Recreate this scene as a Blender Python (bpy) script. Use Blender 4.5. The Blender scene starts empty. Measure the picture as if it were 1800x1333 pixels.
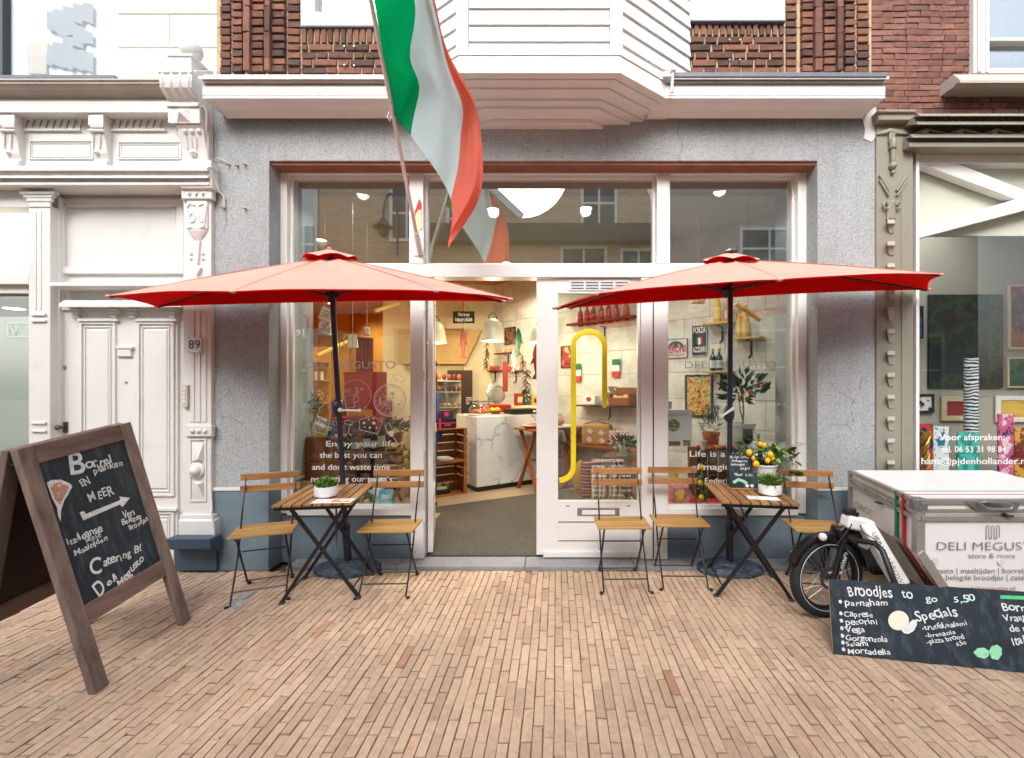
import bpy, bmesh, math, random
from mathutils import Vector, Matrix
from math import radians, sin, cos, pi
sc = bpy.context.scene
# ------------------------------------------------ camera, sky, sun, exposure
F, CX, HZ, H = 780.0, 965.0, 680.0, 1.5
cam_d = bpy.data.cameras.new("camera"); cam = bpy.data.objects.new("camera", cam_d)
sc.collection.objects.link(cam); sc.camera = cam
cam.location = (0, 0, H); cam.rotation_euler = (pi / 2, 0, 0)
cam_d.sensor_width = 36; cam_d.lens = 36 * F / 1800
cam_d.shift_x = (900 - CX) / 1800; cam_d.shift_y = (HZ - 666.5) / 1800
cam_d.clip_start = .05; cam_d.clip_end = 600
w = bpy.data.worlds.new("World"); sc.world = w; w.use_nodes = True
wn = w.node_tree; wn.nodes.clear()
sky = wn.nodes.new("ShaderNodeTexSky"); sky.sky_type = 'NISHITA'; sky.sun_disc = False
SUN_EL, SUN_AZ = radians(42), radians(190)
sky.sun_elevation = SUN_EL; sky.sun_rotation = SUN_AZ; sky.dust_density = 4; sky.air_density = 1
hs = wn.nodes.new("ShaderNodeHueSaturation"); hs.inputs['Saturation'].default_value = .62
bg = wn.nodes.new("ShaderNodeBackground"); bg.inputs['Strength'].default_value = .15
ow = wn.nodes.new("ShaderNodeOutputWorld")
wn.links.new(sky.outputs[0], hs.inputs['Color']); wn.links.new(hs.outputs[0], bg.inputs[0]); wn.links.new(bg.outputs[0], ow.inputs[0])
sd = bpy.data.lights.new("sun", 'SUN'); sd.energy = 1.4; sd.angle = radians(50); sd.color = (1, .995, .98)
so = bpy.data.objects.new("sun", sd); sc.collection.objects.link(so)
dv = Vector((sin(SUN_AZ) * cos(SUN_EL), cos(SUN_AZ) * cos(SUN_EL), sin(SUN_EL)))
so.rotation_euler = dv.to_track_quat('Z', 'Y').to_euler()
vs = sc.view_settings; vs.view_transform = 'Standard'; vs.look = 'None'; vs.exposure = 1.13; vs.gamma = 1; vs.use_curve_mapping = False
sc.cycles.max_bounces = 10; sc.cycles.transparent_max_bounces = 16; sc.cycles.use_denoising = True
sc.cycles.caustics_reflective = False; sc.cycles.caustics_refractive = False
# ------------------------------------------------ helpers
rnd = random.Random(7)
def X(px, d): return (px - CX) / F * d
def Z(py, d): return H - (py - HZ) / F * d
def P(px, py, d): return Vector((X(px, d), d, Z(py, d)))
def G(px, py, z=0.0):
    d = (H - z) * F / (py - HZ); return Vector((X(px, d), d, z))
def lin(c):
    return tuple((v / 255 / 12.92) if v <= 10 else ((v / 255 + .055) / 1.055) ** 2.4 for v in c)
MATS = {}
class NT:
    def __init__(s, name):
        s.m = bpy.data.materials.new(name); s.m.use_nodes = True; s.t = s.m.node_tree
        s.b = s.t.nodes['Principled BSDF']; s.out = s.t.nodes['Material Output']
    def n(s, typ, **kw):
        o = s.t.nodes.new(typ)
        for k, v in kw.items():
            if k in o.inputs: o.inputs[k].default_value = v
            else: setattr(o, k, v)
        return o
    def l(s, a, b): s.t.links.new(a, b)
    def coord(s, scale=(1, 1, 1)):
        tc = s.n("ShaderNodeTexCoord"); mp = s.n("ShaderNodeMapping"); mp.inputs['Scale'].default_value = scale
        s.l(tc.outputs['Object'], mp.inputs[0]); return mp.outputs[0]
    def noise(s, co, scale, detail=4, rough=.6):
        n = s.n("ShaderNodeTexNoise"); n.inputs['Scale'].default_value = scale; n.inputs['Detail'].default_value = detail
        n.inputs['Roughness'].default_value = rough; s.l(co, n.inputs['Vector']); return n.outputs['Fac']
    def ramp(s, fac, stops):
        r = s.n("ShaderNodeValToRGB"); e = r.color_ramp.elements
        while len(e) < len(stops): e.new(.5)
        for i, (p, c) in enumerate(stops):
            e[i].position = p; e[i].color = tuple(c) + (1,) if hasattr(c, '__len__') else (c, c, c, 1)
        s.l(fac, r.inputs[0]); return r.outputs[0]
    def mix(s, fac, a, b, mode='MIX'):
        m = s.n("ShaderNodeMix"); m.data_type = 'RGBA'; m.blend_type = mode
        for sock, v in ((0, fac), (6, a), (7, b)):
            if hasattr(v, 'links'): s.l(v, m.inputs[sock])
            else: m.inputs[sock].default_value = v if sock == 0 else tuple(v) + (1,)
        return m.outputs[2]
    def bump(s, h, strength=.3, dist=.005):
        b = s.n("ShaderNodeBump"); b.inputs['Strength'].default_value = strength; b.inputs['Distance'].default_value = dist
        s.l(h, b.inputs['Height']); s.l(b.outputs[0], s.b.inputs['Normal'])
def M(name, rgb, rough=.6, var=.12, vs=3.0, bump=.15, bs=60, metal=0, stretch=(1, 1, 1), dirt=0.0, raw=False, spec=.5, sub=0):
    """plain procedural surface: base colour with soft variation, optional dirt, fine relief"""
    if name in MATS: return MATS[name]
    c = rgb if raw else tuple(v * .86 for v in lin(rgb))
    t = NT(name); co = t.coord(stretch)
    a = t.noise(co, vs, 5); lo = tuple(v * (1 - var) for v in c); hi = tuple(min(1, v * (1 + var)) for v in c)
    col = t.ramp(a, [(.3, lo), (.7, hi)])
    if dirt:
        g = t.noise(co, vs * 2.3, 8, .75); gm = t.ramp(g, [(.56, 0.0), (.78, dirt)])
        col = t.mix(gm, col, tuple(v * .35 for v in c))
    t.l(col, t.b.inputs['Base Color']); t.b.inputs['Roughness'].default_value = rough; t.b.inputs['Metallic'].default_value = metal
    t.b.inputs['Specular IOR Level'].default_value = spec
    if bump: t.bump(t.noise(co, bs, 5), bump, .004)
    MATS[name] = t.m; return t.m
def wood(name, dark, light, axis=0, rough=.55, s=1.0, rand=.25):
    if name in MATS: return MATS[name]
    t = NT(name); sc_ = [14 * s] * 3; sc_[axis] = 1.1 * s; co = t.coord(sc_)
    oi = t.n("ShaderNodeObjectInfo"); gi = t.n("ShaderNodeNewGeometry")
    ad = t.n("ShaderNodeMath", operation='ADD'); t.l(oi.outputs['Random'], ad.inputs[0]); t.l(gi.outputs['Random Per Island'], ad.inputs[1])
    va = t.n("ShaderNodeVectorMath", operation='ADD'); cb = t.n("ShaderNodeCombineXYZ"); m7 = t.n("ShaderNodeMath", operation='MULTIPLY'); m7.inputs[1].default_value = 17
    t.l(ad.outputs[0], m7.inputs[0]); 
    for i in range(3): t.l(m7.outputs[0], cb.inputs[i])
    t.l(co, va.inputs[0]); t.l(cb.outputs[0], va.inputs[1])
    n = t.noise(va.outputs[0], 1.6, 8, .65)
    d = tuple(v * .86 for v in lin(dark)); l = tuple(v * .86 for v in lin(light))
    col = t.ramp(n, [(.3, d), (.5, tuple((a + b) / 2 for a, b in zip(d, l))), (.72, l)])
    fr = t.n("ShaderNodeMath", operation='FRACT'); t.l(ad.outputs[0], fr.inputs[0])
    v = t.ramp(fr.outputs[0], [(0, 1 - rand), (1, 1.0)])
    t.l(t.mix(1.0, col, v, 'MULTIPLY'), t.b.inputs['Base Color']); t.b.inputs['Roughness'].default_value = rough
    t.bump(n, .35, .003); MATS[name] = t.m; return t.m
def piece_mat(name, stops, rough=.85, bump=.6, nsc=22, spots=None, bd=.004, lo1=.62, hi1=1.22):
    """brick / paver: each piece has its own tone"""
    t = NT(name); co = t.coord()
    oi = t.n("ShaderNodeObjectInfo"); gi = t.n("ShaderNodeNewGeometry")
    ad = t.n("ShaderNodeMath", operation='ADD'); t.l(oi.outputs['Random'], ad.inputs[0]); t.l(gi.outputs['Random Per Island'], ad.inputs[1])
    fr = t.n("ShaderNodeMath", operation='FRACT'); t.l(ad.outputs[0], fr.inputs[0])
    base = t.ramp(fr.outputs[0], stops)
    gp = t.n("ShaderNodeVectorMath", operation='ADD'); t.l(gi.outputs['Position'], gp.inputs[0]); gp.inputs[1].default_value = (3.1, 1.7, .3)
    n1 = t.noise(gp.outputs[0], nsc, 7, .7); n2 = t.noise(gp.outputs[0], 1.3, 4, .6)
    col = t.mix(1.0, base, t.ramp(n1, [(.25, lo1), (.5, .98), (.75, hi1)]), 'MULTIPLY')
    col = t.mix(1.0, col, t.ramp(n2, [(.3, .80), (.7, 1.12)]), 'MULTIPLY')
    if spots: col = t.mix(t.ramp(t.noise(gp.outputs[0], spots[1], 6, .8), [(.6, 0.0), (.72, spots[2])]), col, spots[0])
    t.l(col, t.b.inputs['Base Color']); t.b.inputs['Roughness'].default_value = rough
    t.b.inputs['Specular IOR Level'].default_value = .3
    t.bump(t.noise(gp.outputs[0], nsc * 4, 6, .7), bump, bd); MATS[name] = t.m; return t.m
def emit(name, rgb, strength):
    if name in MATS: return MATS[name]
    t = NT(name); t.b.inputs['Base Color'].default_value = (0, 0, 0, 1)
    t.b.inputs['Emission Color'].default_value = tuple(rgb) + (1,); t.b.inputs['Emission Strength'].default_value = strength
    MATS[name] = t.m; return t.m
def glassmat(name, tint=(.93, .96, .95), refl=.1, rough=0.0):
    if name in MATS: return MATS[name]
    t = NT(name); t.t.nodes.remove(t.b)
    tr = t.n("ShaderNodeBsdfTransparent"); tr.inputs[0].default_value = tuple(tint) + (1,)
    gl = t.n("ShaderNodeBsdfGlossy"); gl.inputs['Roughness'].default_value = rough; gl.inputs[0].default_value = (1, 1, 1, 1)
    lw = t.n("ShaderNodeFresnel"); gg = t.n("ShaderNodeNewGeometry"); mr = t.n("ShaderNodeMapRange"); mr.inputs[3].default_value = 1.5; mr.inputs[4].default_value = 1 / 1.5
    t.l(gg.outputs['Backfacing'], mr.inputs[0]); t.l(mr.outputs[0], lw.inputs[0])
    ma = t.n("ShaderNodeMath", operation='ADD'); ma.inputs[1].default_value = refl; t.l(lw.outputs[0], ma.inputs[0])
    mx = t.n("ShaderNodeMixShader"); t.l(ma.outputs[0], mx.inputs[0]); t.l(tr.outputs[0], mx.inputs[1]); t.l(gl.outputs[0], mx.inputs[2])
    t.l(mx.outputs[0], t.out.inputs[0]); MATS[name] = t.m; return t.m
WM = {}
def tag(o, label=None, cat=None, group=None, kind=None):
    if label: o['label'] = label
    if cat: o['category'] = cat
    if group: o['group'] = group
    if kind: o['kind'] = kind
    return o
def link(o): sc.collection.objects.link(o); return o
def thing(name, label, cat, loc=(0, 0, 0), rz=0.0, group=None):
    o = link(bpy.data.objects.new(name, None)); o.location = loc; o.rotation_euler = (0, 0, rz); o.empty_display_size = .1
    tag(o, label, cat, group); WM[o.name] = Matrix.Translation(Vector(loc)) @ Matrix.Rotation(rz, 4, 'Z'); return o
def structure(name):
    o = link(bpy.data.objects.new(name, None)); o['kind'] = 'structure'; WM[o.name] = Matrix.Identity(4); return o
class B:
    """collects geometry for one mesh"""
    def __init__(s, m=None): s.v = []; s.f = []; s.mi = []; s.cur = 0; s.M = m or Matrix.Identity(4)
    def add(s, vs, fs):
        k = len(s.v); s.v += [tuple(s.M @ Vector(v)) for v in vs]; s.f += [tuple(i + k for i in f) for f in fs]; s.mi += [s.cur] * len(fs); return s
    def box(s, x0, x1, y0, y1, z0, z1):
        return s.add([(x0, y0, z0), (x1, y0, z0), (x1, y1, z0), (x0, y1, z0), (x0, y0, z1), (x1, y0, z1), (x1, y1, z1), (x0, y1, z1)],
                     [(0, 3, 2, 1), (4, 5, 6, 7), (0, 1, 5, 4), (1, 2, 6, 5), (2, 3, 7, 6), (3, 0, 4, 7)])
    def cbox(s, c, sz): return s.box(c[0] - sz[0] / 2, c[0] + sz[0] / 2, c[1] - sz[1] / 2, c[1] + sz[1] / 2, c[2] - sz[2] / 2, c[2] + sz[2] / 2)
    def chbox(s, x0, x1, y0, y1, z0, z1, c, ax='z'):
        """box whose face at z1 (ax z) or y0 (ax y) is chamfered"""
        if ax == 'z': return s.add([(x0, y0, z0), (x1, y0, z0), (x1, y1, z0), (x0, y1, z0), (x0, y0, z1 - c), (x1, y0, z1 - c), (x1, y1, z1 - c), (x0, y1, z1 - c),
                      (x0 + c, y0 + c, z1), (x1 - c, y0 + c, z1), (x1 - c, y1 - c, z1), (x0 + c, y1 - c, z1)],
                     [(0, 1, 5, 4), (1, 2, 6, 5), (2, 3, 7, 6), (3, 0, 4, 7), (4, 5, 9, 8), (5, 6, 10, 9), (6, 7, 11, 10), (7, 4, 8, 11), (8, 9, 10, 11)])
        return s.add([(x0, y1, z0), (x1, y1, z0), (x1, y1, z1), (x0, y1, z1), (x0, y0 + c, z0), (x1, y0 + c, z0), (x1, y0 + c, z1), (x0, y0 + c, z1),
                      (x0 + c, y0, z0 + c), (x1 - c, y0, z0 + c), (x1 - c, y0, z1 - c), (x0 + c, y0, z1 - c)],
                     [(0, 4, 5, 1), (1, 5, 6, 2), (2, 6, 7, 3), (3, 7, 4, 0), (4, 8, 9, 5), (5, 9, 10, 6), (6, 10, 11, 7), (7, 11, 8, 4), (8, 11, 10, 9)])
    def bar(s, a, b, w, h, up=(0, 0, 1)):
        a = Vector(a); b = Vector(b); d = (b - a).normalized(); u = Vector(up)
        r = d.cross(u); r = r.normalized() if r.length > 1e-4 else Vector((1, 0, 0)); u = r.cross(d)
        vs = [p + r * (i * w / 2) + u * (j * h / 2) for p in (a, b) for i, j in ((-1, -1), (1, -1), (1, 1), (-1, 1))]
        return s.add(vs, [(0, 3, 2, 1), (4, 5, 6, 7), (0, 1, 5, 4), (1, 2, 6, 5), (2, 3, 7, 6), (3, 0, 4, 7)])
    def tube(s, pts, r, n=8, closed=False, r2=None):
        pts = [Vector(p) for p in pts]; L = len(pts); vs = []; prev = None
        for i, p in enumerate(pts):
            a = pts[(i - 1) % L] if (closed or i > 0) else p; b = pts[(i + 1) % L] if (closed or i < L - 1) else p
            d = (b - a).normalized()
            if prev is None:
                x = d.cross(Vector((0, 0, 1)));
                if x.length < .05: x = d.cross(Vector((1, 0, 0)))
            else: x = prev - d * prev.dot(d)
            x.normalize(); prev = x; y = d.cross(x)
            rr = r if r2 is None else (r + (r2 - r) * i / max(1, L - 1))
            if isinstance(r, (list, tuple)): rr = r[i]
            vs += [p + x * (rr * cos(2 * pi * k / n)) + y * (rr * sin(2 * pi * k / n)) for k in range(n)]
        fs = []
        for i in range(L if closed else L - 1):
            j = (i + 1) % L
            fs += [(i * n + k, i * n + (k + 1) % n, j * n + (k + 1) % n, j * n + k) for k in range(n)]
        if not closed: fs += [tuple(range(n))[::-1], tuple((L - 1) * n + k for k in range(n))]
        return s.add(vs, fs)
    def lathe(s, prof, c=(0, 0, 0), n=20, sx=1.0, sy=1.0):
        vs = [(c[0] + r * sx * cos(2 * pi * k / n), c[1] + r * sy * sin(2 * pi * k / n), c[2] + z) for r, z in prof for k in range(n)]
        fs = [(i * n + k, i * n + (k + 1) % n, (i + 1) * n + (k + 1) % n, (i + 1) * n + k) for i in range(len(prof) - 1) for k in range(n)]
        if prof[0][0] > 1e-4: fs.append(tuple(range(n))[::-1])
        if prof[-1][0] > 1e-4: fs.append(tuple((len(prof) - 1) * n + k for k in range(n)))
        return s.add(vs, fs)
    def ball(s, c, r, n=10, m=6, sx=1, sy=1, sz=1):
        return s.add([(c[0] + r * sx * sin(pi * i / m) * cos(2 * pi * k / n), c[1] + r * sy * sin(pi * i / m) * sin(2 * pi * k / n), c[2] - r * sz * cos(pi * i / m)) for i in range(m + 1) for k in range(n)],
                     [(i * n + k, i * n + (k + 1) % n, (i + 1) * n + (k + 1) % n, (i + 1) * n + k) for i in range(m) for k in range(n)])
    def prism(s, poly, a, b, axis='y'):
        """poly of 2-D points extruded between a and b along axis (y: points are x,z ; x: points are y,z ; z: points are x,y)"""
        f = {'y': lambda p, t: (p[0], t, p[1]), 'x': lambda p, t: (t, p[0], p[1]), 'z': lambda p, t: (p[0], p[1], t)}[axis]
        n = len(poly); vs = [f(p, a) for p in poly] + [f(p, b) for p in poly]
        return s.add(vs, [tuple(range(n)), tuple(range(n, 2 * n))[::-1]] + [(i, i + n, (i + 1) % n + n, (i + 1) % n) for i in range(n)])
    def quad(s, *p): return s.add(list(p), [tuple(range(len(p)))])
    def disc(s, c, r, axis_u, axis_v, n=16, hole=0):
        c = Vector(c); u = Vector(axis_u); v = Vector(axis_v)
        o = [c + (u * cos(2 * pi * k / n) + v * sin(2 * pi * k / n)) * r for k in range(n)]
        if not hole: return s.add(o, [tuple(range(n))])
        i_ = [c + (u * cos(2 * pi * k / n) + v * sin(2 * pi * k / n)) * hole for k in range(n)]
        return s.add(o + i_, [(k, (k + 1) % n, (k + 1) % n + n, k + n) for k in range(n)])
    def line(s, pts, wd, nrm):
        """flat stroke along points lying in a plane with normal nrm"""
        nrm = Vector(nrm); pts = [Vector(p) for p in pts]; vs = []
        for i, p in enumerate(pts):
            d = (pts[min(i + 1, len(pts) - 1)] - pts[max(i - 1, 0)]).normalized(); r = d.cross(nrm).normalized() * wd / 2
            vs += [p - r, p + r]
        return s.add(vs, [(2 * i, 2 * i + 1, 2 * i + 3, 2 * i + 2) for i in range(len(pts) - 1)])
    def mesh(s, name, mats, smooth=False):
        me = bpy.data.meshes.new(name); me.from_pydata(s.v, [], s.f)
        for m in (mats if isinstance(mats, (list, tuple)) else [mats]): me.materials.append(m)
        if any(s.mi): me.polygons.foreach_set('material_index', s.mi)
        if smooth: me.shade_smooth(); me.set_sharp_from_angle(angle=radians(42))
        me.update(); return me
    def build(s, name, mats, parent=None, world=False, smooth=False, bev=0, seg=2, kind=None, solid=0):
        me = s.mesh(name, mats, smooth); bm = bmesh.new(); bm.from_mesh(me); bmesh.ops.recalc_face_normals(bm, faces=bm.faces); bm.to_mesh(me); bm.free()
        o = link(bpy.data.objects.new(name, me)); pw = WM[parent.name] if parent else Matrix.Identity(4)
        if parent:
            o.parent = parent
            if world: o.matrix_parent_inverse = pw.inverted()
        WM[o.name] = Matrix.Identity(4) if world else pw.copy()
        if solid:
            k = o.modifiers.new("thickness", 'SOLIDIFY'); k.thickness = solid; k.offset = 0
        if bev:
            k = o.modifiers.new("edge", 'BEVEL'); k.width = bev; k.segments = seg; k.limit_method = 'ANGLE'; k.angle_limit = radians(35)
        if kind: o['kind'] = kind
        return o
def W(b, name, mats, parent, **k): return b.build(name, mats, parent, world=True, **k)
def copy_tree(o, parent=None, loc=None, rz=None, label=None, group=None):
    c = link(o.copy()); c.parent = parent
    if loc is not None: c.location = loc
    if rz is not None: c.rotation_euler = (0, 0, rz)
    if label: c['label'] = label
    if group: c['group'] = group
    for ch in o.children: copy_tree(ch, c)
    return c
def copies(me, name, parent, mats):
    """pieces that share one mesh"""
    for m in mats:
        o = link(bpy.data.objects.new(name, me)); o.parent = parent; o.matrix_local = m
# ---- lettering: glyph outlines of the built-in font, laid out letter by letter
GL = {}
def glyph(ch, off=0.0):
    if (ch, off) in GL: return GL[(ch, off)]
    def mk(body, o_=0.0):
        cu = bpy.data.curves.new("t", 'FONT'); cu.body = body; cu.size = 1; cu.resolution_u = 3; cu.offset = o_
        ob = bpy.data.objects.new("t", cu); me = bpy.data.meshes.new_from_object(ob)
        vs = [tuple(v.co) for v in me.vertices]; fs = [tuple(p.vertices) for p in me.polygons]
        bpy.data.objects.remove(ob); bpy.data.curves.remove(cu); bpy.data.meshes.remove(me); return vs, fs
    def wid(body):
        vs, _ = mk(body); xs = [v[0] for v in vs]; return max(xs) - min(xs)
    adv = wid("|" + ch + "|") - GL.setdefault('||', wid("||"))
    vs, fs = mk(ch, off) if ch != ' ' else ([], [])
    GL[(ch, off)] = (vs, fs, adv); return GL[(ch, off)]
def write(b, txt, o, right, up, size, jit=0.0, off=0.0, track=0.0, align='l', fitw=None, seed=1, curve=0.0):
    r = random.Random(seed * 31 + len(txt)); right = Vector(right).normalized(); up = Vector(up).normalized(); o = Vector(o)
    tot = sum(glyph(c, off)[2] + track for c in txt) - track
    sx = 1.0
    if fitw: sx = fitw / (tot * size)
    x = {'l': 0, 'c': -tot / 2, 'r': -tot}[align]
    for c in txt:
        vs, fs, adv = glyph(c, off)
        a = r.uniform(-jit, jit) * .28; s_ = 1 + r.uniform(-jit, jit) * .3; dy = r.uniform(-jit, jit) * .12; sh = jit * .15
        out = []
        for v in vs:
            px = (v[0] - adv / 2) * s_; py = v[1] * s_
            qx = px * cos(a) - py * sin(a) + py * sh; qy = px * sin(a) + py * cos(a) + dy
            out.append(o + right * ((x + adv / 2 + qx) * size * sx) + up * (qy * size))
        b.add(out, fs); x += adv + track
    return b
# ------------------------------------------------ materials
white = M('white_paint', (240, 240, 238), .35, .03, 2, .08, 90, dirt=.10)
offw = M('off_white_paint', (232, 232, 229), .42, .04, 2, .15, 70, dirt=.3)
cream = M('cream_render', (238, 235, 226), .7, .03, 1.5, .3, 45, dirt=.08)
stonep = M('pale_stone', (190, 180, 172), .6, .08, 4, .3, 30, dirt=.25)
olive = M('olive_paint', (150, 146, 132), .5, .06, 3, .2, 60, dirt=.25)
lead = M('lead_sheet', (112, 120, 130), .5, .15, 8, .4, 30, dirt=.4)
dark = M('black_metal', (28, 26, 30), .4, .2, 8, .2, 80)
gunmetal = M('grey_metal', (92, 94, 100), .35, .1, 6, .1, 60, metal=.6)
steel = M('aluminium', (172, 170, 168), .35, .08, 6, .1, 60, metal=.75)
gap_black = M('dark_gap', (30, 24, 22), .9)  # near-black used for grooves, slots and gaps
def grey_render(name, base, speck, dens=.56, sc_=150, cracks=True):
    t = NT(name); co = t.coord(); b0 = tuple(v * .86 for v in lin(base)); s0 = tuple(v * .86 for v in lin(speck))
    big = t.noise(co, 1.2, 5, .65); col = t.ramp(big, [(.3, tuple(v * .82 for v in b0)), (.7, tuple(v * 1.1 for v in b0))])
    sp = t.noise(co, sc_, 3, .6); col = t.mix(t.ramp(sp, [(dens - .03, 0.0), (dens + .05, .75)]), col, s0)
    st = t.noise(co, 6, 7, .75); col = t.mix(t.ramp(st, [(.55, 0.0), (.8, .35)]), col, tuple(v * .5 for v in b0))
    if cracks:
        wv = t.n("ShaderNodeVectorMath", operation='ADD'); nn = t.n("ShaderNodeTexNoise"); nn.inputs['Scale'].default_value = 5; nn.inputs['Detail'].default_value = 5; t.l(co, nn.inputs['Vector'])
        sm = t.n("ShaderNodeVectorMath", operation='SCALE'); sm.inputs['Scale'].default_value = .16; t.l(nn.outputs['Color'], sm.inputs[0]); t.l(co, wv.inputs[0]); t.l(sm.outputs[0], wv.inputs[1])
        vo = t.n("ShaderNodeTexVoronoi"); vo.feature = 'DISTANCE_TO_EDGE'; vo.inputs['Scale'].default_value = 2.3; t.l(wv.outputs[0], vo.inputs['Vector'])
        cm = t.ramp(vo.outputs['Distance'], [(0, .75), (.006, 0.0)]); gate = t.ramp(t.noise(co, 1.1, 2), [(.5, 0.0), (.56, 1.0)])
        mm = t.n("ShaderNodeMath", operation='MULTIPLY'); t.l(cm, mm.inputs[0]); t.l(gate, mm.inputs[1])
        col = t.mix(mm.outputs[0], col, (.03, .03, .035))
    sk = t.noise(t.coord((11, 11, .7)), 1, 6, .7); col = t.mix(t.ramp(sk, [(.5, 0.0), (.75, .32)]), col, tuple(v * .45 for v in b0))
    t.l(col, t.b.inputs['Base Color']); t.b.inputs['Roughness'].default_value = .9; t.bump(sp, .8, .004); MATS[name] = t.m; return t.m
render_m = grey_render('roughcast_render', (184, 190, 192), (122, 126, 130), .54, 135)
plinth_m = grey_render('blue_grey_plinth', (116, 136, 148), (86, 102, 114), .62, 90, False)
stone_strip = grey_render('kerb_stone', (158, 160, 164), (110, 112, 118), .6, 80, False)
brick_m = piece_mat('facade_brick', [(0, lin((84, 60, 54))), (.2, lin((112, 78, 66))), (.45, lin((136, 94, 78))), (.7, lin((124, 85, 73))), (.85, lin((104, 76, 69))), (1, lin((80, 64, 62)))], spots=((.03, .024, .022), 9, .55))
brick2_m = piece_mat('neighbour_brick', [(0, lin((118, 82, 74))), (.4, lin((140, 99, 87))), (.75, lin((128, 90, 80))), (1, lin((108, 80, 74)))], spots=((.05, .03, .025), 5, .5))
mortar = M('mortar', (188, 172, 138), .95, .2, 6, .8, 70, dirt=.5)
mortar2 = M('thin_mortar', (150, 112, 92), .95, .2, 6, .8, 70, dirt=.3)
paver_m = piece_mat('clay_paver', [(0, lin((174, 147, 124))), (.25, lin((190, 164, 139))), (.5, lin((194, 169, 144))), (.75, lin((183, 155, 132))), (.985, lin((198, 171, 146))), (.995, lin((186, 150, 125))), (1, lin((166, 124, 98)))], rough=.75, bump=.45, nsc=30, spots=(lin((104, 80, 66)), 9, .35), lo1=.76, hi1=1.13)
sand = M('joint_sand', (124, 104, 80), .95, .3, 14, .8, 120, dirt=.5)
glass = glassmat('shop_glass', refl=.07)
glass_up = glassmat('upper_glass', (.8, .86, .86), refl=.33)

# ------------------------------------------------ ground
gr = structure('ground'); W(B().box(-60, 60, -60, 60, -.5, -.03), 'ground_slab', sand, gr)['kind'] = 'structure'
pv = structure('pavement')
W(B().box(-7, 7, -9, 3.63, -.029, -.012), 'sand_bed', sand, pv)
def unit_pieces(seed, n, c=.06, wob=.03):
    r = random.Random(seed); out = []
    for i in range(n):
        b = B(); b.chbox(-.5, .5, -.5, .5, -1, 0, c)
        b.v = [(v[0] + r.uniform(-wob, wob) * (.5 if j < 4 else 1), v[1] + r.uniform(-wob, wob) * .35, v[2]) for j, v in enumerate(b.v)]
        out.append(b)
    return out
PP, PL, TH = .0475, .192, radians(-1.0)
ups = unit_pieces(3, 6, .055); upm = []
for b in ups:
    bb = B(); bb.f = b.f; bb.mi = b.mi; bb.v = b.v; me = bb.mesh('paver', paver_m); upm.append(me)
cands = []; r_ = random.Random(11)
for i in range(-105, 106):
    off = (i % 2) * .5 + r_.uniform(-.16, .16); drift = 0
    for j in range(-2, 16 + 16):
        x = i * PP; y = 3.62 - (j + off + .5) * PL; ln = PL
        if y + PL / 2 > 3.624:
            ln = 3.624 - (y - PL / 2)
            if ln < .028: continue
            y = 3.624 - ln / 2
        if y < -2.4: continue
        wx = x * cos(TH) - (y - 2) * sin(TH); wy = y
        if wx < -5.6 or wx > 5.2: continue
        m = Matrix.Translation((wx + r_.uniform(-.0012, .0012), wy, r_.uniform(-.005, .0) )) @ Matrix.Rotation(TH + r_.uniform(-.016, .016), 4, 'Z') @ Matrix.Rotation(r_.uniform(-.025, .025), 4, 'X') @ Matrix.Rotation(r_.uniform(-.08, .08), 4, 'Y') @ Matrix.Diagonal((PP - .0043, ln - .005, .03, 1))
        vis = wy > .6 and 0 < CX + wx / wy * F < 1800 and HZ + H * F / wy < 1360
        cands.append((wy if vis else 99, r_.random(), m))
cands.sort(key=lambda t: t[:2])
for i, (k, _, m) in enumerate(cands[:300]): copies(upm[i % 6], 'paver', pv, [m])
big = B()
for i, (k, _, m) in enumerate(cands[300:]):
    big.M = m; big.add(ups[i % 6].v, ups[i % 6].f)
big.M = Matrix.Identity(4); W(big, 'pavers', paver_m, pv)['kind'] = 'stuff'
# moss and weeds in the joints, thick towards the threshold strip
mo = B(); r_ = random.Random(5)
for k in range(3200):
    near = r_.random() < .55
    x = r_.uniform(-1.4, 2.3) if near else r_.uniform(-3, 2.6); y = 3.6 - abs(r_.gauss(0, .16)) if near else r_.uniform(1.7, 3.5)
    i = round((x * cos(TH) + (y - 2) * sin(TH)) / PP - .5) + .5
    x = i * PP * cos(TH) - (y - 2) * sin(TH) + r_.uniform(-.002, .002)
    if (sin(x * 5 + 1) + sin(y * 7 + x * 3) + sin(x * 13)) < (-.3 if near else .75): continue
    for q in range(3):
        a = r_.uniform(0, 6.3); s_ = r_.uniform(.002, .0050); c = Vector((x + r_.uniform(-.002, .002), y + r_.uniform(-.008, .008), -.003 + r_.uniform(0, .004)))
        mo.add([c + Vector((cos(a), sin(a), .3)) * s_, c + Vector((cos(a + 2), sin(a + 2), .8)) * s_, c + Vector((cos(a + 4), sin(a + 4), -.2)) * s_], [(0, 1, 2)])
mossm = M('moss', (128, 132, 58), .9, .3, 30, 0)
tag(mo.build('moss', mossm), 'yellow green moss and tiny weeds growing in the paver joints', 'moss', kind='stuff')
lt = B(); r_ = random.Random(8)
for k in range(60):
    x = r_.uniform(-2.5, 2.3); y = r_.uniform(1.8, 3.5); s_ = r_.uniform(.002, .006); lt.ball((x, y, .002), s_, 5, 3, 1, r_.uniform(.5, 1.5), .3)
tag(lt.build('litter', M('crumb', (214, 204, 190), .8)), 'pale crumbs and petals scattered over the brick pavement', 'litter', kind='stuff')
st = B()
for a, b in ((-2.78, -1.25), (-1.245, -.2), (-.195, .7), (.705, 1.7), (1.705, 2.7)): st.chbox(a, b, 3.625, 3.83, -.02, .035, .006)
ts = structure('threshold'); 
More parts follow.
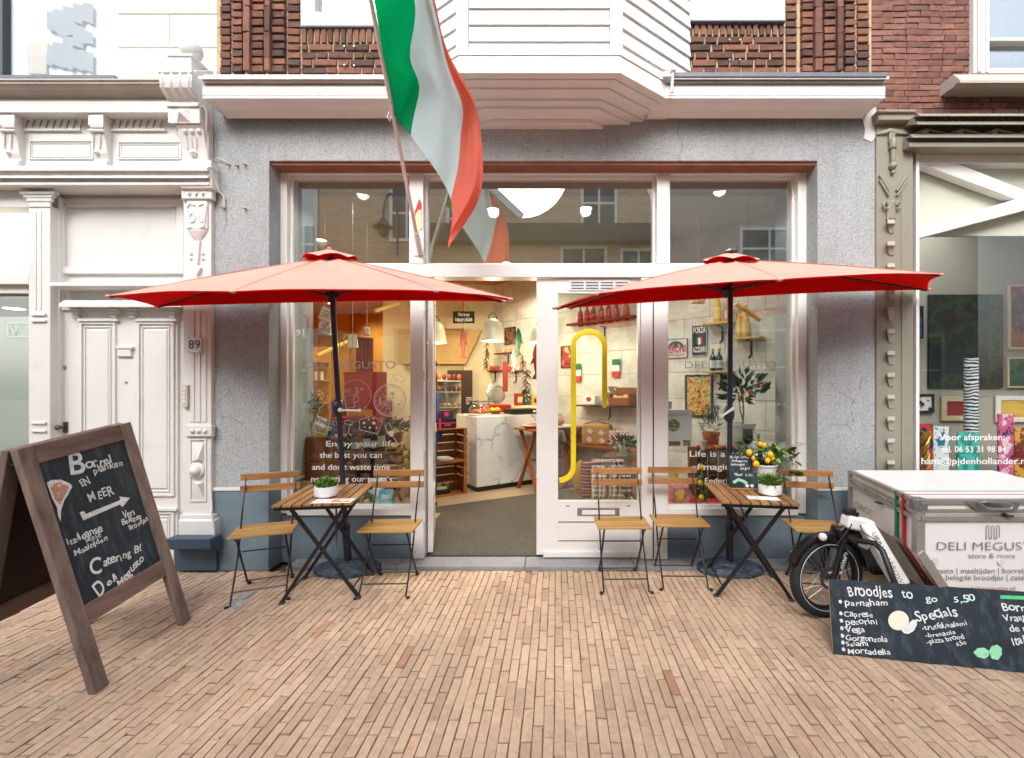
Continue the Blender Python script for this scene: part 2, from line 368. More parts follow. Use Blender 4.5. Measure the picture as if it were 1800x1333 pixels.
for k, (a, b) in enumerate(((-2.15, -1.25), (-1.245, -.2), (-.195, .7), (.705, 1.4), (1.405, 2.17))):
    W(B().chbox(a, b, 3.628, 3.84, -.02, .03, .006), 'kerb_stone', stone_strip, ts)
dc = B(); dc.box(X(388, 2.98), X(412, 2.98), 2.98, 3.12, -.004, .002); dc.box(X(404, 3.1), X(424, 3.1), 3.121, 3.25, -.004, .003)
tag(dc.build('cement_patch', M('cement', (160, 162, 160), .9, .3, 30, .8, 90)), 'small grey cement patch among the pavers by the chair near the sandwich board', 'patch')
ra = random.Random(2); s_ = [(X(870, 3.6), 3.58)]
for k in range(14): s_.append((s_[-1][0] + ra.uniform(.0, .014), s_[-1][1] + ra.uniform(-.012, .01)))
tag(B().tube([(a, b, .004) for a, b in s_], .0018, 5).build('string', M('white_string', (238, 236, 230), .8)), 'scrap of white string lying by the doorstep', 'string')

# ------------------------------------------------ the deli building
def pb(b, x0, x1, y0, y1, d0, d1, c=0):
    """box whose front face at depth d0 spans the given picture rectangle"""
    a = (X(x0, d0), X(x1, d0), d0, d1, Z(y1, d0), Z(y0, d0))
    return b.chbox(*a, c, 'y') if c else b.box(*a)
def mould(b, x0, x1, pts, back):
    """profile (py, depth) from top to bottom run along x"""
    pr = [(d, Z(py, d)) for py, d in pts]; pr = [(back, pr[0][1])] + pr + [(back, pr[-1][1])]
    return b.prism(pr, x0, x1, 'x')
YF, YG = 3.62, 3.86
XL0, XL1, XR0, XR1 = X(372, YF), X(473, YF), X(1437, YF), X(1540, YF)
ZT = Z(283, YF); ZC = Z(196, YF)
deli = thing('deli_building', 'grey rendered deli front with brick storey, white cornice and bay window', 'building', (0, 3.9, 0))
ZP = Z(858, YF)
b = B(); b.box(XL0, XL1, YF, 4.3, ZP, ZC + .3); b.box(XR0, XR1, YF, 4.3, ZP, ZC + .3); b.box(XL1, XR0, YF, 4.3, ZT, ZC + .3)
W(b, 'rendered_wall', render_m, deli, bev=.004)
b = B(); b.box(XL0 - .004, XL1 + .004, YF - .012, 4.3, 0, ZP - .02); b.box(XR0 - .004, XR1 + .004, YF - .012, 4.3, 0, ZP - .02); W(b, 'plinth', plinth_m, deli, bev=.006)
b = B(); b.box(XL0 - .004, XL1 + .004, YF - .018, 4.2, ZP - .02, ZP + .004); b.box(XR0 - .004, XR1 + .004, YF - .018, 4.2, ZP - .02, ZP + .004); W(b, 'ledge', offw, deli, bev=.003)
W(B().box(XL1, XR0, YF + .02, YF + .17, ZT - .024, ZT), 'steel_lintel', M('rusty_brown', (150, 96, 82), .8, .2, 8, .4, 60, dirt=.3), deli)
# pipes stubs and nails left in the render
b = B()
for px, py in ((405, 290), (434, 290), (396, 366), (434, 367), (420, 292)): b.tube([(X(px, YF), YF + .01, Z(py, YF)), (X(px, YF) - .012, YF - .03, Z(py + 2, YF))], .007, 6)
W(b, 'old_fixing', M('rusted_fixing', (170, 140, 130), .8, .3, 30), deli)
b = B(); b.add([P(1512, 190, YF - .03), P(1540, 190, YF - .03), P(1537, 225, YF - .004), P(1540, 240, YF - .004), P(1532, 250, YF - .004), P(1518, 244, YF - .004), P(1520, 228, YF - .004)], [(0, 1, 2, 3, 4, 5, 6)])
W(b, 'peeling_paint_flap', offw, deli, solid=.006)
# window base walls under the glass
XW0, XW1 = XL1 - .012, XR0 + .03
XM0, XM1 = X(724, 3.8), X(748, 3.8); XD0, XD1 = X(942, 3.8), X(1172, 3.8)
b = B(); b.box(XW0, XM0, 3.79, 4.3, 0, Z(906, 3.79)); b.box(XD1, XW1, 3.79, 4.3, 0, Z(906, 3.79)); W(b, 'stall_riser', plinth_m, deli)
# shopfront frame
FY0, FY1 = 3.775, 3.90
b = B()
xl, xr = XW0, XW1
b.box(xl, X(507, 3.8), FY0, FY1, Z(903, FY0), Z(292, FY0)); b.box(X(1400, 3.8), xr, FY0, FY1, Z(903, FY0), Z(292, FY0))
b.box(X(507, 3.8), X(1400, 3.8), FY0 + .002, FY1, Z(307, 3.8), Z(292, FY0))                       # head
b.box(X(507, 3.8), X(1400, 3.8), FY0 - .008, FY1, Z(489, 3.8), Z(466, 3.8))                # transom
b.box(X(507, 3.8), XM0, FY0 - .004, FY1, Z(905, 3.8), Z(893, 3.8)); b.box(XD1, X(1400, 3.8), FY0 - .004, FY1, Z(905, 3.8), Z(893, 3.8))
W(b, 'shopfront_frame', white, deli, bev=.004)
b = B(); b.box(X(722, 3.8), X(746, 3.8), FY0 - .012, FY1, Z(466, 3.8), Z(307, 3.8) ); b.box(X(1153, 3.8), X(1175, 3.8), FY0 - .012, FY1, Z(466, 3.8), Z(307, 3.8)); W(b, 'mullion', white, deli, bev=.003)
b = B(); b.box(XM0, XM1 - .01, FY0 - .002, FY1, .035, Z(489, 3.8)); b.box(X(1126, 3.8), XD1, FY0 - .002, FY1, .035, Z(489, 3.8)); W(b, 'door_post', white, deli, bev=.003)
W(B().box(X(1146, 3.8), X(1148, 3.8), FY0 - .0035, FY0, .04, Z(489, 3.8)), 'post_groove', gap_black, deli)
def glazing(name, x0, x1, y0, y1, gm, beads=.022):
    t = W(B().box(x0, x1, YG, YG + .006, y0, y1), name, gm, deli)
    b = B()
    for a in ((x0, x0 + beads, y0, y1), (x1 - beads, x1, y0, y1), (x0 + beads, x1 - beads, y0, y0 + beads), (x0 + beads, x1 - beads, y1 - beads, y1)): b.box(a[0], a[1], YG - .035, YG - .002, a[2], a[3])
    W(b, 'glazing_bead', white, t, bev=.003); return t
g_ul = glazing('transom_window', X(507, 3.8), X(722, 3.8), Z(466, 3.8), Z(307, 3.8), glass_up)
g_uc = glazing('transom_window', X(746, 3.8), X(1153, 3.8), Z(466, 3.8), Z(307, 3.8), glass_up)
g_ur = glazing('transom_window', X(1175, 3.8), X(1400, 3.8), Z(466, 3.8), Z(307, 3.8), glass_up)
g_l = glazing('shop_window', X(507, 3.8), XM0, Z(893, 3.8), Z(489, 3.8), glass)
g_r = glazing('shop_window', XD1, X(1400, 3.8), Z(893, 3.8), Z(489, 3.8), glass)
# door leaf on the right, closed
dy0, dy1 = 3.80, 3.845
b = B(); dx0, dx1 = X(943, 3.8), X(1125, 3.8)
gx0, gx1, gz0, gz1 = X(981, 3.8), X(1121, 3.8), Z(881, 3.8), Z(516, 3.8)
b.box(dx0, gx0, dy0, dy1, .06, Z(490, 3.8)); b.box(gx1, dx1, dy0, dy1, .06, Z(490, 3.8)); b.box(gx0, gx1, dy0, dy1, gz1, Z(490, 3.8)); b.box(gx0, gx1, dy0, dy1, .06, gz0)
door = W(b, 'door', white, deli, bev=.003)
W(B().box(gx0, gx1, 3.822, 3.828, gz0, gz1), 'pane', glass, door)
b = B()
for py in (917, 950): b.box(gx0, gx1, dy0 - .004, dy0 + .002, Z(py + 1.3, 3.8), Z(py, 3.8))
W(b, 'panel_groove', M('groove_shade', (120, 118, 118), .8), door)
W(B().box(X(955, 3.8), dx1, dy0 - .02, dy0, .045, Z(969, 3.8)), 'kick_board', white, door, bev=.003)
b = B(); pb(b, 1015, 1089, 893, 907, dy0 - .006, dy0 + .01); W(b, 'letter_plate', steel, door, bev=.002)
b = B(); pb(b, 1023, 1081, 897, 905, dy0 - .009, dy0 - .005); W(b, 'letter_flap', white, door, bev=.001)
b = B()
for px in (995, 1102): pb(b, px, px + 6, 889, 890.5, dy0 - .002, dy0)
W(b, 'drain_slot', gap_black, door)
vg = B(); pb(vg, 999, 1107, 492, 511, dy0 - .008, dy0); vgo = W(vg, 'vent_grille', M('vent_white', (226, 228, 232), .4), door, bev=.002)
b = B()
for c in range(4):
    for r in range(3): pb(b, 1004 + c * 26, 1026 + c * 26, 496 + r * 5, 498.2 + r * 5, dy0 - .0095, dy0 - .007)
W(b, 'vent_slot', M('slot_grey', (96, 96, 100), .8), door)
# yellow looped pull painted round the pane
ym = M('yellow_enamel', (244, 222, 40), .35, .04, 3, .05)
pts = [P(1063, 713, 3.80)]
for k in range(13): a = pi * k / 12; pts.append(P(1035.5 + 27.5 * cos(a), 607 - 24 * sin(a), 3.80))
for k in range(9): a = pi / 2 * k / 8; pts.append(P(983 + 25 * cos(a), 820 + 25 * sin(a), 3.80))
b = B(); vs_ = []
for i, p in enumerate(pts):
    d = (pts[min(i + 1, len(pts) - 1)] - pts[max(i - 1, 0)]).normalized(); r = Vector((d.z, 0, -d.x)) * .0225
    vs_ += [p - r, p + r, p + r + Vector((0, .02, 0)), p - r + Vector((0, .02, 0))]
n = len(pts); b.add(vs_, [(4 * i + j, 4 * i + (j + 1) % 4, 4 * i + 4 + (j + 1) % 4, 4 * i + 4 + j) for i in range(n - 1) for j in range(4)] + [(0, 1, 2, 3), (4 * n - 4, 4 * n - 3, 4 * n - 2, 4 * n - 1)])
c0 = pts[0]; b.prism([(c0.x + .0225 * cos(a * pi / 8), c0.z - .0225 * sin(a * pi / 8)) for a in range(9)], 3.80, 3.82, 'y')
W(b, 'door_pull', ym, door, bev=.003)
# open leaf seen edge on, at the left of the doorway
b = B(Matrix.Translation((X(749, 3.8), 3.85, 0)) @ Matrix.Rotation(radians(103), 4, 'Z'))
b.box(0, .84, -.045, 0, .06, .52); b.box(0, .12, -.045, 0, .52, 2.43); b.box(.72, .84, -.045, 0, .52, 2.43); b.box(.12, .72, -.045, 0, 2.33, 2.43)
leaf = W(b, 'open_door', white, deli, bev=.003)
b = B(); b.M = Matrix.Translation((X(749, 3.8), 3.85, 0)) @ Matrix.Rotation(radians(103), 4, 'Z'); b.box(.12, .72, -.026, -.02, .52, 2.33); W(b, 'pane', glass, leaf)
b = B()
for z in (.35, .95, 1.55, 2.15): b.tube([(X(747, 3.8), 3.78, z), (X(747, 3.8), 3.78, z + .09)], .007, 8)
W(b, 'hinge', white, leaf)
# little notice stickers on posts
for px, py, wd, hg, rgb in ((1100, 510, 10, 10, (210, 212, 214)),):
    pass
# ---- cornice
cxl, cxr = X(356, 3.4), X(1556, 3.4)
def corn(b, x0, x1):
    mould(b, x0, x1, [(134, 3.36), (139, 3.36), (141, 3.40), (146, 3.395), (148, 3.42), (152, 3.40), (168, 3.40), (168.5, 3.405), (171, 3.40), (173, 3.40)], 3.66)
    pr = [(3.66, Z(173, 3.40)), (3.45, Z(173, 3.40)), (3.50, Z(173, 3.4) - .02), (3.52, Z(173, 3.4) - .022), (3.56, Z(173, 3.4) - .05), (3.57, Z(173, 3.4) - .052), (3.60, Z(196, YF)), (3.66, Z(196, YF))]
    b.prism(pr, x0 + (.06 if x0 == cxl else 0), x1 - (.06 if x1 == cxr else 0), 'x')
b = B(); corn(b, cxl, X(800, 3.4)); corn(b, .79, cxr); W(b, 'cornice', white, deli)
b = B(); pb(b, 1178, 1560, 127, 135, 3.35, 3.66); W(b, 'lead_flashing', lead, deli, bev=.004)
b = B(); pb(b, 357, 805, 131, 134.5, 3.36, 3.66); W(b, 'flashing', offw, deli, bev=.003)
# ---- bay
BZ = Z(173, 3.40)
def bay_ring(o, z): # plan outline offset outwards by o
    k = .41
    return [(-.64 - .75 * 0 - (.63 + 0), 0)]
bf = 3.12
bx0, bx1 = X(805, bf), X(1090, bf)
def plan(inset, back=3.64):
    y0 = bf + inset; k = .70; xi0, xi1 = bx0 + inset * .42, bx1 - inset * .42
    dd = back - y0; return [(xi0, y0), (xi1, y0), (xi1 + dd / k, back), (xi0 - dd / k, back)]
def slab(b, inset, z0, z1): return b.prism(plan(inset), z0, z1, 'z')
b = B(); zf = BZ
slab(b, 0.0, zf - .004, zf + .022); slab(b, .010, zf + .022, zf + .024); slab(b, .004, zf + .024, zf + .115); slab(b, .03, zf + .115, zf + .125); slab(b, .0, zf + .125, zf + .15); slab(b, .03, zf + .15, zf + .175)
bay = W(b, 'bay_window', white, deli, bev=.003)
b = B(); slab(b, .06, zf - .014, zf - .004); slab(b, .14, zf - .03, zf - .014); slab(b, .24, zf - .05, zf - .03); slab(b, .30, zf - .075, zf - .05); slab(b, .42, zf - .11, zf - .075)
W(b, 'soffit', white, bay, bev=.004)
ZB0, ZB1 = zf + .175, 6.6
b = B(); slab(b, .075, ZB0, ZB1); W(b, 'core', offw, bay)
p1 = plan(.05); 
b = B()
for (px_, py_) in (p1[0], p1[1]): b.box(px_ - .045, px_ + .045, py_ - .012, py_ + .08, ZB0 - .01, ZB1)
W(b, 'corner_post', white, bay, bev=.004)
z = ZB0 - .045
k_ = 0
while z < ZB1 - .2:
    e = [(Vector((p1[0][0] + .05, p1[0][1], 0)), Vector((p1[1][0] - .05, p1[1][1], 0)))]
    a1 = Vector((p1[1][0], p1[1][1], 0)); a2 = Vector((p1[2][0], p1[2][1], 0)); b1 = Vector((p1[3][0], p1[3][1], 0)); b2 = Vector((p1[0][0], p1[0][1], 0))
    e += [(a1 + (a2 - a1).normalized() * .05, a2), (b1, b2 + (b1 - b2).normalized() * .05)]
    for s0, s1 in e:
        dr = (s1 - s0).normalized(); nr = Vector((dr.y, -dr.x, 0)); bb = B()
        q = lambda pt, o, zz: (pt.x + nr.x * o, pt.y + nr.y * o, zz)
        bb.add([q(s0, .018, z), q(s1, .018, z), q(s1, .002, z + .122), q(s0, .002, z + .122), q(s0, -.02, z), q(s1, -.02, z), q(s1, -.02, z + .122), q(s0, -.02, z + .122)],
               [(0, 1, 2, 3), (0, 4, 5, 1), (3, 2, 6, 7), (0, 3, 7, 4), (1, 5, 6, 2)])
        W(bb, 'siding_board', white, bay)
    z += .118
b = B(); b.tube([P(1183, 123, 3.33), P(1181, 163, 3.36)], .012, 10); b.lathe([(.02, 0), (.022, .012), (.012, .014)], P(1183, 126, 3.33), 12); pb(b, 1166, 1182, 126, 134, 3.34, 3.4)
W(b, 'drain_pipe', offw, deli, smooth=True)
# ---- brick storey
bu = []
r_ = random.Random(23)
for i in range(6):
    q = B(); q.chbox(-.5, .5, -.5, .5, -.5, .5, .05, 'y')
    q.v = [(v[0] + r_.uniform(-.03, .03), v[1] + (r_.uniform(-.1, .1) if j > 3 else 0), v[2] + r_.uniform(-.06, .06)) for j, v in enumerate(q.v)]
    bu.append(q)
def brick_set(parent, mat_, rects, limit=300):
    ms = []
    for q in bu:
        t = B(); t.v = q.v; t.f = q.f; t.mi = q.mi; me = t.mesh('brick', mat_); ms.append(me)
    inv = WM[parent.name].inverted(); rest = B(); n = 0; rr = random.Random(4)
    rects = sorted(rects, key=lambda r: r[2])
    for x0, x1, z0, z1, yf in rects:
        m = Matrix.Translation(((x0 + x1) / 2, yf + .03 + rr.uniform(-.002, .002), (z0 + z1) / 2)) @ Matrix.Rotation(rr.uniform(-.012, .012), 4, 'Y') @ Matrix.Diagonal((x1 - x0, .06, z1 - z0, 1))
        vis = Z(-8, yf) > z0 and X(0, yf) < x1 and X(1800, yf) > x0
        if vis and n < limit: copies(ms[n % 6], 'brick', parent, [inv @ m]); n += 1
        else: rest.M = m; q = bu[rr.randrange(6)]; rest.add(q.v, q.f)
    rest.M = Matrix.Identity(4)
    if rest.v: W(rest, 'bricks', mat_, parent)['kind'] = 'stuff'
YB = 3.655; CH = .0637; zb0 = Z(131, YB) + .004; J = .0165
rects = []
def course(x0, x1, z0, z1, odd, sl=.205, hd=.1, yf=YB, j=J, seed=0):
    rr = random.Random(int(z0 * 1000) + seed); x = x0; k = odd
    first = True
    while x < x1 - .02:
        L = sl if k % 2 == 0 else hd
        if first and odd > 1: L *= .6
        first = False
        e = min(x + L * rr.uniform(.95, 1.05), x1)
        if x1 - e < .04: e = x1
        rects.append((x + j / 2, e - j / 2, z0 + j / 2, z1 - j / 2, yf)); x = e; k += 1
def stack_col(p0, p1, yf): # header column between two picture columns
    z = zb0
    while z < 5.3: rects.append((X(p0, yf) + .004, X(p1, yf) - .004, z + J / 2, z + CH - J / 2, yf)); z += CH
for p0, p1, yf in ((386, 405, YB), (406, 426, YB - .02), (440, 463, YB - .02), (477, 500, YB - .02), (504, 527, YB), (1382, 1402, YB), (1410, 1430, YB - .02), (1449, 1470, YB - .02), (1486, 1505, YB - .02), (1507, 1529, YB)): stack_col(p0, p1, yf)
for p0, p1 in ((427, 438), (464, 474), (1434, 1446), (1473, 1483)): # upright bricks standing proud
    z = zb0 - .1
    while z < 5.3:
        rects.append((X(p0, YB - .05), X(p1, YB - .05), max(z, zb0), z + .2, YB - .05)); z += .207
WZ0 = Z(45, YB); WZR = Z(36, YB)
k = 0; z = zb0
while z < 5.3:
    top = z + CH
    for x0, x1, wz in ((X(528, YB), X(800, YB), WZ0), (X(1196, YB), X(1380, YB), WZR)):
        if top <= wz - .09: course(x0, x1, z, top, k % 2 if k % 4 < 2 else 2 + k % 2, seed=int(x0 * 10))
        elif z < wz - .09:
            x = x0
            while x < x1 - .03: rects.append((x + J / 2, min(x + .054, x1) - J / 2, z + .006, wz - .008, YB)); x += .054
    z = top; k += 1
brick_set(deli, brick_m, rects)
b = B(); b.box(XL0, XR1, YB + .018, 4.3, ZC + .3, WZ0 - .01); b.box(XL0, X(528, YB), YB + .018, 4.3, WZ0, 7); b.box(X(1380, YB), XR1, YB + .018, 4.3, WZ0, 7); b.box(X(690, YB), X(1196, YB), YB + .018, 4.3, WZ0, 7); b.box(XL0, XR1, YB + .018, 4.3, 6.2, 7.4)
W(b, 'mortar_bed', mortar, deli)
def up_window(p, x0, x1, z0, z1, fw, gm, curtain):
    b = B(); y0 = 3.66
    b.box(x0, x1, y0, y0 + .12, z0, z0 + fw); b.box(x0, x0 + fw, y0, y0 + .12, z0 + fw, z1); b.box(x1 - fw, x1, y0, y0 + .12, z0 + fw, z1)
    b.box(x0 + fw, x1 - fw, y0, y0 + .12, z1 - fw, z1)
    o = W(b, 'window', white, p, bev=.006)
    W(B().box(x0 + fw, x1 - fw, y0 + .07, y0 + .075, z0 + fw, z1 - fw), 'pane', gm, o)
    c = B(); n = 60; vs_ = []
    for i in range(n + 1):
        xx = x0 + fw * .6 + (x1 - x0 - fw * 1.2) * i / n; yy = y0 + .17 + .014 * sin(i * 1.3) + .006 * sin(i * 2.9); vs_ += [(xx, yy, z0 + .02), (xx, yy, z1 - .02)]
    c.add(vs_, [(2 * i, 2 * i + 2, 2 * i + 3, 2 * i + 1) for i in range(n)]); W(c, 'curtain', curtain, o, smooth=True); return o
curt = M('net_curtain', (196, 206, 210), .9, .06, 5, 0)
up_window(deli, X(528, 3.66), X(745, 3.66), Z(45, 3.66), 6.2, .115, glass_up, curt)
up_window(deli, X(1196, 3.66), X(1380, 3.66), Z(36, 3.66), 6.2, .10, glass_up, curt)
b = B(); pb(b, 526, 700, 44, 47, 3.64, 3.7); pb(b, 1195, 1382, 34, 37.5, 3.63, 3.7); W(b, 'sill_strip', lead, deli, bev=.003)
b = B()
for px, py in ((607, 84), (624, 84), (607, 117), (624, 118), (1281, 73), (1299, 73), (1281, 108), (1299, 108)):
    c = P(px, py, YB - .004); b.lathe([(.007, 0), (.007, .006), (.0, .01)], (0, 0, 0), 8) if False else b.tube([c, c + Vector((0, -.02, 0))], .006, 8)
W(b, 'anchor_bolt', steel, deli)
b = B(); b.box(XL0 + .02, XR1 - .02, 3.95, 12, 3.38 + .35, 7.3); 
W(B().box(-9, 6, 3.95, 13, 7.3, 7.4).box(-9, 6, 13, 13.1, 0, 7.4).box(-9, -8.9, 3.95, 13, 0, 7.3).box(5.9, 6, 3.95, 13, 0, 7.3), 'light_tight_shell', offw, deli)  # unseen roof, back and sides, added to keep light out of the rooms
# ------------------------------------------------ white neighbour on the left (number 89)
YN = 3.62
nb = thing('white_townhouse', 'white panelled townhouse front with carved consoles and house number 89', 'building', (-3.4, 3.9, 0))
NX0 = -7.5; NX1 = X(371, YN)
blocks = B(); YU = 3.70
zb = [Z(135, YU) - .06, Z(84, YU), Z(25, YU), Z(-34, YU), Z(-93, YU), Z(-152, YU), Z(-211, YU)]
xj = [X(206, YU), X(297, YU), XL0 - .002]
for i in range(len(zb) - 1):
    xs = [xj[0], xj[2]] if i % 2 == 0 else xj
    for a, c in zip(xs[:-1], xs[1:]): W(B().chbox(a + .002, c - .002, YU, YU + .06, zb[i] + .003, zb[i + 1] - .003, .006, 'y'), 'ashlar_block', cream, nb)
W(B().box(NX0, XL0 - .002, YU + .06, 4.3, Z(330, YN), 7.5).box(NX0, X(-6, YU), YU, YU + .06, Z(140, YU), 6.5), 'wall', cream, nb)
# upper window with net curtain and grey stepped panels
b = B(); wx0, wx1 = X(-4, YU), X(206, YU)
pb(b, -6, 4, -80, 134, YU - .01, YU + .06); o = W(b, 'window', M('window_dark', (72, 74, 78), .5), nb, bev=.003)
W(B().box(wx0 + .03, wx1, YU + .02, YU + .024, Z(132, YU), Z(-80, YU)), 'pane', glassmat('net_pane', (.95, .97, .97), .03), o)
c = B(); n = 70; vs_ = []
for i in range(n + 1):
    xx = wx0 + .02 + (wx1 - wx0 - .02) * i / n; yy = YU + .05 + .004 * sin(i * 1.1) + .003 * sin(i * .47); vs_ += [(xx, yy, Z(133, YU)), (xx, yy, Z(-80, YU))]
c.add(vs_, [(2 * i, 2 * i + 2, 2 * i + 3, 2 * i + 1) for i in range(n)]); W(c, 'curtain', M('white_net', (226, 234, 238), .9, .03, 3, 0), o, smooth=True)
gp = M('grey_print', (146, 158, 166), .8, .05, 6, 0); dq = YU + .03
for pl in ([(82, 20), (92, 22), (92, 57), (82, 50)], [(92, 15), (110, 18), (110, 66), (92, 52)], [(110, 10), (128, 14), (128, 60), (110, 66)], [(128, 6), (146, 9), (146, 43), (128, 38)], [(146, 4), (164, 8), (164, 43), (146, 36)],
           [(128, 38), (146, 50), (146, 85), (128, 80)], [(146, 50), (164, 60), (164, 78), (146, 76)], [(82, 82), (92, 80), (92, 117), (82, 113)], [(92, 74), (110, 76), (110, 120), (92, 112)], [(110, 64), (128, 66), (128, 124), (110, 118)], [(128, 84), (146, 92), (146, 126), (128, 118)], [(146, 90), (164, 94), (164, 128), (146, 122)]):
    W(B().quad(*[P(x, y, dq) for x, y in pl]), 'printed_panel', gp, o)
W(B().box(X(-6, YU), X(207, YU), YU - .03, YU + .06, Z(137, YU - .03), Z(132, YU - .03)), 'sill', lead, nb)
pot = B(); c = P(58, 131, YU - .0)
pot.lathe([(.07, 0), (.085, .01), (.075, .05), (.082, .12), (.09, .2), (.085, .27), (.05, .3), (.03, .305), (.012, .33), (.0, .335)], (c.x, YU + .034, Z(131, YU + .034)), 18, 1, .13)
tag(pot.build('vase', M('beige_ceramic', (208, 200, 186), .7, .1, 8, .3), smooth=True), 'beige lidded ceramic pot standing inside the curtained upper window', 'vase')
# cornice of the shopfront
def nm(b, x0, x1, pts, back=3.9): return mould(b, X(x0, 3.5), X(x1, 3.5), pts, back)
b = B(); mould(b, NX0, X(300, 3.46), [(138, 3.38), (141, 3.38), (143, 3.39), (147, 3.39), (150, 3.40), (158, 3.42), (166, 3.45), (172, 3.475), (173, 3.48), (178, 3.48)], 3.72)
W(b, 'cornice', stonep, nb)
b = B(); mould(b, NX0, X(300, 3.46), [(178, 3.47), (197.5, 3.47)], 3.6); W(b, 'fascia', offw, nb)
W(B().box(NX0, X(366, 3.58), 3.57, 3.9, Z(294, 3.57), Z(197.5, 3.47) + .02), 'frieze', offw, nb)
b = B(); r0, r1 = 210, 228
for x0, x1 in ((28, 142), (192, 292)):
    pb(b, x0, x1, 207, 211, 3.555, 3.6); pb(b, x0 + 2, x1 - 2, 226, 229.5, 3.55, 3.6)
    k = x0 + 6
    while k < x1 - 10:
        b.add([P(k, 226, 3.563), P(k + 10, 226, 3.563), P(k + 14, 211, 3.556), P(k + 6, 211, 3.556), P(k, 226, 3.58), P(k + 9, 226, 3.58), P(k + 15, 211, 3.58), P(k + 7, 211, 3.58)], [(0, 1, 2, 3), (0, 4, 5, 1), (1, 5, 6, 2), (2, 6, 7, 3), (3, 7, 4, 0)]); k += 12
W(b, 'dentil', offw, nb, bev=.002)
def panel(b, x0, x1, y0, y1, d, w=3, h=.012):
    """raised moulding round a rectangle"""
    pb(b, x0, x1, y0, y0 + w, d - h, d + .01); pb(b, x0, x1, y1 - w, y1, d - h, d + .01); pb(b, x0, x0 + w, y0 + w, y1 - w, d - h, d + .01); pb(b, x1 - w, x1, y0 + w, y1 - w, d - h, d + .01)
for a in ((50, 163, 246, 280), (206, 318, 248, 280)):
    b = B(); panel(b, *a, 3.57, 2.5, .01); panel(b, a[0] + 5, a[1] - 5, a[2] + 5, a[3] - 4, 3.57, 1.5, .006); W(b, 'frieze_panel', offw, nb, bev=.002)
b = B(); mould(b, NX0, X(364, 3.5), [(292, 3.52), (296, 3.5), (300, 3.5), (301, 3.53), (309, 3.53), (310, 3.51), (313, 3.50), (314, 3.54), (320, 3.54), (321, 3.52), (325, 3.52), (329, 3.55), (331, 3.57)], 3.9)
W(b, 'architrave', offw, nb)
def bracket(cx, hw):
    b = B(); pr = [(199, 3.485), (222, 3.485), (226, 3.50), (234, 3.505), (250, 3.52), (266, 3.53), (276, 3.545), (280, 3.525), (290, 3.525), (291, 3.58), (199, 3.58)]
    b.prism([(d, Z(py, 3.5)) for py, d in pr], X(cx - hw, 3.5), X(cx + hw, 3.5), 'x')
    o = W(b, 'bracket', offw, nb, bev=.004)
    b = B(); c = P(cx, 213, 3.485); r = hw * .0042
    b.add([c + Vector((-r, 0, -r)), c + Vector((r, 0, -r)), c + Vector((r, 0, r)), c + Vector((-r, 0, r)), c + Vector((0, -.025, 0))], [(0, 1, 4), (1, 2, 4), (2, 3, 4), (3, 0, 4)])
    b.ball(P(cx, 268, 3.525), .016, 10, 6); 
    for dx in (-.5, .5): b.tube([P(cx + dx * hw, 236, 3.503), P(cx + dx * hw, 262, 3.525)], .007, 6)
    b.tube([P(cx - hw - 2, 230, 3.495), P(cx + hw + 2, 230, 3.495)], .012, 8)
    W(b, 'carving', offw, o, smooth=True)
bracket(14, 12); bracket(170, 12)
# large end console with scroll, block and ball
def zp(pr): return [(d, Z(py, d)) for py, d in pr]
b = B(); b.prism(zp([(124, 3.44), (132, 3.40), (144, 3.39), (154, 3.40), (165, 3.43), (174, 3.46), (180, 3.475), (181, 3.455), (187, 3.455), (188, 3.47), (217, 3.475), (218, 3.62), (124, 3.62)]), -2.985, -2.735, 'x')
b.prism(zp([(217, 3.49), (221, 3.49), (226, 3.505), (240, 3.52), (262, 3.545), (281, 3.56), (282, 3.54), (293, 3.54), (293, 3.62), (217, 3.62)]), X(318, 3.54), X(362, 3.54), 'x')
con = W(b, 'end_console', offw, nb, bev=.005)
b = B()
for k in range(4): x = -2.96 + k * .067; b.tube([(x, 3.41, Z(130, 3.41)), (x, 3.392, Z(144, 3.392)), (x, 3.41, Z(156, 3.41)), (x + .005, 3.455, Z(172, 3.455))], .016, 8)
b.tube([(-2.99, 3.41, Z(128, 3.41)), (-2.73, 3.41, Z(128, 3.41))], .02, 10)
c = Vector((-2.86, 3.475, Z(203, 3.475)))
b.add([c + Vector(v) for v in ((-.055, 0, -.055), (.055, 0, -.055), (.055, 0, .055), (-.055, 0, .055), (0, -.045, 0))], [(0, 1, 4), (1, 2, 4), (2, 3, 4), (3, 0, 4)])
b.ball(P(340, 269, 3.545), .026, 12, 8)
for k in (-1, 0, 1): b.ball(P(338 + k * 12, 231, 3.51), .02, 8, 6); b.tube([P(336 + k * 9, 240, 3.52), P(338 + k * 8, 262, 3.545)], .009, 6)
W(b, 'carving', offw, con, smooth=True)
b = B(); b.cbox((-2.86, 3.52, Z(118, 3.5)), (.17, .16, .12)); b.cbox((-2.86, 3.52, Z(108, 3.5)), (.2, .18, .02)); o = W(b, 'finial_base', offw, con, bev=.006); b = B(); b.lathe([(.05, 0), (.035, .012), (.04, .02)], (-2.835, 3.52, Z(106, 3.5)), 14); b.ball((-2.835, 3.52, Z(86, 3.5)), .078, 20, 12); W(b, 'ball_finial', offw, con, smooth=True)
b = B(); pb(b, 314, 371, 282, 294.5, 3.525, 3.9, .004); pb(b, 317, 371, 294, 317, 3.535, 3.9, .006); pb(b, 316, 372, 316, 331, 3.53, 3.9, .006); W(b, 'impost_block', offw, nb, bev=.004)
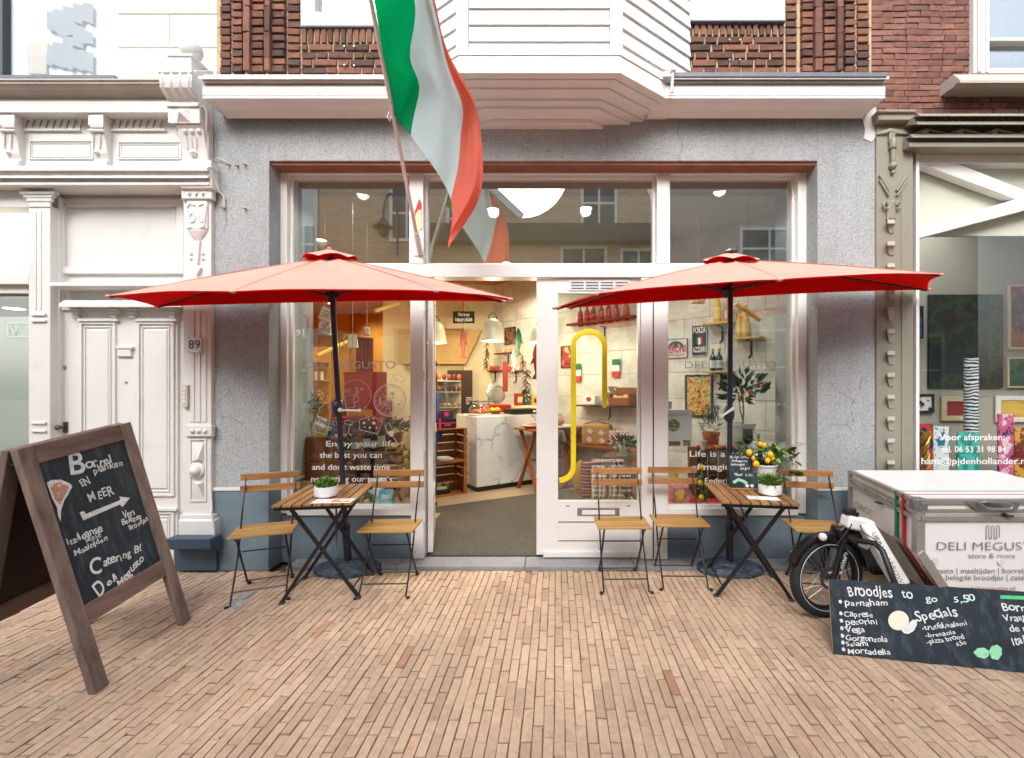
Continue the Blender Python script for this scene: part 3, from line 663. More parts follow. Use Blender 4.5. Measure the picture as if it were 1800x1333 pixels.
# end pilaster
b = B(); pb(b, 322, 371, 330, 905, 3.585, 3.9); pil = W(b, 'pilaster', offw, nb, bev=.005)
b = B(); pb(b, 318, 372, 332, 350, 3.555, 3.6, .006)
for k in range(3): c = P(333 + 12 * k, 342, 3.555); b.add([c + Vector(v) for v in ((-.018, 0, .015), (.018, 0, .015), (0, -.01, -.018), (0, -.02, 0))], [(0, 1, 3), (1, 2, 3), (2, 0, 3)])
pb(b, 327, 364, 352, 402, 3.568, 3.59, .006)
for sx in (-1, 1):
    pts = [P(346 + sx * (8 + 5 * cos(a)), 383 + 8 * sin(a), 3.565) for a in [k * pi / 6 - (pi / 2 if sx < 0 else pi / 2) for k in range(0, 11)]]
    b.tube(pts, .006, 6); b.tube([P(346 + sx * 3, 362, 3.565), P(346 + sx * 12, 358, 3.565), P(346 + sx * 17, 365, 3.565)], .007, 6); b.tube([P(346 + sx * 16, 370, 3.565), P(346 + sx * 13, 398, 3.565), P(346, 404, 3.565)], .006, 6)
b.lathe([(.01, -.05), (.03, -.03), (.055, 0), (.075, .03), (.08, .045), (.07, .05)], (X(346, 3.57), 3.59, Z(415, 3.57)), 16, 1, .5)
b.prism([(X(342, 3.57), Z(424, 3.57)), (X(351, 3.57), Z(424, 3.57)), (X(348, 3.57), Z(462, 3.57)), (X(344, 3.57), Z(462, 3.57))], 3.566, 3.59, 'y')
for px, py in ((336, 446), (357, 446), (336, 455), (357, 455)): b.ball(P(px, py, 3.582), .012, 8, 5)
b.prism([(X(338, 3.57), Z(471, 3.57)), (X(354, 3.57), Z(471, 3.57)), (X(346, 3.57), Z(485, 3.57))], 3.56, 3.59, 'y'); b.ball(P(346, 493, 3.582), .012, 8, 5)
W(b, 'carving', offw, pil, smooth=True)
b = B()
for k in range(3): pb(b, 333 + 10.5 * k, 341 + 10.5 * k, 545, 742, 3.575, 3.59, .003)
W(b, 'fluting', offw, pil)
b = B(); pb(b, 326, 372, 748, 768, 3.56, 3.6, .005); 
for k in range(3): b.ball(P(339 + 11 * k, 758, 3.56), .019, 10, 6)
panel(b, 332, 362, 771, 882, 3.585, 3, .01)
for y0, y1 in ((778, 812), (846, 878)):
    m_ = (y0 + y1) / 2; c = [P(337, y0, 3.583), P(358, y0, 3.583), P(358, y1, 3.583), P(337, y1, 3.583), P(347.5, y1 - 5 if y0 < 800 else y0 + 6, 3.545)]
    b.add(c, [(0, 1, 4), (1, 2, 4), (2, 3, 4), (3, 0, 4)])
b.M = Matrix.Translation(P(347, 827, 3.583)) @ Matrix.Rotation(pi / 2, 4, 'X'); b.lathe([(.066, 0), (.066, .012), (.058, .02), (.046, .02), (.042, .035), (.03, .05), (0, .058)], (0, 0, 0), 20); b.M = Matrix.Identity(4)
W(b, 'carving', offw, pil, smooth=True)
b = B(); pb(b, 316, 376, 905, 916, 3.565, 3.9); pb(b, 312, 378, 914, 945, 3.55, 3.9, .01); W(b, 'pilaster_foot', offw, nb, bev=.006)
bluep = M('blue_plinth_paint', (58, 82, 104), .45, .15, 5, .25, 40, dirt=.3)
b = B(); pb(b, 306, 380, 946, 1004, 3.575, 3.9); b.prism([(3.45, Z(948, 3.45)), (3.575, Z(944, 3.5)), (3.575, Z(975, 3.5)), (3.46, Z(966, 3.45))], X(300, 3.5), X(378, 3.5), 'x'); W(b, 'plinth', bluep, nb, bev=.006)
# slim post with capital between window and door
b = B(); pb(b, 50, 88, 362, 1010, 3.60, 3.9); pb(b, 89, 104, 345, 1010, 3.66, 3.9); sp = W(b, 'slim_post', offw, nb, bev=.005)
b = B(); pb(b, 34, 96, 336, 341, 3.57, 3.61); pb(b, 40, 92, 341, 347, 3.58, 3.61); pb(b, 46, 90, 347, 354, 3.585, 3.61); pb(b, 50, 88, 354, 364, 3.592, 3.61)
for y in (551, 562, 742, 756): pb(b, 53, 79, y, y + 4, 3.585, 3.61)
for x in (60, 69): pb(b, x, x + 3, 372, 545, 3.594, 3.602)
W(b, 'capital', offw, sp, bev=.003)
# wall panel over the door
W(B().box(X(100, 3.72), X(326, 3.72), 3.72, 3.9, 0, Z(330, 3.72)), 'door_surround', offw, nb)
b = B(); panel(b, 100, 322, 350, 481, 3.72, 12, .03); panel(b, 113, 312, 362, 474, 3.72, 3, .012); pb(b, 116, 309, 366, 470, 3.714, 3.73); W(b, 'overdoor_panel', offw, nb, bev=.003)
b = B(); x0, x1 = X(93, 3.6), X(312, 3.6)
mould(b, x0, x1, [(497, 3.58), (500, 3.57), (503, 3.57), (504, 3.60), (508, 3.62), (510, 3.66)], 3.75); mould(b, X(103, 3.6), X(318, 3.6), [(528, 3.64), (531, 3.62), (535, 3.60), (540, 3.60), (541, 3.66)], 3.75); W(b, 'door_hood', offw, nb, bev=.002)
D = 3.76
b = B(); pb(b, 106, 312, 541, 1002, 3.70, 3.74); pb(b, 106, 312, 541, 545, 3.68, 3.7); dr = W(b, 'door', offw, nb)
for x0, x1, y0, y1 in ((139, 202, 566, 860), (240, 305, 566, 873), (139, 202, 900, 985), (240, 305, 900, 985)):
    b = B(); panel(b, x0, x1, y0, y1, 3.70, 4, .016); panel(b, x0 + 8, x1 - 8, y0 + 8, y1 - 8, 3.70, 2, .01); pb(b, x0 + 13, x1 - 11, y0 + 13, y1 - 13, 3.688, 3.70, .008); pb(b, x0 - 4, x1 + 4, y0 - 6, y0 - 1, 3.672, 3.7); W(b, 'door_panel', offw, dr, bev=.002)
b = B()
for c in (131, 198, 231, 302): pb(b, c - 7, c + 7, 542, 546, 3.655, 3.7); pb(b, c - 6, c + 6, 547, 553, 3.665, 3.7, .006); pb(b, c - 5, c + 5, 554, 559, 3.675, 3.7, .005)
W(b, 'small_bracket', offw, dr, bev=.002)
b = B(); pb(b, 205, 230, 611, 628, 3.68, 3.7, .008); pb(b, 203, 232, 609, 613, 3.672, 3.7); W(b, 'letter_plate', offw, dr, bev=.002)
brass = M('old_brass', (120, 104, 84), .4, .2, 20, .2, 60, metal=.8)
b = B(); pb(b, 110, 118, 742, 761, 3.69, 3.7, .002); c = P(113, 751, 3.69); b.tube([c, c + Vector((0, -.035, 0))], .008, 8); b.ball(c + Vector((-.008, -.04, 0)), .02, 10, 8); W(b, 'door_knob', brass, dr, smooth=True)
b = B(); c = P(113.5, 646, 3.70); b.tube([c, c + Vector((0, -.008, 0))], .017, 12); W(b, 'keyhole', steel, dr, smooth=True)
W(B().box(X(219, 3.69), X(222, 3.69), 3.69, 3.7, Z(674, 3.69), Z(671, 3.69)), 'peephole', steel, dr)
b = B(); pb(b, 319, 329, 677, 716, 3.555, 3.59); ic = W(b, 'intercom', M('intercom_plastic', (206, 200, 186), .4), nb, bev=.003)
b = B()
for k in range(3): pb(b, 321, 325, 690 + k * 7, 694 + k * 7, 3.551, 3.556)
pb(b, 321, 326, 680, 686, 3.551, 3.556); W(b, 'button', M('pale_grey', (236, 236, 232), .4), ic)
b = B(); pb(b, 330, 353, 593, 620, 3.556, 3.572); npl = W(b, 'number_plate', M('enamel_white', (240, 240, 244), .25, .01), nb, bev=.002)
navy = M('navy_print', (44, 52, 84), .5)
b = B(); write(b, "89", P(341.5, 613, 3.553), (1, 0, 0), (0, 0, 1), .098, align='c'); W(b, 'lettering', navy, npl)
b = B()
for px, py in ((332, 595), (351, 595), (332, 618), (351, 618)): b.ball(P(px, py, 3.556), .006, 8, 5)
W(b, 'screw', steel, npl)
# its shop window at the edge of the picture
lw0, lw1 = X(-260, 3.7), X(49, 3.7)
b = B(); 
for y0, y1, d in ((335, 365, 3.62), (482, 500, 3.62), (500, 516, 3.66)): b.box(lw0, X(50, d), d, 3.9, Z(y1, d), Z(y0, d))
b.box(lw0, X(50, 3.66), 3.64, 3.9, 0, .38); sw = W(b, 'shop_window', offw, nb, bev=.004)
W(B().box(lw0, lw1, 3.74, 3.745, Z(482, 3.74), Z(365, 3.74)), 'lit_panel', emit('lit_panel', (1, .97, .78), .75), sw)
W(B().box(lw0, lw1, 3.72, 3.726, .38, Z(516, 3.72)), 'pane', glass, sw)
W(B().box(lw0, lw1, 3.731, 3.736, .38, Z(557, 3.731)), 'frosted_film', M('frosted_film', (206, 216, 212), .35, .02, 1, .02), sw)
b = B(); fl = 3.7185
for pl in ([(14, 568), (52, 568)], [(14, 592), (52, 592)], [(14, 568), (14, 592)], [(24, 590), (32, 570), (40, 590), (48, 570), (56, 590)], [(18, 572), (26, 588)]): b.line([P(x, y, fl) for x, y in pl], .007, (0, 1, 0))
W(b, 'etched_logo', M('etched', (232, 238, 236), .4), sw)
b = B(); b.box(lw0, lw1 + .3, 3.95, 5.6, Z(520, 3.95) - .0, Z(520, 3.95) + .05); b.box(lw0, lw1 + .3, 5.6, 5.65, .3, 3); W(b, 'ceiling', M('brown_ceiling', (150, 110, 60), .7), sw)
cl = P(25, 551, 4.6); cl.z = Z(520, 3.95) - .006
W(B().lathe([(0, 0), (.07, 0), (.08, .004)], cl, 20), 'downlight', emit('lamp_warm', (1, .9, .65), 7), sw)
# cables at the joint between the houses
b = B()
b.tube([P(352, 192, 3.5), P(358, 187, 3.48), P(364, 196, 3.5), P(362, 240, 3.55), P(366, 280, 3.56), P(368, 303, 3.57)], .011, 8)
b.tube([P(366, 205, 3.55), P(366, 285, 3.56)], .008, 8); b.tube([P(365, 290, 3.55), P(376, 310, 3.57), P(384, 335, 3.59), P(393, 345, 3.60), P(395, 364, 3.60)], .007, 6)
b.tube([P(372, 282, 3.6), P(385, 278, 3.6), P(398, 284, 3.6)], .004, 6)
tag(b.build('cable', M('grey_cable', (206, 202, 198), .6), smooth=True), 'grey cables running down the joint between the white house and grey wall', 'cable')
b = B(); b.tube([P(371, 770, 3.59), P(370, 850, 3.59), P(372, 890, 3.58), P(371, 905, 3.54), P(376, 925, 3.53), P(378, 960, 3.56)], .008, 8)
tag(b.build('cable', M('white_cable', (226, 226, 224), .6), smooth=True), 'white cable looping down beside the carved pilaster foot', 'cable')
W(B().box(NX1 - .004, XL0 + .003, 3.66, 3.9, 0, 3.9), 'joint_gap', gap_black, nb)
W(B().box(-9.1, -3.6, 3.9, 6, 7.4, 7.5).box(-9.1, -9, 3.7, 13, 0, 7.4), 'roof', offw, nb)

# ------------------------------------------------ brick neighbour on the right
rb = thing('brick_house', 'red brick house with an olive wooden gallery shopfront', 'building', (3.5, 3.9, 0))
YR = 3.68; rects = []; RX0 = X(1530, YR); z = Z(212, YR); k = 0; CH2 = .0505
while z < 5.2:
    if z + CH2 < Z(165, YR): segs = [(RX0 + .02, 5.2)]
    elif z + CH2 < Z(160, YR) : segs = [(RX0, 5.2)]
    elif z < Z(130, YR): segs = [(RX0, X(1690, YR))] 
    else: segs = [(RX0, X(1707, YR))]
    for a, c in segs:
        rr = random.Random(k); x = a; q = k % 2
        while x < c - .02:
            L = (.2 if q % 2 == 0 else .1) * rr.uniform(.93, 1.07); e = min(x + L, c)
            if c - e < .04: e = c
            rects.append((x + .0025, e - .0025, z + .0025, z + CH2 - .0025, YR)); x = e; q += 1
    z += CH2; k += 1
brick_set(rb, brick2_m, rects)
b = B(); b.box(RX0 - .0, X(1707, YR), YR + .010, 4.3, Z(216, YR), 7.5); b.box(X(1707, YR), 7, YR + .010, 4.3, Z(216, YR), Z(132, YR)); b.box(X(1707, YR), 7, YR + .010, 4.3, 6.2, 7.5); W(b, 'mortar_bed', mortar2, rb)
x0, x1 = X(1708, 3.66), X(2010, 3.66); z0 = Z(132, 3.66)
b = B(); b.box(x0, x0 + .13, 3.64, 3.8, z0, 6.3); b.box(x0 + .13, x1, 3.64, 3.8, z0, z0 + .045); b.box(x1 - .13, x1, 3.64, 3.8, z0 + .045, 6.3); b.box(x0 + .13, x1 - .13, 3.66, 3.8, Z(72, 3.66), Z(66, 3.66))
o = W(b, 'window', offw, rb, bev=.006)
b = B(); b.box(x0 + .02, x0 + .05, 3.62, 3.64, z0, 6.3); b.box(x0 + .09, x0 + .11, 3.625, 3.64, z0, 6.3); W(b, 'frame_moulding', offw, o, bev=.004)
W(B().box(x0 + .13, x1 - .13, 3.72, 3.725, z0 + .045, 6.3), 'pane', glass_up, o)
c = B(); vs_ = []
for i in range(61):
    xx = x0 + .1 + (x1 - x0 - .2) * i / 60; yy = 3.86 + .016 * sin(i * 1.4); vs_ += [(xx, yy, z0), (xx, yy, 6.3)]
c.add(vs_, [(2 * i, 2 * i + 2, 2 * i + 3, 2 * i + 1) for i in range(60)]); W(c, 'curtain', curt, o, smooth=True)
b = B(); mould(b, X(1688, 3.5), X(2040, 3.5), [(131, 3.56), (137, 3.52), (141, 3.50), (146, 3.50), (148, 3.54), (154, 3.56), (159, 3.60)], 3.7); W(b, 'sill', stonep, rb, bev=.003)
# olive shopfront
OX0 = X(1541, 3.6); 
b = B(); b.box(OX0, X(1605, 3.6), 3.60, 3.95, .0, Z(212, 3.6)); ol = W(b, 'shopfront_pilaster', olive, rb, bev=.005)
b = B(); pb(b, 1585, 1590, 320, 900, 3.592, 3.602); pb(b, 1596, 1605, 262, 900, 3.605, 3.7)
b.add([P(1541, 233, 3.59), P(1566, 225, 3.57), P(1566, 231, 3.57), P(1541, 237, 3.59)], [(0, 1, 2, 3)]); b.add([P(1566, 225, 3.57), P(1602, 233, 3.59), P(1602, 238, 3.59), P(1566, 231, 3.57)], [(0, 1, 2, 3)])
pb(b, 1564, 1575, 226, 250, 3.575, 3.6, .006); b.tube([P(1569.5, 245, 3.58), P(1569.5, 262, 3.58)], .028, 10); b.tube([P(1569.5, 262, 3.58), P(1569.5, 288, 3.585)], .018, 8); b.ball(P(1569.5, 292, 3.585), .03, 10, 8); b.ball(P(1569.5, 303, 3.585), .016, 8, 6)
for sx, px in ((-1, 1546), (1, 1594)):
    for o_ in (0, 9): b.bar(P(px, 308 + o_, 3.592), P(1569 + sx * 7, 336 + o_, 3.592), .016, .022, (0, 1, 0))
W(b, 'moulding', olive, ol, bev=.003, smooth=True)
b = B(); 
for sx in (-1, 1):
    pts = [P(1568 + sx * (10 - 7 * (1 - t / 12.) * cos(t * .7)), 360 + 9 * (1 - t / 14.) * sin(t * .7), 3.58) for t in range(10)]; b.tube(pts, .008, 6)
pb(b, 1561, 1576, 352, 386, 3.575, 3.6, .01); W(b, 'scroll', olive, ol, smooth=True)
y = 386
while y < 850:
    b = B(); b.add([P(1560, y, 3.56), P(1573, y, 3.56), P(1573, y + 7, 3.545), P(1560, y + 7, 3.545), P(1560, y, 3.6), P(1573, y, 3.6), P(1573, y + 7, 3.6), P(1560, y + 7, 3.6)], [(0, 1, 2, 3), (0, 4, 5, 1), (1, 5, 6, 2), (2, 6, 7, 3), (3, 7, 4, 0)])
    b.add([P(1560, y + 7, 3.565), P(1573, y + 7, 3.565), P(1571, y + 24, 3.592), P(1563, y + 24, 3.592), P(1560, y + 7, 3.6), P(1573, y + 7, 3.6), P(1571, y + 24, 3.6), P(1563, y + 24, 3.6)], [(0, 1, 2, 3), (0, 4, 5, 1), (1, 5, 6, 2), (2, 6, 7, 3), (3, 7, 4, 0)])
    W(b, 'carved_block', M('olive_light', (176, 172, 160), .5, .08, 4), ol); y += 38.5
b = B(); b.box(X(1541, 3.56), X(1606, 3.56), 3.54, 3.9, Z(214, 3.56), Z(198, 3.56)); b.box(X(1541, 3.54), X(1609, 3.54), 3.52, 3.9, Z(200, 3.54), Z(195, 3.54)); W(b, 'pilaster_cap', olive, rb, bev=.008)
b = B(); mould(b, X(1606, 3.5), 7, [(200, 3.46), (204, 3.44), (206, 3.50), (213, 3.50), (214, 3.47), (219, 3.46), (220, 3.56)], 3.9); mould(b, X(1604, 3.5), 7, [(236, 3.52), (242, 3.50), (243, 3.56), (250, 3.56), (251, 3.53), (258, 3.53), (262, 3.57)], 3.9); W(b, 'cornice', olive, rb)
W(B().box(X(1604, 3.58), 7, 3.58, 3.9, Z(262, 3.58), Z(204, 3.58)), 'frieze', M('olive_dark', (104, 98, 88), .6, .1), rb)
b = B(); k = 1628
while k < 1900:
    b.add([P(k, 206, 3.485), P(k + 5, 213, 3.48), P(k + 10, 206, 3.485)], [(0, 1, 2)]); k += 10
W(b, 'zigzag_trim', M('olive_dark', (104, 98, 88)), rb, solid=.006)
b = B(); k = 1606
while k < 1900:
    b.bar(P(k, 237, 3.545), P(k + 22, 228, 3.545), .014, .016, (0, 1, 0)); b.bar(P(k + 22, 228, 3.545), P(k + 60, 237, 3.545), .014, .016, (0, 1, 0)); pb(b, k + 16, k + 28, 228, 236, 3.53, 3.58, .006); k += 61
W(b, 'frieze_ornament', M('olive_light', (176, 172, 160)), rb, bev=.002)
GX0, GX1 = X(1607, 3.66), 6.2
b = B(); b.box(GX0, X(1613, 3.66), 3.64, 3.8, .3, Z(264, 3.66)); b.box(X(1613, 3.66), GX1, 3.66, 3.8, Z(287, 3.66), Z(264, 3.66)); b.box(GX1, 6.4, 3.64, 3.8, .3, Z(264, 3.66)); b.box(GX0 + .02, GX1, 3.66, 3.8, .3, .5)
gw = W(b, 'gallery_window', white, rb, bev=.004)
b = B(); q = lambda pts, d0, d1: b.prism([(X(x, d0), Z(y, d0)) for x, y in pts], d0, d1, 'y')
q([(1612, 286), (1670, 282), (1840, 350), (1840, 366), (1790, 352)], 3.67, 3.75); q([(1612, 402), (1840, 334), (1840, 360), (1612, 420)], 3.66, 3.74)
W(b, 'diagonal_brace', white, gw, bev=.004)
b = B(); b.box(X(1612, 3.76), GX1, 3.76, 3.79, Z(415, 3.76), Z(286, 3.76)); W(b, 'transom_board', M('pale_green_board', (212, 216, 198), .5, .04), gw)
W(B().box(X(1612, 3.72), GX1, 3.72, 3.726, .5, Z(413, 3.72)), 'pane', glassmat('gallery_glass', (.95, .97, .96), -.012), gw)
b = B(); 
write(b, "Voor afspraken:", P(1709, 774, 3.716), (1, 0, 0), (0, 0, 1), .075, fitw=.55, align='c', off=.012)
write(b, "tel. 06 53 31 98 84", P(1712, 795, 3.716), (1, 0, 0), (0, 0, 1), .072, fitw=.54, align='c', off=.012)
write(b, "hans@pjdenhollander.nl", P(1713, 816, 3.716), (1, 0, 0), (0, 0, 1), .075, fitw=.90, align='c', off=.012)
vin = M('white_vinyl', (250, 250, 250), .5, .01, 2, 0)
W(b, 'lettering', vin, gw)
# gallery interior
gi = structure('gallery_room')
gwm = M('gallery_wall', (176, 170, 158), .8, .04)
b = B(); b.box(2.74, 7, 5.1, 5.2, 0, 3.6); b.box(2.66, 2.74, 3.9, 5.2, 0, 3.6); W(b, 'gallery_wall', gwm, gi)['kind'] = 'structure'
W(B().box(2.7, 7, 3.9, 5.2, .3, .34), 'gallery_floor', M('gallery_floor', (120, 110, 100), .6), gi)['kind'] = 'structure'
W(B().box(2.7, 7, 3.9, 5.2, 3.5, 3.6), 'gallery_ceiling', M('gallery_ceiling', (120, 116, 112), .8), gi)['kind'] = 'structure'
def abstract(name, cols, sc_=4, seed=0, stretch=(1, 1, 1)):
    t = NT(name); co = t.coord(stretch); va = t.n("ShaderNodeVectorMath", operation='ADD'); va.inputs[1].default_value = (seed * 3.7, seed * 1.3, seed * 2.1); t.l(co, va.inputs[0])
    n = t.noise(va.outputs[0], sc_, 5, .7); st = [(.3 + .4 * i / (len(cols) - 1), tuple(v * .86 for v in lin(c))) for i, c in enumerate(cols)]
    rr_ = t.ramp(n, st); rr_.node.color_ramp.interpolation = 'CONSTANT' if sc_ >= 5 else 'LINEAR'; t.l(rr_, t.b.inputs['Base Color']); t.b.inputs['Roughness'].default_value = .5; return t.m
def picture(px0, px1, py0, py1, d, mat_, label, frame=None, fw=5, depth=.03):
    o = thing('painting', label, 'painting', ((X(px0, d) + X(px1, d)) / 2, d, (Z(py0, d) + Z(py1, d)) / 2), group='paintings in the gallery window')
    b = B(); pb(b, px0 + (fw if frame else 0), px1 - (fw if frame else 0), py0 + (fw if frame else 0), py1 - (fw if frame else 0), d - depth + .01, d - .001); W(b, 'canvas', mat_, o)
    if frame: b = B(); panel(b, px0, px1, py0, py1, d - depth + .01, fw, .012); W(b, 'frame', frame, o, bev=.003)
gold = M('gilt_frame', (206, 190, 150), .4, .1, 10); blackf = M('black_frame', (30, 28, 28), .4)
PD = 5.09
picture(1633, 1764, 518, 682, PD, abstract('art_teal', [(2, 4, 9), (3, 9, 14), (8, 40, 44), (3, 6, 12), (50, 70, 34), (4, 6, 14), (34, 14, 14), (2, 4, 8)], 2.2, 1), 'large dark teal abstract painting, the biggest in the gallery', None)
picture(1774, 1850, 500, 614, PD, abstract('art_red', [(60, 20, 30), (170, 50, 40), (40, 60, 60), (190, 150, 120)], 5, 2), 'tall framed red and brown abstract painting high on the gallery wall', gold, 4)
picture(1608, 1624, 538, 595, PD, abstract('art_blue', [(10, 20, 40), (30, 90, 150), (160, 60, 40), (12, 20, 30)], 7, 3), 'narrow blue and red painting beside the white window frame', blackf, 2)
picture(1772, 1850, 628, 682, PD, abstract('art_green', [(10, 40, 30), (30, 90, 60), (40, 60, 90), (150, 140, 60)], 5, 4), 'dark green landscape painting below the red one', gold, 3)
picture(1606, 1643, 693, 726, PD, abstract('art_grey', [(20, 20, 24), (220, 220, 220), (40, 40, 44)], 9, 5), 'small black and white framed picture low on the gallery wall', blackf, 4)
picture(1656, 1704, 697, 740, PD, abstract('art_crimson', [(120, 20, 30), (160, 30, 40), (90, 16, 30)], 4, 6), 'small crimson painting in a wide cream frame', gold, 9)
picture(1752, 1850, 696, 742, PD, abstract('art_stripe', [(190, 40, 30), (230, 170, 40), (240, 200, 90), (200, 60, 30)], 3, 7, (.3, 1, 4)), 'wide painting in red and yellow bands with a white mount', M('white_mount', (240, 240, 236), .6), 8)
# canvases stacked on the gallery floor and sculptures
cd = 4.5
for i, (a, c, y0, y1, cols, lb) in enumerate(((1607, 1640, 745, 850, [(20, 30, 70), (200, 60, 40), (30, 60, 120)], 'dark blue and red canvas leaning behind the golden sculpture'), (1641, 1668, 750, 850, [(90, 200, 210), (240, 240, 240), (30, 120, 160), (200, 60, 60)], 'turquoise and white canvas leaning behind the gallery lettering'),
      (1684, 1722, 760, 850, [(80, 200, 190), (30, 150, 140), (230, 240, 235)], 'pale green canvas leaning at the foot of the striped post'), (1756, 1782, 728, 850, [(60, 40, 100), (220, 90, 140), (240, 220, 230), (160, 40, 60)], 'tall purple and pink canvas leaning on the gallery floor'), (1784, 1830, 752, 850, [(120, 30, 30), (230, 170, 60), (40, 30, 20)], 'red and amber canvas leaning next to the purple one'))):
    o = tag(pb(B(), a, c, y0, y1, cd + .02 * i, cd + .02 * i + .02).build('canvas', abstract('floor_art%d' % i, cols, 9, 11 + i)), lb, 'canvas', 'canvases leaning on the gallery floor')
b = B(); c = P(1707, 630, 4.7); b.lathe([(.06, 0), (.06, 1.35)], (c.x, 4.7, c.z - 1.35), 16)
t = NT('zebra'); wv = t.n("ShaderNodeTexWave"); wv.bands_direction = 'Z'; wv.inputs['Scale'].default_value = 9; wv.inputs['Distortion'].default_value = 6; t.l(t.coord(), wv.inputs[0]); t.l(t.ramp(wv.outputs[0], [(.45, (.01, .01, .015)), (.55, (.7, .75, .8))]), t.b.inputs['Base Color'])
tag(b.build('totem', t.m, smooth=True), 'tall round black and white striped totem standing in the gallery', 'sculpture')
b = B(); cc = P(1622, 830, 4.3); r_ = random.Random(4)
for k in range(9):
    a = r_.uniform(0, 6); pts = [cc + Vector((.05 * cos(a + t * .8) * (1 + .3 * sin(t)), .04 * sin(a + t * .8), .03 + t * .045)) for t in range(9)]; b.tube(pts, r_.uniform(.008, .018), 6)
tag(b.build('sculpture', M('gold_leaf', (176, 134, 60), .35, .2, 10, .3, metal=.7), smooth=True), 'twisted golden sculpture low in the gallery window corner', 'sculpture')
rl = bpy.data.lights.new('gallery_fill', 'AREA'); rl.energy = 11; rl.size = 1.2; rlo = link(bpy.data.objects.new('gallery_fill', rl)); rlo.location = (4, 4.4, 3.4)  # unseen area light that brightens the gallery room
b = B(); b.box(3.9, 4.3, 4.3, 4.5, 3.46, 3.5); W(b, 'fill_tray', white, gi)  # unseen tray above that light, gives no light itself
# ------------------------------------------------ inside the deli
FZ, CZ = .03, 3.38
room = structure('shop_room')
wallc = M('cream_wall', (240, 228, 190), .75, .03, 1.5, .1, 40); ochre = M('ochre_wall', (226, 168, 70), .8, .04, 1.5, .1, 40)
ceilm = M('ceiling_paint', (226, 222, 210), .8, .03); ceil_warm = M('ceiling_warm_light', (214, 132, 60), .8, .04)  # rear ceiling tint carries the warm lamplight in its colour
def vwall(name, a, b_, m, th=.06, z0=0.0, z1=CZ):
    a = Vector((a[0], a[1], 0)); b_ = Vector((b_[0], b_[1], 0)); d = (b_ - a).normalized(); n = Vector((-d.y, d.x, 0)) * th
    b = B(); b.prism([(p.x, p.y) for p in (a, b_, b_ + n, a + n)], z0, z1, 'z'); o = W(b, name, m, room); o['kind'] = 'structure'; return o
vwall('back_wall', (-1.54, 8.0), (-1.025, 8.24), wallc); vwall('side_wall', (-5.2, 11.55), (-1.54, 8.0), ochre); vwall('rear_wall', (-8.2, 11.55), (-5.2, 11.55), ochre)
vwall('left_wall', (-2.46, 3.95), (-8.2, 9.7), ochre, -.06); vwall('left_wall', (-8.2, 9.6), (-8.2, 11.6), ochre)
vwall('reveal_wall', (2.6, 4.6), (2.56, 3.9), wallc, -.05)
vwall('side_wall', (-1.025, 8.28), (2.60, 4.66), mortar2)
W(B().box(-8.3, 2.72, 3.9, 7.0, CZ, CZ + .05), 'ceiling', ceilm, room)['kind'] = 'structure'
W(B().box(-8.3, 2.72, 7.0, 11.7, CZ, CZ + .05), 'ceiling', ceil_warm, room)['kind'] = 'structure'
W(B().box(-8.3, 2.72, 3.84, 11.7, -.02, FZ - .012), 'floor_slab', M('screed', (70, 60, 50), .9), room)['kind'] = 'structure'
W(B().box(-9, 3, 3.905, 3.93, CZ - .06, 3.75), 'bulkhead', ceilm, room)['kind'] = 'structure'
# right wall clad in large pale tiles
E = Vector((.7071, -.7071, 0)); N_ = Vector((.7071, .7071, 0)); O_ = Vector((-1.025, 8.24, 0))
def RW(px, py, off=0.0):
    d = 7.215 / (1 + (px - CX) / F); v = Vector((X(px, d), d, Z(py, d))); return v - N_ * off
def RM(px, py): # local frame on that wall: x along, y into the wall, z up
    p = RW(px, py); return Matrix(((E.x, N_.x, 0, p.x), (E.y, N_.y, 0, p.y), (0, 0, 1, p.z), (0, 0, 0, 1)))
def RL(px0, px1): return (RW(px1, 680) - RW(px0, 680)).length
tilem = piece_mat('wall_tile', [(0, lin((212, 212, 206))), (.5, lin((222, 222, 216))), (1, lin((216, 216, 210)))], rough=.35, bump=.03, nsc=3)
tm = B(); tm.chbox(-.5, .5, -.5, .5, -.5, .5, .012, 'y'); tme = tm.mesh('wall_tile', tilem); TW, THt = .64, .33
fr = Matrix(((E.x, N_.x, 0, O_.x), (E.y, N_.y, 0, O_.y), (0, 0, 1, 0), (0, 0, 0, 1)))
j = 0; z = FZ
while z < CZ - .01:
    zt = min(z + THt, CZ); x = -(.32 if j % 2 else 0)
    while x < 5.08:
        a, c = max(x, 0), min(x + TW, 5.1)
        copies(tme, 'wall_tile', room, [fr @ Matrix.Translation(((a + c) / 2, .015, (z + zt) / 2)) @ Matrix.Diagonal((c - a - .005, .03, zt - z - .005, 1))]); x += TW
    z = zt; j += 1
# floor boards laid along the counter
A35 = radians(35); RF = lambda o: Matrix.Translation(o) @ Matrix.Rotation(A35, 4, 'Z')
plank_m = wood('oak_floor', (164, 140, 112), (204, 182, 150), 0, .45, 1.0, .15)
pm = B(); pm.chbox(-.5, .5, -.5, .5, -1, 0, .01); pme = pm.mesh('floorboard', plank_m); fo = RF(Vector((0, 3.9, FZ)))
r_ = random.Random(3)
for j in range(-2, 22):
    x = -3.6 + r_.uniform(0, 1.2)
    while x < 5:
        L = 1.3; c = fo @ Vector((x + L / 2, j * .2, 0))
        if c.y > 3.6 + .7 and -3.8 < c.x < 2.3 and c.x < 6.9 - c.y: copies(pme, 'floorboard', room, [fo @ Matrix.Translation((x + L / 2, j * .2, 0)) @ Matrix.Diagonal((L - .004, .196, .012, 1))])
        x += L
mat_m = grey_render('doormat_fibre', (104, 98, 90), (44, 42, 38), .48, 150, False)
g0 = G(700, 901.5, FZ); g1 = G(990, 862.5, FZ)
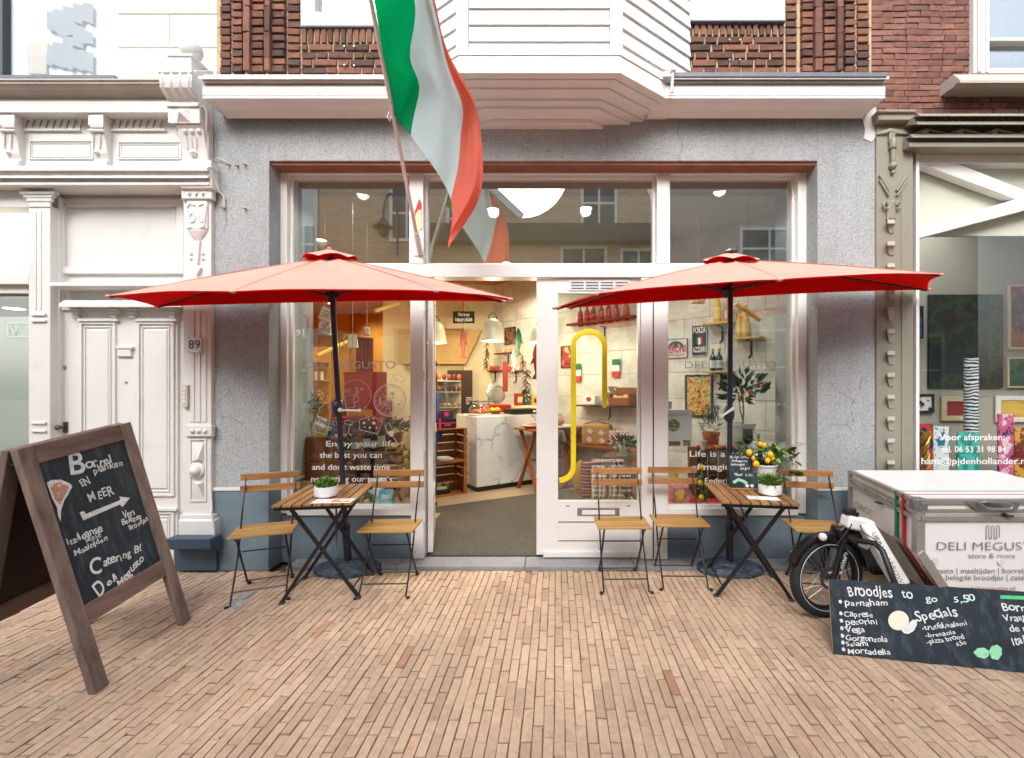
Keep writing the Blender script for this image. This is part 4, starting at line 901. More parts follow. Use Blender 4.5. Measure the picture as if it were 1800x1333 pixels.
b = B(); b.prism([(-1.25, 3.845), (1.0, 3.845), (1.0, g1.y + .03), (g1.x, g1.y), (g0.x, g0.y), (-1.25, g0.y)], FZ - .01, FZ + .012, 'z')
tag(b.build('doormat', mat_m, bev=.003), 'large speckled grey brown doormat filling the open doorway', 'doormat')
# ---- lamps
bulb = emit('downlight_glow', (1, .93, .78), 9)
ring = M('lamp_ring', (236, 232, 226), .4)
for i, (px, py, lb) in enumerate(((637, 333, 'ceiling spot in the top pane over the parasol by number 89'), (1266, 327, 'ceiling spot in the top pane over the parasol by the cargo bike'), (867, 367, 'ceiling spot in the middle top pane, nearer the flag'), (1030, 365, 'ceiling spot in the middle top pane, farther from the flag'),
        (565, 421, 'ceiling spot low in the top pane, just above a parasol crown'), (548, 463, 'ceiling spot partly hidden by the crown of a parasol'), (890, 461, 'ceiling spot at the bottom edge of the middle top pane'), (601, 521, 'ceiling spot on the orange-lit ceiling just under a parasol hub'), (581, 533, 'smaller, deeper ceiling spot over the hanging pasta bag'))):
    d = 1.88 * F / (HZ - py); x = X(px, d)
    o = thing('ceiling_spot', lb, 'ceiling light', (x, d, CZ), group='ceiling spots in the shop')
    b = B(); b.lathe([(.085, 0), (.083, -.012), (.062, -.014), (.058, 0)], (0, 0, 0), 20); b.build('ring', ring, o, smooth=True)
    b = B(); b.lathe([(0, -.006), (.06, -.006), (.06, -.001)], (0, 0, 0), 20); b.build('lamp_glass', bulb, o)
    ld = bpy.data.lights.new('spot_light', 'SPOT'); ld.energy = 44 if d < 6 else 56; ld.spot_size = radians(150); ld.spot_blend = .5; ld.shadow_soft_size = .06; ld.color = (1, .93, .82) if d < 5 else (1, .84, .6) if d < 8 else (1, .74, .42)
    lo = link(bpy.data.objects.new('spot_light', ld)); lo.location = (x, d, CZ - .03)
grey_sh = M('lamp_enamel', (186, 184, 164), .4, .04)
def pendant(px, py0, py1, d, wpx, lb):
    w_ = wpx / F * d; h = (py1 - py0) / F * d; c = Vector((X(px, d), d, Z(py1, d)))
    o = thing('pendant_lamp', lb, 'pendant lamp', c, group='bell pendant lamps over the counter')
    b = B(); b.lathe([(w_ * .5, 0), (w_ * .47, h * .15), (w_ * .42, h * .5), (w_ * .33, h * .82), (w_ * .18, h * .97), (.012, h)], (0, 0, 0), 28); b.build('shade', grey_sh, o, smooth=True, solid=.004)
    b = B(); b.tube([(w_ * .18 * cos(a), 0, h * .95 + w_ * .28 * sin(a)) for a in [pi * k / 10 for k in range(11)]], .008, 8); b.build('loop', gunmetal, o, smooth=True)
    b = B(); b.tube([(0, 0, h * .95 + w_ * .27), (0, 0, CZ - c.z)], .004, 6); b.build('cord', M('pale_cord', (214, 206, 186), .8), o)
    b = B(); b.ball((0, 0, h * .35), .035, 12, 8); b.build('bulb', emit('bulb', (1, .85, .5), 6), o, smooth=True)
    pl_ = bpy.data.lights.new('pendant_light', 'POINT'); pl_.energy = 15; pl_.color = (1, .8, .5); pl_.shadow_soft_size = .05; q_ = link(bpy.data.objects.new('pendant_light', pl_)); q_.location = c + Vector((0, 0, -.06))
pendant(866, 560, 600, 6.3, 41, 'grey bell pendant lamp in the middle of the open doorway'); pendant(766, 565, 603, 6.6, 38, 'grey bell pendant lamp above the person and crates in the doorway'); pendant(951, 572, 602, 6.0, 44, 'grey bell pendant lamp half hidden by the closed door'); pendant(708, 581, 589, 9.0, 22, 'small bell pendant lamp deep in the shop over the pizza drawing')
ytube = M('yellow_tube', (232, 190, 60), .4)
def tube_lamp(p0, p1, lb, hang=True):
    o = thing('tube_lamp', lb, 'tube lamp', (p0 + p1) / 2, group='yellow hanging tube lamps')
    W(B().tube([p0, p1], .022, 10), 'tube', ytube, o, smooth=True)
    m_ = (p0 + p1) / 2
    if hang: W(B().tube([m_, Vector((m_.x, m_.y, CZ))], .002, 5), 'wire', dark, o)
tube_lamp(P(557, 626, 5.4), P(612, 600, 5.9), 'long yellow tube lamp crossing behind the parasol pole'); tube_lamp(P(659, 547, 5.6), P(700, 534, 6.0), 'yellow tube lamp high under the parasol edge near the doorway'); tube_lamp(P(1293, 534, 4.5), P(1336, 563, 4.6), 'yellow tube lamp slanting down over two yellow bottles')
# ---- marble counter
marble = NT('white_marble'); co = marble.coord(); wv = marble.n("ShaderNodeVectorMath", operation='ADD'); nn = marble.n("ShaderNodeTexNoise"); nn.inputs['Scale'].default_value = 2.2; nn.inputs['Detail'].default_value = 7; marble.l(co, nn.inputs['Vector'])
sm = marble.n("ShaderNodeVectorMath", operation='SCALE'); sm.inputs['Scale'].default_value = .55; marble.l(nn.outputs['Color'], sm.inputs[0]); marble.l(co, wv.inputs[0]); marble.l(sm.outputs[0], wv.inputs[1])
vo = marble.n("ShaderNodeTexVoronoi"); vo.feature = 'DISTANCE_TO_EDGE'; vo.inputs['Scale'].default_value = 1.9; marble.l(wv.outputs[0], vo.inputs['Vector'])
mk = marble.ramp(vo.outputs['Distance'], [(0, .85), (.012, .35), (.05, 0.0)]); gt = marble.ramp(marble.noise(co, 3.0, 4), [(.42, 0.0), (.6, 1.0)]); mm = marble.n("ShaderNodeMath", operation='MULTIPLY'); marble.l(mk, mm.inputs[0]); marble.l(gt, mm.inputs[1])
marble.l(marble.mix(mm.outputs[0], marble.ramp(marble.noise(co, 2, 5), [(.3, lin((206, 214, 218))), (.7, lin((228, 234, 236)))]), (.10, .13, .16)), marble.b.inputs['Base Color']); marble.b.inputs['Roughness'].default_value = .25
MB_ = marble.m
cp = G(838, 866, FZ); ct = thing('counter', 'white counter with grey marble veins and a black foot', 'counter', (cp.x, cp.y, FZ), A35)
B().box(0, 2.3, 0, .7, .07, 1.05).build('body', MB_, ct, bev=.003); B().box(.02, 2.28, .02, .68, 0, .07).build('foot', dark, ct); B().box(.1, 2.3, .06, .7, 1.05, 1.06).build('top', M('counter_top', (206, 202, 192), .3), ct)
B().box(.9, 2.3, .5, .9, 1.06, 1.16).build('raised_shelf', wallc, ct, bev=.003)
CT = 1.05 + FZ + .012
def on(px, py, z): return G(px, py, z) if py > HZ else None
rv = radians(35)
def lp(o, x, y, z=0): return Matrix.Translation(o) @ Matrix.Rotation(A35, 4, 'Z') @ Vector((x, y, z))
dp = lp(Vector((cp.x, cp.y, CT)), .02 + .17, .3)
o = thing('cake_dome', 'glass cake dome over red and yellow pastries at the counter corner', 'cake dome', dp)
b = B(); b.lathe([(0, 0), (.17, 0), (.175, .012), (0, .012)], n=24); b.build('plate', white, o, smooth=True)
b = B(); b.lathe([(.155, .012), (.155, .09), (.12, .14), (.05, .16), (0, .162)], n=24); b.build('dome', glassmat('dome_glass', (.93, .95, .93), .05), o, smooth=True)
r_ = random.Random(6); b = B(); b2 = B()
for k in range(26): 
    a = r_.uniform(0, 6.28); q = r_.uniform(0, .12); (b if k % 3 else b2).ball((q * cos(a), q * sin(a), .03 + r_.uniform(0, .03)), r_.uniform(.018, .03), 8, 5, 1, 1, .8)
b.build('strawberries', M('berry_red', (196, 40, 34), .4, .2, 20), o, smooth=True, kind='stuff'); b2.build('pastries', M('pastry', (222, 176, 90), .6, .2, 20), o, smooth=True, kind='stuff')
b = B(); b.box(-.11, .11, -.006, .006, 0, .15); sp_ = lp(Vector((cp.x, cp.y, CT)), .22, .62); o = thing('price_board', 'small black chalk price card behind the cake dome', 'card', sp_, .1)
b.M = Matrix.Translation((0, 0, .12)); b.build('board', M('chalkboard', (26, 30, 34), .6), o, bev=.002)
b = B(); 
for k in range(4): write(b, ("Belegde", "broodjes", "to go", "6,50")[k], (-.09, -.008, .23 - .03 * k), (1, 0, 0), (0, 0, 1), .028, .5, seed=k)
b.build('lettering', vin, o); B().cbox((0, 0, .06), (.02, .02, .12)).build('stand', dark, o)
b = B(); b.box(-.2, .25, -.13, .13, 0, .075); o = thing('till_drawer', 'flat black till on the marble counter', 'till', lp(Vector((cp.x, cp.y, CT)), .78, .16), A35); b.build('body', dark, o, bev=.012); B().box(.17, .23, -.134, -.13, .02, .05).build('badge', vin, o)
# slicer
o = thing('meat_slicer', 'red meat slicer with round steel blade on the back counter', 'slicer', lp(Vector((cp.x, cp.y, CT)), .62, .75), A35)
red = M('slicer_red', (168, 32, 28), .3); B().box(-.3, .3, -.14, .2, 0, .12).build('base', red, o, bev=.02)
b = B(Matrix.Translation((.08, 0, .3)) @ Matrix.Rotation(pi / 2 - .3, 4, 'X')); b.lathe([(0, 0), (.17, .0), (.17, .012), (.14, .03), (0, .035)], n=28); b.build('blade', steel, o, smooth=True)
b = B(); b.tube([(-.1, -.1, .12), (-.12, -.12, .3), (-.02, -.14, .42), (.12, -.15, .40)], .012, 8); b.tube([(.12, -.15, .4), (.2, -.15, .42)], .02, 8); b.build('handle', steel, o, smooth=True); B().box(-.28, -.02, -.12, .1, .16, .19).build('tray', steel, o, bev=.005)
# rack of pastries behind the counter end
rp = Vector((X(790, 7.0), 7.0, FZ)); o = thing('pastry_case', 'glass case of filled rolls and pastries behind the crates', 'display case', rp, .2)
b = B()
for z in (.9, 1.14, 1.38, 1.55): b.box(-.35, .18, -.2, .2, z, z + .015)
b.box(-.35, .18, .19, .2, .9, 1.57); b.build('shelf', M('case_shelf', (212, 206, 190), .5), o); B().box(-.36, .19, -.2, .2, 0, .9).build('cabinet', MB_, o)
B().box(-.36, .19, -.215, -.21, .9, 1.57).build('glass_front', glassmat('dome_glass'), o)
r_ = random.Random(12)
for row, z in enumerate((.93, 1.17, 1.41, 1.6)):
    for k in range(7):
        rgb = ((226, 196, 130), (190, 120, 60), (236, 214, 160), (150, 60, 40))[r_.randrange(4)] if row < 2 else ((150, 50, 36), (200, 90, 50), (90, 40, 36))[r_.randrange(3)]
        b = B(); b.ball((-.3 + k * .075, -.1 + r_.uniform(-.03, .03), z + .02), .033, 10, 6, 1, 1.6, .8 if row < 2 else 1.4); b.build('roll', M('roll_%d%d%d' % rgb, rgb, .6, .2, 20), o, smooth=True)
# crates
crate_m = wood('crate_pine', (150, 84, 38), (204, 132, 66), 0, .6, 1.0, .3)
crate_v = wood('crate_pine_v', (150, 84, 38), (204, 132, 66), 2, .6, 1.0, .3)
def crate(o, w_, d_, h, shelf=False, nb_=4):
    """open-fronted slatted crate; front is -y"""
    th = .012
    for k in range(nb_):
        z0 = k * h / nb_ + .006; z1 = (k + 1) * h / nb_ - .006
        B().box(-w_ / 2, w_ / 2, d_ - th, d_, z0, z1).build('slat', crate_m, o); 
        for sx in (-1, 1): B().box(sx * w_ / 2 - (th if sx > 0 else 0), sx * w_ / 2 + (0 if sx > 0 else th), 0, d_ - th, z0, z1).build('slat', crate_m, o)
    for z in (0, h - th):
        for k in range(3): B().box(-w_ / 2 + th, w_ / 2 - th, .01 + k * d_ / 3, (k + 1) * d_ / 3 - .006, z, z + th).build('slat', crate_m, o)
    for sx in (-1, 1):
        for y in (.0, d_ - .05): B().cbox((sx * (w_ / 2 - th - .015), y + .02, h / 2), (.03, .03, h - .03)).build('corner_post', crate_m, o)
c0 = G(821, 868, FZ); cr = Matrix.Rotation(A35, 4, 'Z') @ Vector((-.31, 0, 0))
for k, lb in enumerate(('lower wooden crate beside the marble counter, standing on the floor', 'upper wooden crate beside the marble counter, holding white plates')):
    o = thing('wooden_crate', lb, 'crate', (c0.x + cr.x, c0.y + cr.y, FZ + k * .455), A35, 'crates beside the counter'); crate(o, .62, .36, .45)
pc = Matrix.Translation((c0.x, c0.y, FZ + .47)) @ Matrix.Rotation(A35, 4, 'Z')
o = thing('plate_stack', 'stack of white plates in the upper crate by the counter', 'plates', pc @ Vector((-.3, .12, 0)))
for k in range(3): B().lathe([(0, k * .012), (.12 - k * .02, k * .012), (.14 - k * .02, k * .012 + .02), (.13 - k * .02, k * .012 + .016), (0, k * .012 + .006)], n=24).build('plate', white, o, smooth=True)
o = thing('gift_box', 'black gift box with pink ribbon on top of the crates', 'box', Matrix.Translation((c0.x, c0.y, FZ + .91)) @ Matrix.Rotation(A35, 4, 'Z') @ Vector((-.3, .15, 0)), A35)
B().box(-.17, .17, -.09, .09, 0, .13).build('lower_box', dark, o, bev=.004); B().box(-.12, .13, -.08, .08, .131, .24).build('upper_box', M('plum_box', (70, 40, 60), .5), o, bev=.004)
pink = M('pink_ribbon', (214, 60, 130), .4); B().box(-.08, -.05, -.094, .094, -.001, .132).box(-.172, .172, -.0935, .0935, .06, .075).build('ribbon', pink, o); b = B(); b.disc((.03, -.082, .19), .035, (1, 0, 0), (0, 0, 1), 14); b.box(.0, .09, -.092, -.091, .03, .05); b.build('label', pink, o)
o = thing('black_box', 'flat black cardboard box lying on the floor in front of the crates', 'box', G(770, 868, FZ), .5); B().box(-.3, .14, -.12, .12, 0, .07).build('box', dark, o, bev=.004); B().box(-.05, .1, -.08, .04, .071, .1).build('packet', M('bone', (226, 220, 210), .6), o)
# trestle table behind the closed door
twood = wood('trestle_wood', (150, 76, 34), (196, 112, 54), 0, .5, 1, .2)
def trestle(o, w_, d_, h):
    for k in range(4): B().box(-w_ / 2, w_ / 2, -d_ / 2 + k * d_ / 4 + .004, -d_ / 2 + (k + 1) * d_ / 4 - .004, h - .025, h).build('top_board', twood, o)
    for sx in (-1, 1):
        x = sx * (w_ / 2 - .08)
        for s_ in (-1, 1): b = B(); b.bar((x + s_ * .012, -s_ * d_ * .46, .0), (x + s_ * .012, s_ * d_ * .42, h - .03), .035, .045, (1, 0, 0)); b.build('leg', twood, o)
    B().bar((-w_ / 2 + .08, 0, h * .48), (w_ / 2 - .08, 0, h * .48), .03, .03).build('stretcher', twood, o)
tp = G(968, 862, FZ) ; o = thing('trestle_table', 'reddish wooden trestle table half seen behind the closed door', 'table', (tp.x, tp.y + .2, FZ), A35 + .0); trestle(o, .95, .5, .88)
o2 = thing('bread_tray', 'white tray with a round loaf on the trestle table', 'tray', (tp.x + .12, tp.y + .12, FZ + .881), A35); B().box(-.2, .2, -.14, .14, 0, .03).build('tray', white, o2, bev=.008)
b = B(); b.ball((-.02, 0, .08), .09, 14, 8, 1.2, .9, .6); b.build('loaf', M('crust', (206, 140, 92), .7, .2, 12), o2, smooth=True)
o2 = thing('mesh_basket', 'low basket of pale sausages at the end of the trestle table', 'basket', Matrix.Translation((tp.x, tp.y + .2, FZ + .881)) @ Matrix.Rotation(A35, 4, 'Z') @ Vector((-.36, -.05, 0)), A35)
b = B(); r_ = random.Random(3)
for k in range(8): b.tube([(r_.uniform(-.1, .1), r_.uniform(-.1, .1), .02 + .01 * k), (r_.uniform(-.1, .1), r_.uniform(-.1, .1), .03 + .01 * k)], .014, 6)
b.build('sausages', M('sausage', (226, 196, 180), .6, .2, 20), o2, smooth=True, kind='stuff'); B().lathe([(.09, 0), (.12, .04), (.115, .04), (.085, .004)], n=20).build('bowl', M('wicker', (150, 96, 50), .8, .3, 60), o2, smooth=True)
# ---- bottles, jars, bags
def bottle(c, h, r, rgb, label_rgb=None, cap=None, lb='', grp=None, kind='bottle', neck=.32):
    o = thing('bottle', lb, 'bottle', c, group=grp); m_ = M('glass_%d_%d_%d' % rgb, rgb, .12, .03, 3, 0)
    b = B(); b.lathe([(0, 0), (r, 0), (r, h * .58), (r * .8, h * .66), (r * neck, h * .76), (r * neck, h * .97), (r * neck * 1.15, h * .97), (r * neck * 1.15, h), (0, h)], n=16); b.build('body', m_, o, smooth=True)
    if label_rgb: B().lathe([(r * 1.02, h * .15), (r * 1.02, h * .48)], n=16).build('label', M('paper_%d_%d_%d' % label_rgb, label_rgb, .7, .05, 20), o, smooth=True)
    if cap: B().lathe([(r * neck * 1.25, h * .86), (r * neck * 1.25, h * 1.01), (0, h * 1.01)], n=12).build('cap', M('cap_%d_%d_%d' % cap, cap, .3), o, smooth=True)
    return o
# shelf with seven red bottles on the tiled wall
def wall_shelf(px0, px1, py, dep, th, m_, lb, grp=None):
    o = thing('wall_shelf', lb, 'shelf', RW((px0 + px1) / 2, py), group=grp); b = B(); b.M = RM(px0, py); b.box(0, RL(px0, px1), -dep, 0, -th, 0); W(b, 'board', m_, o, bev=.002)
    b = B(); b.M = RM((px0 + px1) / 2, py); b.tube([(0, -.01, -th), (0, -.01, -th - .16), (0, -.06, -th - .19)], .012, 8); b.bar((0, -dep * .9, -th - .006), (0, -.0, -th - .006), .02, .01); W(b, 'bracket', dark, o, smooth=True); return o
sy = lambda px: 576 - (px - 1005) * 10 / 116
wall_shelf(1005, 1122, 571, .13, .03, M('dark_red_shelf', (96, 34, 30), .5), 'dark red wall shelf carrying a row of red bottles')
zsh = RW(1063, 571).z
for k, px in enumerate((1025.5, 1037.5, 1048, 1062.5, 1075, 1088.5, 1106)):
    p = RW(px, 571, .07); p.z = zsh; bottle(p, .33, .042, (176, 40, 26), None, (190, 60, 40), 'red glazed bottle on the dark shelf, number of the row from the left: ' + ('one', 'two', 'three', 'four', 'five', 'six', 'seven')[k], 'red bottles in a row on the dark shelf')
for o in [o for o in sc.objects if o.get('group') == 'red bottles in a row on the dark shelf']:
    o['label'] = {'one': 'red bottle at the shelf end away from the door post, over the yellow pull', 'two': 'second red shelf bottle counting from the end away from the door post', 'three': 'third red shelf bottle counting from the end away from the door post', 'four': 'middle one of the seven red shelf bottles',
                  'five': 'third red shelf bottle counting from the end beside the door post', 'six': 'second red shelf bottle counting from the end beside the door post', 'seven': 'red bottle at the end of the shelf beside the door post'}[o['label'].split()[-1]]
wall_shelf(1023, 1123, 711, .22, .02, dark, 'black wall shelf with gift boxes behind the closed door')
zs2 = RW(1073, 711).z
def onwall(px, off, z): p = RW(px, 700, off); p.z = z; return p
o = thing('gift_basket', 'brown open gift box of wrapped food on the black shelf', 'basket', onwall(1103, .12, zs2), -pi / 4); B().box(-.17, .17, -.09, -.075, 0, .1).box(-.17, .17, .075, .09, 0, .24).box(-.17, -.155, -.075, .075, 0, .16).box(.155, .17, -.075, .075, 0, .16).box(-.155, .155, -.075, .075, 0, .012).build('box', M('brown_card', (140, 70, 36), .7, .1), o, bev=.003)
b = B(); r_ = random.Random(9)
for k in range(14): b.ball((r_.uniform(-.13, .13), r_.uniform(-.05, .05), .08 + r_.uniform(0, .05)), .035, 8, 5, 1, 1, .8)
b.build('wrapped_food', M('food_mix', (224, 186, 128), .6, .4, 16), o, smooth=True, kind='stuff')
o = thing('gift_packet', 'white packet with red print on the black shelf', 'packet', onwall(1048, .12, zs2), -pi / 4); B().box(-.11, .11, -.05, .05, 0, .12).build('packet', vin, o, bev=.004); B().disc((0, -.052, .07), .05, (1, 0, 0), (0, 0, .7), 12).build('print', M('print_red', (190, 40, 34), .5, .3, 30), o)
o = thing('picture_sign', 'small patterned sign leaning on the black shelf behind the yellow pull', 'sign', onwall(1078, .08, zs2), -pi / 4); b = B(); b.M = Matrix.Rotation(-.2, 4, 'X'); b.box(-.08, .08, 0, .012, .02, .26); b.build('board', abstract('parcel', [(236, 220, 190), (60, 30, 20), (200, 60, 40), (236, 220, 190)], 12, 3), o)
def wall_panel(px0, px1, py0, py1, m_, name, lb, cat, frame=None, fw=.012, th=.015, tilt=0):
    o = thing(name, lb, cat, RW((px0 + px1) / 2, (py0 + py1) / 2)); px = (px0 + px1) / 2; m = RM(px, (py0 + py1) / 2); w_ = RL(px0, px1) / 2; d = 7.215 / (1 + (px - CX) / F); h = (py1 - py0) / 2 / F * d
    b = B(m); b.box(-w_, w_, -th, 0, -h, h); W(b, 'board', m_, o)
    if frame: b = B(m); b.box(-w_ - fw, w_ + fw, -th - .008, 0, h, h + fw); b.box(-w_ - fw, w_ + fw, -th - .008, 0, -h - fw, -h); b.box(-w_ - fw, -w_, -th - .008, 0, -h, h); b.box(w_, w_ + fw, -th - .008, 0, -h, h); W(b, 'frame', frame, o)
    return o, m, w_, h
wall_panel(988, 1004, 610, 646, abstract('kitchen_print', [(226, 200, 170), (190, 50, 30), (40, 36, 40), (226, 210, 190)], 9, 9), 'framed_print', 'small framed print seen inside the loop of the yellow door pull', 'picture', blackf)
wall_panel(889, 906, 577, 605, abstract('dark_print', [(60, 40, 40), (150, 110, 80), (40, 30, 30), (200, 180, 150)], 14, 5), 'framed_print', 'dark framed photograph beside the middle pendant lamp', 'picture', blackf)
itg, itr = M('flag_green_cloth', (0, 126, 80), .8, .06, 6), M('flag_red_cloth', (206, 62, 52), .8, .06, 6)
def pennant(px0, px1, py0, py1, lb):
    o = thing('small_flag', lb, 'flag', RW((px0 + px1) / 2, py0)); px = (px0 + px1) / 2; d = 7.215 / (1 + (px - CX) / F); w_ = RL(px0, px1); h = (py1 - py0) / F * d; m = RM(px0, py0)
    for k, (mm_, nm_) in enumerate(((itg, 'green_band'), (vin, 'white_band'), (itr, 'red_band'))): b = B(m); b.box(0, w_, -.03 - .004 * k, -.024, -h * (k + 1) / 3, -h * k / 3 - .001); W(b, nm_, mm_, o)
pennant(1078, 1091, 632, 664, 'small green white red paper flag hanging above the black shelf')
pennant(1013, 1023, 640, 672, 'narrow tricolour ribbon half hidden by the yellow pull')
# signs and shelves seen in the right window
o, m, w_, h = wall_panel(1218, 1243, 573, 625, M('sign_navy', (34, 44, 62), .4), 'football_sign', 'dark blue metal sign reading FORZA AZZURRI on the tiled wall', 'sign', M('sign_rim', (206, 212, 214), .4), .006)
b = B(m); write(b, "FORZA", (0, -.018, h * .52), (1, 0, 0), (0, 0, 1), .10, fitw=w_ * 1.75, align='c', off=.02); write(b, "AZZURRI", (0, -.018, -h * .78), (1, 0, 0), (0, 0, 1), .09, fitw=w_ * 1.75, align='c', off=.02); W(b, 'lettering', vin, o)
for nm_, mm_, x0, x1 in (('crest_green', itg, -.5, -.17), ('crest_white', vin, -.17, .17), ('crest_red', itr, .17, .5)):
    b = B(m); s_ = w_; y = lambda t: -(.55 * math.sqrt(max(0, 1 - (t * 1.6) ** 2))) * s_; b.add([(x0 * s_, -.0175, .38 * s_), (x1 * s_, -.0175, .38 * s_), (x1 * s_, -.0175, y(x1)), (x0 * s_, -.0175, y(x0))], [(0, 1, 2, 3)]); W(b, nm_, mm_, o)
o, m, w_, h = wall_panel(1170, 1208, 597, 629, M('sign_cream', (230, 230, 226), .4), 'beer_sign', 'white metal beer sign with red lettering beside the door post', 'sign', M('sign_blue_rim', (90, 100, 130), .4), .006)
b = B(m); write(b, "PERONI", (0, -.018, -h * .45), (1, 0, 0), (0, 0, 1), .13, fitw=w_ * 1.85, align='c', off=.03); write(b, "NASTRO AZZURRO", (0, -.018, -h * .85), (1, 0, 0), (0, 0, 1), .045, fitw=w_ * 1.7, align='c', off=.01); W(b, 'lettering', M('sign_red', (176, 34, 36), .5), o)
b = B(m); pts = [(.62 * w_ * cos(a), -.0175, .05 * h + .62 * h * sin(a)) for a in [pi * k / 10 for k in range(11)]]; b.line(pts, .035, (0, 1, 0)); b.disc((0, -.0175, .3 * h), .035, (1, 0, 0), (0, 0, 1), 10); W(b, 'emblem', M('sign_green', (44, 66, 72), .5), o)
swood = wood('light_shelf', (206, 170, 96), (230, 200, 130), 0, .5)
for px0, px1, py, lb, bots in ((1246, 1294, 571, 'upper light wooden wall shelf above the football sign', ((1267, .40, (226, 200, 60), (240, 226, 150)), (1286, .30, (206, 140, 110), (230, 200, 190)))), (1296, 1345, 596, 'light wooden wall shelf under the slanting tube lamp', ((1306, .34, (214, 170, 60), (226, 196, 110)), (1316, .36, (214, 170, 60), (226, 196, 110)))),
                           (1245, 1291, 653, 'lower light wooden wall shelf partly behind the parasol pole', ((1259, .26, (50, 34, 36), (210, 214, 220)), (1270, .26, (60, 70, 90), (210, 214, 220))))):
    wall_shelf(px0, px1, py, .16, .022, swood, lb, 'light wooden wall shelves'); zs = RW((px0 + px1) / 2, py).z
    for k, (px, hh, c1, c2) in enumerate(bots): bottle(onwall(px, .09, zs), hh, .04, c1, c2, (200, 150, 50), (('taller' if k == 0 else 'shorter') if px0 == 1246 else ('shorter' if k == 0 else 'taller') if px0 == 1296 else ('browner' if k == 0 else 'bluer')) + ' bottle on the ' + lb, 'bottles on the light shelves')
o, m, w_, h = wall_panel(1208, 1250, 662, 730, abstract('pizza_poster', [(60, 24, 16), (206, 90, 40), (236, 200, 110), (90, 120, 50), (230, 226, 200), (120, 30, 24)], 16, 2), 'pizza_poster', 'framed poster crowded with pizza toppings', 'poster', blackf, .02)
def hangbag(px, py0, py1, d, wpx, m_, lb, top=CZ):
    c = P(px, py1, d); w_ = wpx / F * d; h = (py1 - py0) / F * d; o = thing('hanging_bag', lb, 'bag', c, group='food bags hung on threads in the windows')
    b = B(); b.box(-w_ / 2, w_ / 2, -.03, .03, 0, h); b.v = [(v[0] * (1 - .12 * (v[2] > .1)), v[1] * (.25 if v[2] > h * .9 else 1), v[2]) for v in b.v]; b.build('bag', m_, o, bev=.01)
    B().tube([(0, 0, h), (0, 0, top - c.z)], .0015, 4).build('thread', vin, o)
hangbag(1227, 512, 534, 4.5, 24, abstract('pasta_bag', [(120, 40, 30), (230, 200, 150), (190, 90, 60), (236, 220, 180)], 18, 4), 'bag of mixed pasta hanging above the football sign')
pb1 = abstract('pasta_clear', [(220, 216, 206), (170, 150, 130), (236, 236, 230)], 14, 6)
hangbag(571, 560, 590, 4.3, 22, pb1, 'clear hanging bag of pasta with a cream paper tag'); hangbag(620, 588, 612, 4.3, 17, M('bag_paper', (236, 232, 214), .6, .08, 40), 'white paper bag hanging in front of the gold window logo'); hangbag(645, 575, 590, 4.6, 10, pb1, 'smallest hanging food bag, deeper inside the window')
b = B(); b.M = Matrix.Translation(P(573, 553, 4.24)) @ Matrix.Rotation(.35, 4, 'Y'); b.box(-.06, .06, 0, .003, -.06, .065); o = tag(b.build('paper_tag', M('card_cream', (240, 234, 206), .7), None), 'cream printed card tied over the clear pasta bag', 'tag')
b = B(); b.M = Matrix.Translation(P(573, 553, 4.24)) @ Matrix.Rotation(.35, 4, 'Y')
for k in range(3): b.line([(-.03, -.002, .03 - .025 * k), (.03, -.002, .03 - .025 * k)], .006, (0, 1, 0))
W(b, 'print', navy, o)
# happy place sign, fish, chilli strings
sp_ = P(815, 558, 7.6); o = thing('hanging_sign', 'black board reading This is my happy place on the back wall', 'sign', sp_); hw = 19 / F * 7.6; hh = 10.5 / F * 7.6
B().box(-hw, hw, 0, .02, -hh, hh).build('board', M('sign_black', (22, 30, 26), .5), o, bev=.003); b = B(); write(b, "This is my", (0, -.004, .02), (1, 0, 0), (0, 0, 1), .085, .3, fitw=hw * 1.1, align='c', off=.012); write(b, "happy place", (0, -.004, -.065), (1, 0, 0), (0, 0, 1), .10, .3, fitw=hw * 1.6, align='c', off=.014); b.build('lettering', vin, o)
b = B(); b.tube([(-hw * .6, .01, hh), (0, .01, hh + .13), (hw * .6, .01, hh)], .004, 5); b.build('rope', M('rope', (150, 120, 80), .9), o)
def fish(px, py0, py1, d, m_, lb):
    c = P(px, py1, d); h = (py1 - py0) / F * d; o = thing('fish_ornament', lb, 'ornament', c)
    prof = [(0, 0), (.05, .0), (.025, .10), (.045, .25), (.075, .5), (.08, .7), (.05, .88), (.012, 1)]
    b = B(); b.lathe([(r * .62, z * h) for r, z in prof], n=14, sy=.5); b.prism([(-.06, -.02), (0, .09), (.06, -.02)], -.006, .006, 'y'); b.prism([(.04, h * .45), (.085, h * .35), (.045, h * .6)], -.005, .005, 'y'); b.prism([(-.04, h * .45), (-.085, h * .35), (-.045, h * .6)], -.005, .005, 'y'); b.build('body', m_, o, smooth=True)
fish(814.5, 577, 628, 7.2, M('fish_red', (140, 62, 48), .5, .2, 20), 'red wooden fish hanging below the happy place sign'); fish(911, 577, 623, 6.6, M('fish_green', (36, 84, 60), .5, .2, 20), 'green wooden fish hanging beside the framed photograph')
fish(943, 604, 664, 5.7, M('ham_red', (130, 44, 30), .6, .2, 20), 'dark red ham hanging beside the closed door')
